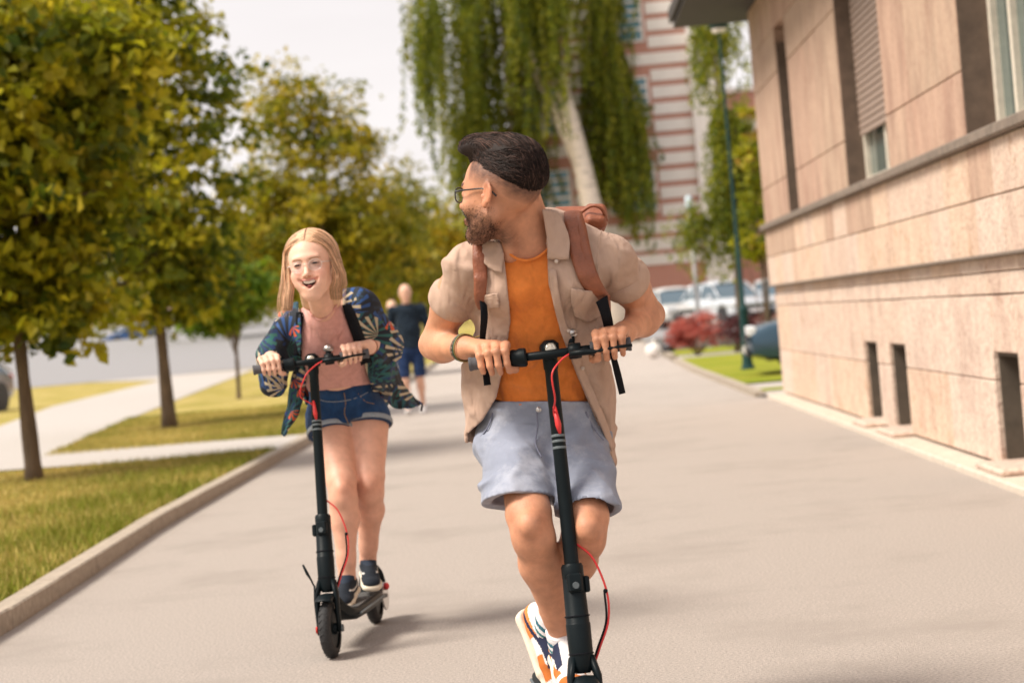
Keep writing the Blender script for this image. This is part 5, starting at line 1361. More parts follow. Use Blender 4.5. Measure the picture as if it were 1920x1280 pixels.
def hair_post(P, v):
    q = (P - hc.astype(np.float32)) @ Bm.astype(np.float32) / hs; x, y, z = q[..., 0], q[..., 1], q[..., 2]
    lower = .050 + .35 * np.clip(y, 0, .2) - .62 * np.clip(-y - .015, 0, .075) + .006 * vnoise(P, 70, 3)
    front = y - (.072 + 2.2 * np.clip(z - .098, 0, .02))
    taper = .009 * np.clip((lower + .035 - z) / .035, 0, 1) ** 1.5; v = v + taper * (y < .06); wave = .0022 * folds(P, Bm @ np.array([1, .25, .1]), 95, 4) * np.clip((z - .085) / .02, 0, 1)
    return np.maximum(np.maximum(v - wave, (lower - z) * hs), front * hs * .8)


V, Q = sdf_mesh(hairp, .003, hair_post); hr = mesh_obj('hair', V, Q, M_hair_dark, man, cols=np.ones((len(V), 3)))
r = np.random.RandomState(5); cs = []; cols = []
for i in range(3600):
    # quiff locks : combed from the hairline back over the crown in gentle waves
    x0 = r.uniform(-.066, .066); y0 = r.uniform(-.075, .118); n_ = 7; L_ = []; k_ = math.sin(x0 * 70) * .006; lift = r.rand() ** 3 * .004
    for t in np.linspace(0, 1, n_):
        y_ = y0 - t * .065; x_ = x0 + k_ * math.sin(t * 3.1) - .016 * t; z_ = hair_h(x_, y_)
        if z_ < .045: break
        L_.append(hl(x_, y_, z_ + .0008 + lift * math.sin(t * 3.1) + .0012 * math.sin((y_ + x_ * .3) * 130)))
    if len(L_) < n_ or np.abs(np.diff((np.array(L_) - hc) @ Bm[:, 2])).max() > .018: continue
    cs.append(L_); cols.append(np.array([1.0, .88, .82]) * r.choice([.7, 1.3, 3.0, 7.0], p=[.35, .3, .22, .13]))
_C0 = np.array([0, -.020, .045]); _th = np.linspace(-math.pi, math.pi, 97); _ph = np.linspace(-.6, 1.5, 43); _T, _F = np.meshgrid(_th, _ph, indexing='ij')
_D = np.stack([np.cos(_F) * np.sin(_T), np.cos(_F) * np.cos(_T), np.sin(_F)], -1); _rr = np.linspace(.05, .16, 56)
_PP = _C0 + _D[:, :, None, :] * _rr[None, None, :, None]; _sv = hair_post((hc + (_PP * hs) @ Bm.T).astype(np.float32), sdf(hairp, (hc + (_PP * hs) @ Bm.T).astype(np.float32))); _R = _rr[np.argmax(_sv > 0, -1)]; _ok = (_sv < 0).any(-1)
def scalp(th, ph):
    th = (th + math.pi) % (2 * math.pi) - math.pi; i = int((th + math.pi) / (2 * math.pi) * 95.99); j = int(np.clip((ph + .6) / 2.1 * 42, 0, 42))
    if not _ok[i, j]: return None
    R_ = _R[i, j] + .0006; return _C0 + R_ * np.array([math.cos(ph) * math.sin(th), math.cos(ph) * math.cos(th), math.sin(ph)])
for i in range(4200):      # side and back locks, combed backwards and down
    th = r.uniform(-math.pi, math.pi); ph = r.uniform(-.35, .75); sg = 1 if th > 0 else -1; L_ = []
    stp = r.uniform(.25, .45) if abs(th) < 2.4 else .08; dn = r.uniform(.10, .22) + (.12 if abs(th) > 2.4 else 0)
    for t in np.linspace(0, 1, 7):
        q = scalp(th + sg * stp * t, ph - dn * t + .03 * math.sin(t * 3.1))
        if q is None: break
        L_.append(hl(*q))
    if len(L_) == 7: cs.append(L_); cols.append(np.array([1.0, .92, .9]) * r.choice([.6, 1.1, 2.2, 4.0], p=[.4, .35, .17, .08]))
for i in range(1600):      # front of the quiff, brushed up and back
    th = r.uniform(-.95, .95); ph = r.uniform(.25, 1.15); L_ = []; bd_ = r.uniform(-.12, .12)
    for t in np.linspace(0, 1, 7):
        q = scalp(th + bd_ * t, min(1.48, ph + .42 * t))
        if q is None: break
        L_.append(hl(*q))
    if len(L_) == 7 and np.abs(np.diff(np.array(L_), axis=0)).max() < .02: cs.append(L_); cols.append(np.array([1.0, .88, .82]) * r.choice([.7, 1.3, 3.0, 6.0], p=[.35, .3, .22, .13]))
strands('hair_locks', cs, .0011, M_hair_dark, hr, np.array(cols))['kind'] = 'stuff'

# --- beard : short bristles over the jaw
cs = []; cols = []
for i in range(3000):
    x = -r.uniform(-.02, .075) if r.rand() < .85 else r.uniform(0, .07); y = r.uniform(-.012, .105); z = r.uniform(-.125, -.012)
    if z > -.022 - .35 * max(0, .02 - y) - .25 * max(0, y - .03) + r.uniform(-.006, .008): continue
    dd = np.array([x, y - .01, z + .03]); dd /= np.linalg.norm(dd); rr_ = np.linspace(.13, .03, 60); P = (hc + ((np.array([0, .01, -.03]) + dd * rr_[:, None]) * hs) @ Bm.T).astype(np.float32); v = sdf(hp, P)
    k_ = int(np.argmax(v < .0003))
    if v[k_] >= .0003: continue
    q = np.array([0, .01, -.03]) + dd * rr_[k_]
    if q[2] < -.13 or q[1] < -.02: continue
    g = dd * .35 + np.array([r.uniform(-.3, .3), .25, -.9]); g /= np.linalg.norm(g); L_ = r.uniform(.0025, .0055)
    cs.append([hl(*q), hl(*(q + g * L_ * .5 + dd * .0006)), hl(*(q + g * L_))]); cols.append(np.array([1.05, .97, .95]) * r.uniform(.6, 2.2))
strands('beard', cs, .00034, M_hair_dark, man, np.array(cols))['kind'] = 'stuff'

# --- glasses
gl_ = bpy.data.objects.new('glasses', None); link(gl_, man)
def gring(cx):
    pts = []
    for i in range(28):
        a = 2 * math.pi * i / 28; pts.append(hl(cx + .0245 * np.sign(math.cos(a)) * abs(math.cos(a)) ** .8, .108 - abs(cx + .024 * math.cos(a)) * .12, .004 + .0185 * np.sign(math.sin(a)) * abs(math.sin(a)) ** .8))
    return pts + [pts[0]]
for cx in (.031, -.031):
    MB().tube(gring(cx), .0019, 6, cap=False).build('rim', M_black, gl_, smooth=True)
    p = gring(cx)[:-1]; mesh_obj('lens', p, [tuple(range(28))], M_lens, gl_)
for sx in (1, -1): MB().tube([hl(sx * .056, .100, .012), hl(sx * .074, .075, .013), hl(sx * .081, .01, .016), hl(sx * .082, -.018, .010), hl(sx * .080, -.034, -.004)], [.003, .0024, .002, .0024, .0030], 6).build('temple', M_black, gl_, smooth=True)
MB().tube([hl(-.008, .108, .008), hl(0, .112, .011), hl(.008, .108, .008)], .0018, 6).build('bridge', M_black, gl_, smooth=True)
for sx in (1, -1): MB().ico(hl(sx * .031, .0815, .006), .0122 * hs, 10).build('eye', mat('eye_white', (.55, .5, .46), .2), man, smooth=True)

shirtp = [ecyl(W(1010, 880, 5.74), W(1010, 720, 5.70), (.224, .160), (.212, .152), latm, .04), ecyl(W(1010, 720, 5.70), W(1012, 590, 5.58), (.212, .152), (.180, .142), latm, .05), ecyl(W(1012, 590, 5.58), uch, (.180, .142), (.170, .128), latm, .05),
          ecyl(uch, W(1008, 470, 5.48), (.165, .120), (.09, .09), latm, .05), cone(W(985, 450, 5.47), shR, .064, .060, .06), cone(W(1035, 438, 5.47), shL, .064, .062, .06),
          cone(shR, W(848, 570, 5.55), .058, .056, .04), cone(shL, W(1183, 540, 5.57), .060, .056, .04), ell(W(960, 540, 5.44), np.eye(3), (.08, .060, .06), .05), ell(W(1065, 530, 5.42), np.eye(3), (.08, .060, .06), .05)]
# --- orange shirt
neckline = [(900, 300), (900, 440), (944, 459), (950, 470), (968, 482), (987, 486), (1006, 481), (1024, 468), (1034, 456), (1080, 400), (1080, 300)]
def tee_post(P, v):
    X, Y, D = px_of(P); f = .0045 * folds(P, (.35, .2, 1), 42, 21, 1.6) * np.clip((Y - 560) / 90, .05, 1) + .003 * vnoise(P, 26, 8) + .0035 * folds(P, (1, .1, .55), 24, 17, 1.3) * np.clip((760 - Y) / 200, 0, .7)
    # pulled tension folds from the chest
    f = f + .013 * creases(P, (.30, .1, 1), 27, 71) * np.clip((Y - 600) / 60, 0, 1); v = v - .012 - f; sh_ = sdf(shirtp, P); v = v if sh_ is None else np.maximum(v, sh_ + .016); hem = (Y - (757 + (X - 1020) * .05 + 5 * np.sin(X * .06))) / 655.
    v = np.maximum(v, hem); return np.maximum(v, -poly_sd(X, Y, neckline) / 690.)
teep = [ecyl(pel, bel, (.150, .118), (.142, .108), latm, .05)] + torso[1:]
V, Q = sdf_mesh(teep, .0042, tee_post); mesh_obj('orange_shirt', V, Q, M_orange, man)
# neck rib
rib = []
for (x, y) in ((943, 461), (950, 471), (968, 484), (987, 488), (1006, 483), (1024, 470), (1035, 457)):
    p, d_ = surf(x, y, teep, .014, post=None); rib.append(p)
MB().tube(list(cr_up(np.array(rib), 40)), .0036, 8).build('neckband', M_orange, man, smooth=True)
# thin neck chain
ch = [surf(x, y, body, .002)[0] for (x, y) in ((1027, 425), (1028, 440), (1024, 455), (1020, 464))]
MB().tube(list(cr_up(np.array(ch), 20)), .0012, 5).build('neck_chain', M_chrome, man, smooth=True)

# --- shorts
hz_ = W(1016, 755, 5.78)
shp = [ecyl(W(1018, 745, 5.69), W(1018, 830, 5.73), (.176, .138), (.192, .150), latm, .05), cone(W(970, 830, 5.70), W(970, 950, 5.455), .110, .101, .04), cone(W(1075, 830, 5.70), W(1106, 970, 5.46), .106, .094, .04)]
shin = [cone(W(964, 940, 5.48), W(968, 985, 5.38), .060, .088, .02), cone(W(1100, 955, 5.49), W(1108, 1000, 5.38), .074, .086, .02)]
nR = nrm((.0, -.30, -.95)); nL = nrm((.0, -.34, -.94))
cR, cL = W(962, 938, 5.47), W(1108, 958, 5.47)
def shorts_post(P, v):
    X, Y, D = px_of(P); f = .011 * creases(P, (.3, .3, 1), 28, 33) + .004 * creases(P, (1, .3, .4), 40, 34) + .005 * folds(P, (.25, .35, 1), 20, 31, 1.4) * np.clip((Y - 770) / 60, .1, 1) + .004 * folds(P, (.8, .2, -.5), 26, 35, 1.4) + .002 * vnoise(P, 30, 3)
    v = v - f; i = sdf(shin, P)
    if i is not None: v = np.maximum(v, -(i - f * .8))
    plR = (P - cR.astype(np.float32)) @ nR.astype(np.float32); plL = (P - cL.astype(np.float32)) @ nL.astype(np.float32)
    pl = np.where(X < 1038, plR, plL); v = np.maximum(v, np.where(Y > 908, pl, -1)); v = np.maximum(v, (752 - Y) / 650.)
    return v
V, Q = sdf_mesh(shp, .0045, shorts_post, cull=False)
V0 = V.copy(); X, Y, D = px_of(V.astype(np.float32))
shorts_o = mesh_obj('shorts', V, Q, M_shorts, man)
# fly seam, waistband edge and hem stitching as slim ridges
def seam(name, pts, prims, off, rad, m, parent, post=None, n=30):
    q = cr_up(np.array(pts, float), n); MB().tube([surf(a, b, prims, off, post=post)[0] for a, b in q], rad, 6).build(name, m, parent, smooth=True)
M_shorts_dk = cloth('shorts_seam', (.20, .21, .28)); 
seam('fly_seam', [(1006, 772), (1008, 800), (1004, 830), (1016, 858)], shp, .006, .0022, M_shorts_dk, shorts_o)
seam('pocket_seam', [(925, 770), (915, 800), (898, 822)], shp, .006, .0022, M_shorts_dk, shorts_o)
seam('pocket_seam', [(1098, 772), (1112, 800), (1132, 825)], shp, .006, .0022, M_shorts_dk, shorts_o)
MB().ico(surf(1010, 768, shp, .008)[0], (.008, .004, .008), 8).build('button', M_chrome, shorts_o, smooth=True)

# --- open overshirt (one shell: yoke, back, two front panels and rolled sleeves)
wedge = [(905, 300), (912, 420), (935, 452), (944, 470), (950, 520), (958, 600), (946, 680), (931, 745), (905, 788), (867, 822), (700, 840), (700, 1200), (1300, 1200), (1300, 900), (1158, 884), (1143, 850), (1110, 770), (1080, 700), (1050, 620), (1028, 530), (1026, 480), (1022, 440), (1008, 380), (1008, 300)]
cuffR, cuffRn = W(850, 556, 5.60), nrm(elR - shR); cuffL, cuffLn = W(1180, 520, 5.57), nrm(elL - shL)
midf = W(1010, 600, 5.60); nfront = nrm(np.array([0, -1, -.25]))
def shirt_post(P, v, th=.011):
    X, Y, D = px_of(P)
    f = (.0065 * folds(P, (1, .2, .12), 19, 51, 1.3) + .008 * creases(P, (1, .2, .25), 30, 52) + .004 * creases(P, (.5, .2, 1), 46, 57)) * np.clip((Y - 540) / 140, .15, 1) + .003 * folds(P, (.6, .3, .8), 38, 53) + .002 * vnoise(P, 40, 5)
    arm_ = (X < 905) & (Y > 430) & (Y < 600) | (X > 1120) & (Y < 600)
    f = f + np.where(arm_, .0075 * creases(P, (.4, .4, 1), 34, 58) - .002, 0)
    v = v - f; o = v; v = np.maximum(o, -(o + th))
    w_ = poly_sd(X, Y, wedge) / 680.; front = ((P - midf.astype(np.float32)) @ nfront.astype(np.float32)) > -.02
    v = np.maximum(v, np.where(front | (Y > 830), -w_, -1))
    # neck hole and sleeve ends
    nh = np.linalg.norm(np.cross(P - W(1003, 478, 5.47), nrm(W(968, 395, 5.39) - W(1000, 468, 5.46))), axis=-1) - .070; v = np.maximum(v, np.where((Y < 470) & (X > 925) & (X < 1040), -nh, -1))
    cr_ = (P - cuffR.astype(np.float32)) @ cuffRn.astype(np.float32); cl_ = (P - cuffL.astype(np.float32)) @ cuffLn.astype(np.float32)
    nearR = np.linalg.norm(P - cuffR, axis=-1) < .13; nearL = np.linalg.norm(P - cuffL, axis=-1) < .13
    v = np.maximum(v, np.where(nearR & (X < 890), cr_, -1)); v = np.maximum(v, np.where(nearL & (X > 1140), cl_, -1))
    return v
V, Q = sdf_mesh(shirtp, .0045, shirt_post, cull=False, smooth=1)
shirt_o = mesh_obj('overshirt', V, Q, M_beige, man)
# rolled cuffs
for (c_, n_, e0, rr) in ((cuffR, cuffRn, elR, .0620), (cuffL, cuffLn, elL, .0615)):
    cc = c_ + 0 * n_; ax_ = nrm(e0 - (shR if e0 is elR else shL)); S0 = (shR if e0 is elR else shL); cc = S0 + ax_ * ((c_ - S0) @ ax_)
    mb = MB(); mb.lathe([(rr - .004, .006), (rr + .001, .004), (rr + .004, -.004), (rr + .005, -.020), (rr + .003, -.040), (rr - .003, -.052), (rr - .012, -.060)], cc, ax_, 40)
    Vc = np.array(mb.v); Vc += (Vc - cc) * (.05 * vnoise(Vc, 30, 4))[:, None]; o = mesh_obj('rolled_cuff', Vc, mb.f, M_beige, shirt_o); md = o.modifiers.new('s', 'SOLIDIFY'); md.thickness = .004


def draped(name, grid, prims, off, m, parent, nu=16, nv=12, thick=.004, post=None, lift=None):
    Gd = cr_up(np.array(grid, float), nu); Gd = np.swapaxes(cr_up(np.swapaxes(Gd, 0, 1), nv), 0, 1); A = np.zeros((nu, nv, 3))
    for i in range(nu):
        for j in range(nv):
            p, d_ = surf(Gd[i, j, 0], Gd[i, j, 1], prims, off, post=post)
            if lift is not None: p = p - CF * lift(i / (nu - 1), j / (nv - 1))
            A[i, j] = p
    # median smooth
    for _ in range(2): A[1:-1, 1:-1] = .5 * A[1:-1, 1:-1] + .125 * (A[2:, 1:-1] + A[:-2, 1:-1] + A[1:-1, 2:] + A[1:-1, :-2])
    V = A.reshape(-1, 3); Fc = [(i * nv + j, i * nv + j + 1, (i + 1) * nv + j + 1, (i + 1) * nv + j) for i in range(nu - 1) for j in range(nv - 1)]
    o = mesh_obj(name, V, Fc, m, parent); md = o.modifiers.new('s', 'SOLIDIFY'); md.thickness = thick; md.offset = 0; return o


draped('collar', [[(1016, 392), (1030, 393), (1046, 397)], [(1022, 425), (1038, 425), (1060, 425)], [(1026, 455), (1045, 455), (1068, 452)], [(1026, 485), (1048, 487), (1066, 486)]], shirtp + neck, .014, M_beige, shirt_o, lift=lambda a, b: .008 * b)
draped('collar', [[(906, 448), (920, 452), (938, 455)], [(904, 470), (920, 476), (944, 478)], [(908, 494), (922, 506), (940, 512)]], shirtp, .012, M_beige, shirt_o, lift=lambda a, b: .006)
draped('placket', [[(1029, 505), (1042, 505)], [(1040, 580), (1054, 578)], [(1062, 650), (1077, 646)], [(1088, 712), (1102, 708)], [(1118, 780), (1131, 775)], [(1146, 846), (1153, 840)]], shirtp, .0115, M_beige, shirt_o, nu=40, nv=5, post=None, thick=.003)
draped('pocket', [[(1070, 540), (1100, 545), (1128, 545)], [(1072, 570), (1102, 572), (1130, 570)], [(1078, 592), (1104, 604), (1130, 590)]], shirtp, .0115, M_beige, shirt_o, thick=.004)
draped('pocket', [[(898, 556), (916, 552), (934, 550)], [(902, 580), (918, 578), (936, 576)]], shirtp, .0115, M_beige, shirt_o, thick=.004)
seam('shoulder_seam', [(1128, 432), (1121, 470), (1123, 520), (1133, 556)], shirtp, .0145, .0016, M_beige, shirt_o)
for (x, y) in ((1043, 490), (1066, 620), (1093, 690), (930, 452), (913, 460)): MB().ico(surf(x, y, shirtp, .017)[0], (.0055, .003, .0055), 6).build('button', mat('horn_button', (.55, .45, .38), .4), shirt_o, smooth=True)
# hanging shirt tails (left tail swings forward below the hand)
MB()

# --- socks, shoes
for (a_, d_, dr) in ((akR, 0, 1), (akL, 0, 1)):
    top = a_ + nrm((knR if a_ is akR else knL) - a_) * .036
    mb = MB(); V = []
    p = [ecyl(top, a_ - np.array([0, 0, .02]), (.042, .043), (.042, .046), (1, 0, 0), .01)]
    ax_ = nrm(top - a_)
    def spost(P, v, top=top, ax_=ax_): return np.maximum(v - .0025 * np.abs(np.sin((P @ ax_) * 260)), (P - top.astype(np.float32)) @ ax_.astype(np.float32))
    V, Q = sdf_mesh(p, .0036, spost); h_ = (V - top) @ ax_
    c = np.tile(np.array([.95, .93, .95]), (len(V), 1)); c[(h_ < -.018) & (h_ > -.030)] = (.03, .16, .22); c[(h_ < -.040) & (h_ > -.050)] = (.03, .22, .24)
    mesh_obj('sock', V, Q, mat('sock_knit', (.78, .76, .76), .9, tint=True, var=.04, bump=.3, bscale=600), man, cols=c)
deck_up = nrm(MS['K'](0, 0, 1) - MS['K'](0, 0, 0))
shoe('shoe', man, akR + np.array([0, 0, -.005]), nrm(np.array([.10, -1, -.22])), (0, -.15, 1), style='runner', s=1.0)
shoe('shoe', man, akL + np.array([0, 0, -.01]), nrm(np.array([.30, -.42, -.86])), (.62, -.70, .36), style='runner', s=1.0)

# --- bracelets on the image-left wrist
wax = nrm(wrR - elR); wc = wrR - wax * .012
for k_, (off, col, rr, rad) in enumerate(((.0, (.10, .05, .03), .034, .0028), (-.008, (.30, .24, .18), .0345, .0026), (.009, (.02, .08, .05), .0345, .0036), (.017, (.28, .18, .05), .035, .0018))):
    mm = mat('bracelet_%d' % k_, col, .7, var=.5, scale=300); b_ = basis(wax, roll=.3 * k_); n_ = 36; pts = []
    for i in range(n_ + 1): a = 2 * math.pi * i / n_; pts.append(wc + wax * (off + .004 * math.sin(a * 2 + k_)) + (b_[:, 0] * math.cos(a) + b_[:, 2] * math.sin(a)) * (rr + .001 * k_))
    o = MB().tube(pts, rad, 6, cap=False).build('bracelet', mm, man, smooth=True)
    if k_ == 0:
        for i in range(0, n_, 2): MB().ico(pts[i], .0058, 5).build('bead', mat('wooden_bead', (.16, .07, .04), .5), o, smooth=True)
    if k_ == 3: MB().tube([wc + b_[:, 2] * .036, wc + b_[:, 2] * .05 + wax * .03, wc + b_[:, 2] * .062 + wax * .05], .0018, 5).build('loose_end', mm, o, smooth=True)

# --- backpack
pack = empty('backpack', tuple(W(1020, 560, 5.72)), 'brown leather backpack with black webbing straps worn by the man in orange', 'backpack')
Bp = basis(nfront * -1 + 0, (0, 0, 1)); pc = W(1045, 560, 5.82)
ub = nrm(uch - che); fbk = nrm(np.cross(latm, ub)); fbk = fbk if fbk[1] > 0 else -fbk; BB = np.stack([latm, fbk, ub], 1)
V, Q = sdf_mesh([rbox(pc, BB, (.155, .065, .20), .04), rbox(pc + fbk * .06 - ub * .05, BB, (.12, .03, .11), .025, .01)], .006, lambda P, v: v - .003 * vnoise(P, 22, 6)); mesh_obj('bag_body', V, Q, M_leather, pack)
V, Q = sdf_mesh([rbox(W(1085, 412, 5.66), BB, (.075, .055, .022), .018), rbox(W(1118, 405, 5.62), BB, (.03, .05, .02), .015, .02)], .004, lambda P, v: v - .002 * vnoise(P, 30, 6)); mesh_obj('top_flap', V, Q, M_leather, pack)
MB().tube(list(cr_up(np.array([W(1090, 398, 5.60), W(1110, 386, 5.58), W(1128, 392, 5.58), W(1138, 414, 5.60)]), 16)), .0045, 8).build('haul_loop', M_leather, pack, smooth=True)


def strap(name, cpts, wpx, prims, off, m, parent, thick=.006, nu=40):
    q = cr_up(np.array(cpts, float), nu); pts = []
    for i, (x, y) in enumerate(q): pts.append(surf(x, y, prims, off)[0])
    pts = np.array(pts)
    for _ in range(3): pts[1:-1] = .5 * pts[1:-1] + .25 * (pts[2:] + pts[:-2])
    sd = [CR] * len(pts); return ribbon(name, pts[::2], [w_ / 690. / 2 for w_ in wpx], sd[::2], m, parent, thick, nu=40, across=7, bow=.003)


s1 = strap('shoulder_strap', [(1074, 398), (1080, 430), (1090, 480), (1108, 530), (1135, 566)], [34, 40, 40, 36, 26], shirtp, .016, M_leather, pack)
strap('strap_edge', [(1084, 402), (1090, 432), (1101, 480), (1119, 528), (1142, 560)], [14, 16, 17, 15, 11], shirtp, .021, M_leather, s1, .005)
strap('shoulder_strap', [(896, 458), (899, 490), (901, 520), (900, 560), (905, 580)], [20, 26, 26, 22, 16], shirtp, .017, M_leather, pack)
def free_strap(pts, wpx): ribbon('webbing_strap', [W(*p) for p in pts], [w_ / 690 / 2 for w_ in wpx], [CR * .8 + CF * .6] * len(pts), M_web, pack, .003, across=5)
free_strap([(903, 545, 5.42), (908, 590, 5.40), (905, 640, 5.47), (910, 690, 5.50), (914, 722, 5.50)], [14, 16, 12, 15, 16])
free_strap([(1128, 560, 5.38), (1140, 605, 5.42), (1146, 650, 5.56), (1158, 700, 5.55), (1167, 738, 5.55)], [28, 20, 14, 17, 16])
# ------------------------------------------------------------------ the woman on the second scooter
wl, wr_ = W(474, 694, 7.58), W(692, 662, 7.66)
_wf = G(625, 1232); _wb = G(705, 1168); _wd = nrm(_wb - _wf)
_ws, WS = scooter('black electric scooter ridden by the laughing woman, standing further back', _wf * np.array([1, 1, 0]), _wd, wl, wr_, W(587, 679, 7.68), wheelbase=.80, kick=True)
wom = empty('person', tuple(W(672, 1125, 7.9)), 'laughing blonde woman in floral kimono and denim shorts riding a scooter', 'person')
wfwd = nrm(CAM - W(583, 505, 7.4)); wfwd = nrm(wfwd - .20 * CR + .0 * CU)
Bw = basis(wfwd, roll=0.0)
# tilt the head: its up axis leans to the image left by 14 degrees
_ui = CU * math.cos(math.radians(9)) - CR * math.sin(math.radians(9)); Bw = basis(wfwd, up=_ui); whc = W(585, 502, 7.40); whs = 1.06
whp, WHL = head(whc, Bw, whs, female=True, smile=True)
wl_lat = nrm(W(683, 578, 7.75) - W(547, 606, 7.75))
wpel, wbel, wche, wuch = W(655, 790, 8.08), W(637, 718, 8.00), W(625, 650, 7.86), W(618, 612, 7.78)
sR, eR, wR = W(548, 604, 7.80), W(512, 700, 7.93), W(520, 678, 7.70)
sL, eL, wL = W(679, 572, 7.80), W(733, 655, 7.98), W(700, 655, 7.76)
wR = W(508, 672, 7.67); wL = W(692, 650, 7.73)
wthin = [ecyl(wpel, wbel, (.120, .085), (.095, .07), wl_lat, .05), ecyl(wbel, wche, (.095, .070), (.105, .075), wl_lat, .05), ecyl(wche, wuch, (.108, .075), (.11, .065), wl_lat, .05), ecyl(wuch, W(612, 590, 7.72), (.12, .06), (.05, .05), wl_lat, .05), cone(W(600, 592, 7.72), sR, .035, .038, .05), cone(W(630, 582, 7.72), sL, .035, .038, .05)]
wneck = [cone(W(612, 608, 7.75), W(596, 545, 7.52), .045, .046, .03)]
aR, aL = arm(sR, eR, wR, .78), arm(sL, eL, wL, .78)
fW = WS['f']; uW = nrm(np.cross(WS['ax'], fW)); uW = uW if uW[2] > 0 else -uW; fW = nrm(np.cross(uW, WS['ax'])); fW = fW if fW @ WS['f'] > 0 else -fW
hR_ = hand(wl + WS['ax'] * .062, -WS['ax'], fW, uW, wR, inner=-.036, s=.92, spread=.0195); hL_ = hand(wr_ - WS['ax'] * .060, WS['ax'], fW, uW, wL, inner=-.036, s=.92, spread=.0195)
whR, wkR, waR = W(622, 800, 8.03), W(643, 917, 7.84), W(651, 1084, 7.86)
whL, wkL, waL = W(690, 792, 8.06), W(694, 908, 7.92), W(690, 1052, 8.10)
bkw = np.array([0, .9, -.2])
wlegR, wlegL = leg(whR, wkR, waR, .98, bkw), leg(whL, wkL, waL, .98, bkw)
wbody = wthin + wneck + whp + aR + hR_ + aL + hL_ + wlegR + wlegL


def tint_woman(V):
    c = np.ones((len(V), 3)); q = inv_local(V, whc, Bw, whs); x, y, z = q.T; inh = (np.abs(x) < .09) & (y > .03) & (y < .14) & (np.abs(z) < .13)
    ax_ = np.abs(x)
    dl = np.full(len(V), 9.0)
    for ch_ in (MOUTH_UP, MOUTH_LO):
        for q0, q1 in zip(ch_[:-1], ch_[1:]):
            q0, q1 = np.array(q0), np.array(q1); w_ = q - q0; t = np.clip((w_ @ (q1 - q0)) / ((q1 - q0) @ (q1 - q0)), 0, 1); dl = np.minimum(dl, np.linalg.norm(w_ - t[:, None] * (q1 - q0), axis=1))
    lt = np.clip((.0048 - dl) / .0012, 0, 1)[:, None]; c = c * (1 - lt) + np.array([.80, .46, .44]) * lt
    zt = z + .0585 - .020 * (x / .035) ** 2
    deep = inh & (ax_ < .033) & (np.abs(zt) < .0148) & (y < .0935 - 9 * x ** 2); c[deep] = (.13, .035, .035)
    blush = np.exp(-((ax_ - .042) ** 2 + (z + .02) ** 2) / .0006) * inh; c *= 1 - blush[:, None] * np.array([.0, .16, .16])
    nb = inh & (z < -.028) & (z > -.034) & (ax_ > .004) & (ax_ < .013) & (y > .098); c[nb] = (.75, .55, .52)
    for k_ in (wkR, wkL):
        w_ = np.clip(1 - np.linalg.norm(V - (k_ - bkw * .03), axis=1) / .07, 0, 1)[:, None]; c *= 1 - w_ * np.array([.06, .20, .24])
    X, Y, D = px_of(V.astype(np.float32)); low = Y > 780; c[low] *= np.array([.92, .82, .78])
    return c * (1 + .04 * vnoise(V, 30, 2))[:, None]


V, Q = sdf_mesh(wbody, .0040)
mesh_obj('body', V, Q, M_skin_fair, wom, cols=tint_woman(V))
# teeth and tongue
tm = mat('tooth_enamel', (.88, .84, .78), .2)
MB().tube([WHL(x, .0905 - 13 * x * x, -.0500 + 12 * x * x) for x in np.linspace(-.0305, .0305, 13)], [.002] + [.0056] * 11 + [.002], 10, ell=(1.15, .55), up=Bw[:, 2]).build('teeth', tm, wom, smooth=True)
MB().ico(WHL(0, .084, -.0635), (.012, .010, .004), 8).build('tongue', mat('tongue', (.42, .13, .12), .35), wom, smooth=True)


def face_pt(x, z, off=.0):
    ys_ = np.linspace(.13, .06, 141); P = np.array([WHL(x, y, z) for y in ys_], np.float32); v = sdf(whp, P); k = int(np.argmax(v < off)); return WHL(x, ys_[k], z)


M_lash = mat('dark_lash', (.03, .018, .014), .7); M_brow = mat('light_brown_brow', (.30, .17, .10), .8)
for sx in (1, -1):
    MB().tube([face_pt(sx * x, .0120 - 16 * (x - .031) ** 2 + .002, .0003) for x in np.linspace(.018, .045, 9)], [.0005, .0016, .0022, .0026, .0027, .0026, .0021, .0014, .0006], 6).build('eyelash', M_lash, wom, smooth=True)
    MB().tube([face_pt(sx * x, .0095 - 14 * (x - .031) ** 2 + .001, .0) for x in np.linspace(.023, .040, 6)], [.0004, .0009, .0011, .0011, .0008, .0003], 6).build('lower_lash', M_lash, wom, smooth=True)
    MB().tube([face_pt(sx * x, .0320 - 9 * (x - .034) ** 2, .0) for x in np.linspace(.013, .051, 9)], [.0008, .0018, .0019, .0018, .0017, .0015, .0012, .0008, .0003], 6).build('eyebrow', M_brow, wom, smooth=True)
M_lip = mat('lip', (.62, .27, .24), .35)
for ch_, rl in ((MOUTH_UP, .0027), (MOUTH_LO, .0034)):
    pp_ = cr_up(np.array([WHL(*q_) for q_ in ch_]), 24); MB().tube([q_ - Bw[:, 1] * .0004 + Bw[:, 1] * .0018 for q_ in pp_], [rl * (.45 + .55 * math.sin(math.pi * min(1, max(0, k_ / 23)))) for k_ in range(24)], 8).build('lip', M_lip, wom, smooth=True)
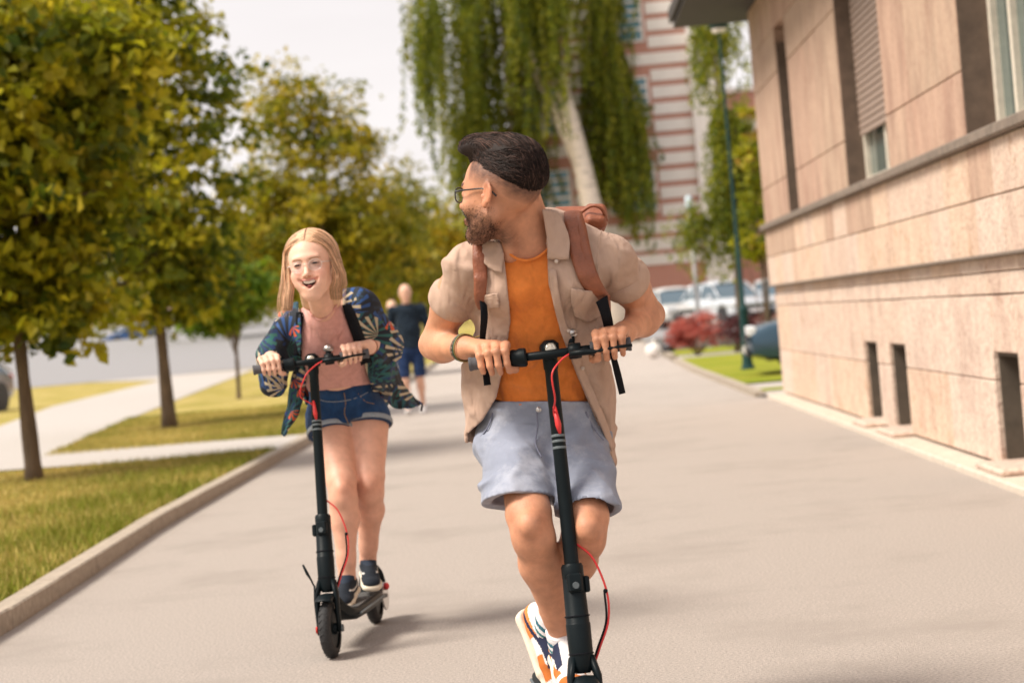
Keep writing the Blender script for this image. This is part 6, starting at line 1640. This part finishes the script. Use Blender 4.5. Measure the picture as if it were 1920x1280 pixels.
# hair : cap with centre parting and two straight curtains to the jaw
def wh(x, y, z): return WHL(x, y, z)
capp = [ell(wh(0, -.022, .046), Bw, np.array([.085, .104, .091]), .01)]
def wcap_post(P, v):
    q = (P - whc.astype(np.float32)) @ Bw.astype(np.float32); x, y, z = q[..., 0], q[..., 1], q[..., 2]; ax_ = np.abs(x + .006)
    face = np.minimum(y - .005 - .0 * z, (.100 - 2.6 * ax_ ** 1.35 * 1.9) - z)          # open front under a curved hairline
    v = v - .0015 * np.sin(x * 600 + 2 * np.sin(y * 60)) * 0; v = np.maximum(v, face); return np.maximum(v, -.02 - z - .9 * np.clip(-y, 0, .2))
curt = []
for sx, bot in ((-1, (552 - 12, 582)), (1, (628, 565))):
    pass
tL = [wh(.064, .020, .070), wh(.080, .020, .02), wh(.083, .022, -.04), W(540, 552, 7.38), W(538, 579, 7.38)]
tR = [wh(-.062, .016, .075), wh(-.080, .008, .02), wh(-.084, .0, -.04), W(628, 540, 7.44), W(630, 558, 7.45)]
hairp2 = list(capp)
for tt, wd in ((tL, (.014, .017, .021, .024, .025)), (tR, (.014, .018, .023, .024, .022))):
    for i in range(4): hairp2.append(cone(tt[i], tt[i + 1] * (.75 if i == 3 else 1) + tt[i] * (.25 if i == 3 else 0), wd[i] * .42, wd[i + 1] * .42, .02))
back = [ecyl(wh(0, -.06, .02), W(603, 570, 7.66), (.080, .05), (.075, .035), Bw[:, 0], .03, cap=.012)]
hairp2 += back
def whair_post(P, v):
    q = (P - whc.astype(np.float32)) @ Bw.astype(np.float32); x, y, z = q[..., 0], q[..., 1], q[..., 2]; ax_ = np.abs(x + .004)
    ax2 = np.abs(x); hl_ = .093 - 5.0 * ax2 ** 2 - 30 * np.clip(ax2 - .04, 0, 1) ** 1.6       # hairline height over the brow
    open_ = np.minimum(np.minimum(hl_ - z, y - .012), .0625 - ax2) ; v = np.maximum(v, open_)
    part = .004 * np.exp(-((x + .004) / .004) ** 2) * (z > .08); return v + part
V, Q = sdf_mesh(hairp2, .0036, whair_post, cull=False); whr = mesh_obj('hair', V, Q, M_hair_blond, wom, cols=np.ones((len(V), 3)))
r = np.random.RandomState(9); cs = []; cols = []
for i in range(5200):
    sx = -1 if r.rand() < .5 else 1; tt = tL if sx < 0 else tR; sg = 1 if sx < 0 else -1
    yr = .074 - .17 * r.rand() ** 1.1; yn = (yr + .022) / .107; dep = np.clip((.078 - yr) / .17, 0, 1); pts = []; amax = r.uniform(88, 100)
    for a_ in np.linspace(1.5, amax, 6):
        tq = a_ / amax; yk = yn * (1 - .45 * tq ** 2) + .05 * tq; cc_ = math.sqrt(max(.02, 1 - yk * yk)); al = math.radians(a_); lf = 1 + .012 * r.rand()
        pts.append(wh(-.004 * (1 - tq) + sg * .0845 * lf * cc_ * math.sin(al), -.022 + .107 * lf * yk, .046 + .0940 * lf * cc_ * math.cos(al)))
    rho = math.sqrt(r.rand()); an = -math.pi / 2 + (math.pi * dep + r.uniform(-.5, .5)) * (1 if r.rand() < .7 else -1)
    oa, ob = rho * math.cos(an) * (-1 if sx < 0 else 1), rho * math.sin(an)
    for k_, wd in zip((2, 3, 4), (.018, .022, .021)): pts.append(tt[k_] + CR * oa * wd + CF * ob * wd * .95)
    pts[-1] = pts[-1] + CU * r.uniform(-.010, .012)
    if i % 45 == 0: pts = [pts[0]] + [q_ + nrm(q_ - whc) * .004 * k_ for k_, q_ in enumerate(pts[1:])]
    cs.append(cr_up(np.array(pts), 16)); cols.append(np.array([1.0, .98, .94]) * r.choice([.5, .85, 1.15, 1.5], p=[.2, .35, .3, .15]))
strands('hair_locks', cs, .0011, M_hair_blond, whr, np.array(cols))['kind'] = 'stuff'
# clear glasses
M_clear = mat('clear_frame', (.75, .62, .55), .2, spec=.8)
gw = bpy.data.objects.new('glasses', None); link(gw, wom)
for cx in (.032, -.032):
    pts = [wh(cx + .0235 * math.cos(2 * math.pi * i / 28), .104 - abs(cx + .0235 * math.cos(2 * math.pi * i / 28)) * .16, +.006 + .0195 * math.sin(2 * math.pi * i / 28)) for i in range(28)]
    MB().tube(pts + [pts[0]], .0008, 6, cap=False).build('rim', M_clear, gw, smooth=True); mesh_obj('lens', pts, [tuple(range(28))], M_lens, gw)
for sx in (1, -1): MB().tube([wh(sx * .055, .095, .012), wh(sx * .074, .07, .012), wh(sx * .080, .0, .012)], .0013, 6).build('temple', M_chrome, gw, smooth=True)
MB().tube([wh(-.009, .104, .010), wh(0, .108, .013), wh(.009, .104, .010)], .0012, 6).build('bridge', M_clear, gw, smooth=True)
MB().ico(wh(-.083, .004, -.030), .0045, 6).build('earring', M_chrome, wom, smooth=True)

kim = [ecyl(W(655, 790, 8.12), W(640, 700, 8.01), (.168, .142), (.162, .140), wl_lat, .04), ecyl(W(640, 700, 8.01), wuch, (.162, .140), (.150, .120), wl_lat, .05), ecyl(wuch, W(609, 590, 7.70), (.140, .105), (.085, .085), wl_lat, .05), ell(W(597, 650, 7.76), np.eye(3), (.068, .064, .062), .05), ell(W(655, 640, 7.76), np.eye(3), (.068, .064, .062), .05), cone(W(594, 584, 7.78), sR, .050, .058, .05), cone(W(634, 566, 7.78), sL, .052, .060, .05),
       cone(sR, W(514, 668, 7.88), .056, .066, .05), cone(W(514, 668, 7.88), W(511, 722, 7.84), .064, .052, .05), cone(sL, W(718, 640, 7.93), .056, .062, .05), cone(W(718, 640, 7.93), W(714, 700, 7.90), .062, .046, .05), cone(W(511, 700, 7.84), W(510, 684, 7.74), .050, .042, .03), cone(W(725, 655, 7.92), W(706, 660, 7.80), .060, .042, .03)]
# pink top
ptee = [ecyl(W(652, 742, 8.03), W(637, 705, 7.98), (.135, .105), (.124, .095), wl_lat, .05), ecyl(W(637, 705, 7.98), wche, (.124, .095), (.130, .100), wl_lat, .05), ecyl(wche, wuch, (.132, .100), (.13, .085), wl_lat, .05), ecyl(wuch, W(609, 590, 7.68), (.13, .09), (.088, .072), wl_lat, .05),
        ell(W(597, 650, 7.76), np.eye(3), (.062, .055, .058), .05), ell(W(655, 640, 7.76), np.eye(3), (.062, .055, .058), .05), cone(W(590, 592, 7.74), W(570, 620, 7.76), .04, .05, .05), cone(W(640, 580, 7.74), W(665, 600, 7.76), .04, .05, .05)]
wneckl = [(540, 400), (560, 560), (571, 572), (580, 584), (592, 594), (604, 596), (618, 586), (630, 570), (640, 560), (690, 540), (700, 400)]
def ptee_post(P, v):
    X, Y, D = px_of(P); f = .003 * folds(P, (1, .1, .15), 42, 81) * np.clip((720 - Y) / 60, 0, 1) + .006 * creases(P, (.3, .1, 1), 38, 82) * np.clip((Y - 670) / 30, 0, 1)
    v = v - .004 - f; kk_ = sdf(kim, P); v = v if kk_ is None else np.maximum(v, kk_ + .016); hem = (Y - (732 - (X - 600) * .13)) / 470.; v = np.maximum(v, hem); return np.maximum(v, -poly_sd(X, Y, wneckl) / 490.)
V, Q = sdf_mesh(ptee, .0045, ptee_post); mesh_obj('pink_top', V, Q, M_pink, wom)
rib = [surf(x, y, ptee, .004)[0] for (x, y) in ((570, 571), (580, 586), (592, 597), (604, 599), (619, 588), (632, 571))]
MB().tube(list(cr_up(np.array(rib), 30)), .0035, 8).build('neckband', M_pink, wom, smooth=True)

# denim shorts with turned-up hems
wsh = [ecyl(W(640, 722, 8.02), W(650, 780, 8.07), (.130, .105), (.160, .125), wl_lat, .05), cone(W(617, 790, 8.03), W(623, 832, 7.97), .090, .088, .04), cone(W(690, 785, 8.05), W(696, 815, 8.0), .090, .088, .04)]
nWR = nrm(nrm(wkR - whR) * .8 + np.array([0, 0, -1]) * .3); nWL = nrm(nrm(wkL - whL) * .8 + np.array([0, 0, -1]) * .3); cWR, cWL = W(618, 812, 7.98), W(695, 790, 8.0)
cWR, cWL = whR + (wkR - whR) * .06 + nWR * .018, whL + (wkL - whL) * .03 + nWL * .01
def wsh_post(P, v):
    X, Y, D = px_of(P); v = v - .004 * creases(P, (.3, .3, 1), 40, 91) - .002 * vnoise(P, 45, 3)
    a = (P - cWR.astype(np.float32)) @ nWR.astype(np.float32); b = (P - cWL.astype(np.float32)) @ nWL.astype(np.float32); pl = np.where(X < 656, a, b)
    v = np.maximum(v, np.where(Y > 780, pl, -1)); return np.maximum(v, (732 - (X - 600) * .13 - 8 - Y) / 470.)
V, Q = sdf_mesh(wsh, .0045, wsh_post); dsh = mesh_obj('denim_shorts', V, Q, M_denim, wom)
def hem_ring(cc, nn, axis0, name, m, parent, mask):
    """collar of cloth where the leg tube meets its cut plane"""
    Bq = basis(nn, up=(0, -1, .2)); pts = []
    for i in range(40):
        a = 2 * math.pi * i / 40; dr = Bq[:, 0] * math.cos(a) + Bq[:, 2] * math.sin(a); rr = np.linspace(.02, .16, 120); P = (axis0 + dr * rr[:, None]).astype(np.float32); v = sdf(mask, P); k_ = int(np.argmax(v > .004)); pts.append(axis0 + dr * rr[k_])
    pts.append(pts[0]); return ribbon(name, pts, [.010], [nn] * len(pts), m, parent, .007, nu=60, across=5)
hem_ring(None, nWR, cWR - nWR * .009, 'turned_hem', M_denim_in, dsh, [wsh[1]]); hem_ring(None, nWL, cWL - nWL * .009, 'turned_hem', M_denim_in, dsh, [wsh[2]])
M_thread = mat('tan_thread', (.30, .18, .08), .7)
seam('fly_seam', [(645, 735), (648, 755), (646, 775), (654, 795)], wsh, .006, .0016, M_thread, dsh); seam('pocket_seam', [(672, 738), (685, 752), (702, 757)], wsh, .006, .0014, M_thread, dsh); seam('waistband', [(585, 742), (610, 752), (640, 752), (670, 745), (690, 735)], wsh, .006, .0016, M_denim_in, dsh)

# kimono : body shell, wide sleeves, tails
kopen = [(556, 400), (560, 575), (564, 590), (566, 640), (560, 700), (552, 760), (545, 840), (400, 840), (400, 1000), (900, 1000), (900, 770), (742, 730), (700, 735), (688, 700), (674, 650), (655, 600), (643, 572), (638, 400)]
wmid = W(640, 690, 8.02); wnf = nrm(np.array([0, -1, -.1]))
def kim_post(P, v):
    X, Y, D = px_of(P); f = .005 * folds(P, (1, .3, .3), 26, 101) + .007 * creases(P, (.8, .3, .6), 30, 102); o = v - f; v = np.maximum(o, -(o + .012))
    w_ = poly_sd(X, Y, kopen) / 490.; front = ((P - wmid.astype(np.float32)) @ wnf.astype(np.float32)) > -.01
    v = np.maximum(v, np.where(front | (Y > 760), -w_, -1))
    nh = np.linalg.norm(P - W(608, 580, 7.70), axis=-1) - .085; v = np.maximum(v, np.where(X > 556, -nh, -1)) if False else v
    # sleeve openings round the hands
    for wc_, hc_ in ((wR, wl + WS['ax'] * .062), (wL, wr_ - WS['ax'] * .060)):
        c_ = np.linalg.norm(P - (wc_ * .5 + hc_ * .5), axis=-1) - .060; v = np.maximum(v, -c_)
    return v
V, Q = sdf_mesh(kim, .0048, kim_post, cull=False); kim_o = mesh_obj('kimono', V, Q, M_floral, wom)
def wv(u, v, A): return .012 * np.sin(v * 9 + u * 3) * u + .006 * vnoise(A, 30, 7)
patch('kimono_tail', [[(556, 640, 7.86), (566, 645, 7.84), (576, 650, 7.86)], [(552, 690, 7.9), (562, 692, 7.86), (574, 700, 7.9)], [(546, 730, 7.95), (558, 735, 7.9), (570, 745, 7.95)], [(540, 770, 7.98), (550, 772, 7.94), (561, 778, 7.98)], [(527, 814, 8.0), (532, 816, 7.98), (538, 814, 8.0)]], M_floral, kim_o, 40, 20, .004, wv)
patch('kimono_tail', [[(690, 660, 7.9), (715, 665, 8.0), (742, 668, 8.1)], [(700, 700, 7.95), (726, 700, 8.02), (746, 690, 8.15)], [(712, 735, 8.05), (738, 728, 8.1), (758, 715, 8.2)], [(735, 762, 8.15), (755, 752, 8.2), (775, 738, 8.3)], [(755, 766, 8.2), (775, 764, 8.25), (794, 756, 8.35)]], M_floral, kim_o, 40, 24, .004, wv)
patch('kimono_lapel', [[(641, 572, 7.67), (650, 570, 7.68), (658, 570, 7.72)], [(650, 600, 7.68), (660, 598, 7.67), (670, 598, 7.70)], [(664, 640, 7.70), (674, 636, 7.68), (684, 636, 7.72)], [(678, 685, 7.76), (688, 680, 7.74), (697, 680, 7.78)]], M_web, kim_o, 30, 8, .005)
patch('kimono_lapel', [[(556, 585, 7.70), (562, 585, 7.69), (568, 586, 7.70)], [(554, 620, 7.72), (561, 620, 7.70), (567, 622, 7.71)], [(551, 665, 7.78), (558, 666, 7.76), (565, 668, 7.78)]], M_web, kim_o, 24, 8, .005)
MB().tube([W(792, 758, 8.35), W(790, 770, 8.36)], .004, 6).build('tassel', M_web, kim_o)
b_ = basis(nrm(wL - eL)); pts = [wL - nrm(wL - eL) * .012 + (b_[:, 0] * math.cos(a) + b_[:, 2] * math.sin(a)) * .029 for a in np.linspace(0, 2 * math.pi, 28)]
MB().tube(pts, .0035, 6, cap=False).build('bracelet', M_leather, wom, smooth=True)
shoe('shoe', wom, waR, nrm(np.array([-.10, -1, -.20])), (0, -.1, 1), s=.84, style='canvas')
shoe('shoe', wom, waL, nrm(np.array([.16, -1, -.20])), (0, -.1, 1), s=.84, style='canvas')
# ------------------------------------------------------------------ people walking further back
def walker(label, foot_px, D, h, shirt, shorts, hairm=None, bald=False, skin=M_skin_fair, extra=None, step=.14):
    s = h / 1.75; base = W(*foot_px, D); base[2] = 0.0; x0, y0 = base[0], base[1]
    root = empty('person', (x0, y0, 0), label, 'person'); L3 = lambda x, y, z: np.array([x0 + x * s, y0 + y * s, z * s])
    B = basis((.05, -1, -.12)); hc_ = L3(0, -.03, 1.62); hp_, HL_ = head(hc_, B, .98 * s, ears=True)
    legs = leg(L3(-.09, 0, .88), L3(-.10, -step * .9, .48), L3(-.09, -step * .5, .09), s) + leg(L3(.09, 0, .88), L3(.10, -.03, .47), L3(.09, step * 1.6, .14), s)
    arms = arm(L3(-.20, 0, 1.40), L3(-.26, .03, 1.12), L3(-.25, -.08, .86), .85 * s) + arm(L3(.20, 0, 1.40), L3(.26, .05, 1.12), L3(.25, .02, .86), .85 * s)
    def hnd(x, y): 
        P = [ecyl(L3(x, y, .86), L3(x, y - .01, .78), (.018, .036), (.014, .038), (1, 0, 0), .01)]
        for i in range(4): P.append(cone(L3(x, y - .035 + .021 * i, .775), L3(x * .96, y - .035 + .020 * i, .695 + .008 * abs(i - 1.5)), .010, .008, .004))
        P.append(cone(L3(x, y - .035, .83), L3(x * .95, y - .062, .765), .012, .009, .006)); return P
    tor = [ecyl(L3(0, 0, .92), L3(0, 0, 1.12), (.15, .11), (.155, .12), (1, 0, 0)), ecyl(L3(0, 0, 1.12), L3(0, 0, 1.38), (.155, .12), (.165, .10), (1, 0, 0)), cone(L3(-.20, 0, 1.41), L3(.20, 0, 1.41), .055, .055, .05), cone(L3(0, 0, 1.42), L3(0, -.02, 1.56), .058, .055, .03)]
    V, Q = sdf_mesh(tor + hp_ + legs + arms + hnd(-.25, -.08) + hnd(.25, .02), .010 if h > 1.7 else .010)
    c = np.ones((len(V), 3)); q = inv_local(V, hc_, B, .98 * s)
    if not bald:
        pass
    e = (np.abs(q[:, 0]) > .016) & (np.abs(q[:, 0]) < .046) & (np.abs(q[:, 2] - .008) < .005) & (q[:, 1] > .06); c[e] = (.2, .15, .15); m_ = (np.abs(q[:, 0]) < .025) & (np.abs(q[:, 2] + .062) < .005) & (q[:, 1] > .07); c[m_] = (.6, .35, .35)
    mesh_obj('body', V, Q, skin, root, cols=c)
    sp_ = [ecyl(L3(0, 0, .86), L3(0, 0, 1.12), (.185, .14), (.175, .14), (1, 0, 0)), ecyl(L3(0, 0, 1.12), L3(0, 0, 1.38), (.175, .14), (.18, .12), (1, 0, 0)), cone(L3(-.19, 0, 1.40), L3(.19, 0, 1.40), .072, .072, .05), cone(L3(-.20, 0, 1.40), L3(-.25, .02, 1.19), .07, .068, .03), cone(L3(.20, 0, 1.40), L3(.25, .03, 1.19), .07, .068, .03)]
    def pst(P, v): return np.maximum(np.maximum(v - .006 * folds(P, (.3, .2, 1), 22, 3), .82 * s - P[..., 2]), P[..., 2] - 1.485 * s)
    V, Q = sdf_mesh(sp_, .010, pst); mesh_obj('t_shirt', V, Q, shirt, root)
    sh_ = [ecyl(L3(0, 0, .95), L3(0, 0, .86), (.175, .135), (.18, .14), (1, 0, 0)), cone(L3(-.09, 0, .86), L3(-.105, -step * .8, .50), .105, .088, .03), cone(L3(.09, 0, .86), L3(.105, -.03, .50), .105, .088, .03)]
    V, Q = sdf_mesh(sh_, .010, lambda P, v: np.maximum(v - .004 * folds(P, (.3, .3, 1), 24, 5), .50 * s - P[..., 2])); mesh_obj('shorts', V, Q, shorts, root)
    if hairm is not None:
        V, Q = sdf_mesh([ell(HL_(0, -.022, .048), B, np.array([.083, .102, .092]) * s, .01)], .010, lambda P, v: np.maximum(v, np.minimum(((P - hc_) @ B)[..., 1] - .03, .06 - ((P - hc_) @ B)[..., 2]) * .9)); mesh_obj('hair', V, Q, hairm, root, cols=np.ones((len(V), 3)))
    for (x, y, z, t) in ((-.09, -step * .5, .09, (0, -1, .1)), (.09, step * 1.6, .14, (0, -1, -.6))):
        V, Q = sdf_mesh([ecyl(L3(x, y + .05, z - .045), L3(x, y - .14, z - .05 + .14 * t[2] * 1.0), (.04, .04), (.042, .03), (1, 0, 0))], .009, lambda P, v: np.maximum(v, .004 - P[..., 2])); mesh_obj('shoe', V, Q, M_white_shoe, root)
    return root, L3


walker('bald man in dark navy t-shirt and shorts walking behind the two riders', (777, 745), 28.0, 1.84, M_tee_navy, M_short_navy, bald=True)
wk, L3 = walker('person in light blue top walking just behind the bald man', (748, 728), 33.5, 1.70, cloth('light_blue_cotton', (.42, .50, .66)), M_denim_in, hairm=M_hair_blond)
rk = empty('backpack', tuple(L3(.05, .2, 1.2)), 'bright blue bag carried by the walker hidden behind the bald man', 'bag')
MB().box(tuple(L3(.03, -.20, 1.25)), tuple(L3(.22, -.13, 1.50)), .03).build('bag_body', mat('bright_blue_nylon', (.03, .18, .60), .6), rk)
MB().tube([L3(.08, -.17, 1.5), L3(.12, -.16, 1.55), L3(.17, -.17, 1.5)], .012, 6).build('handle', mat('bright_blue_nylon', (.03, .18, .60), .6), rk, smooth=True)
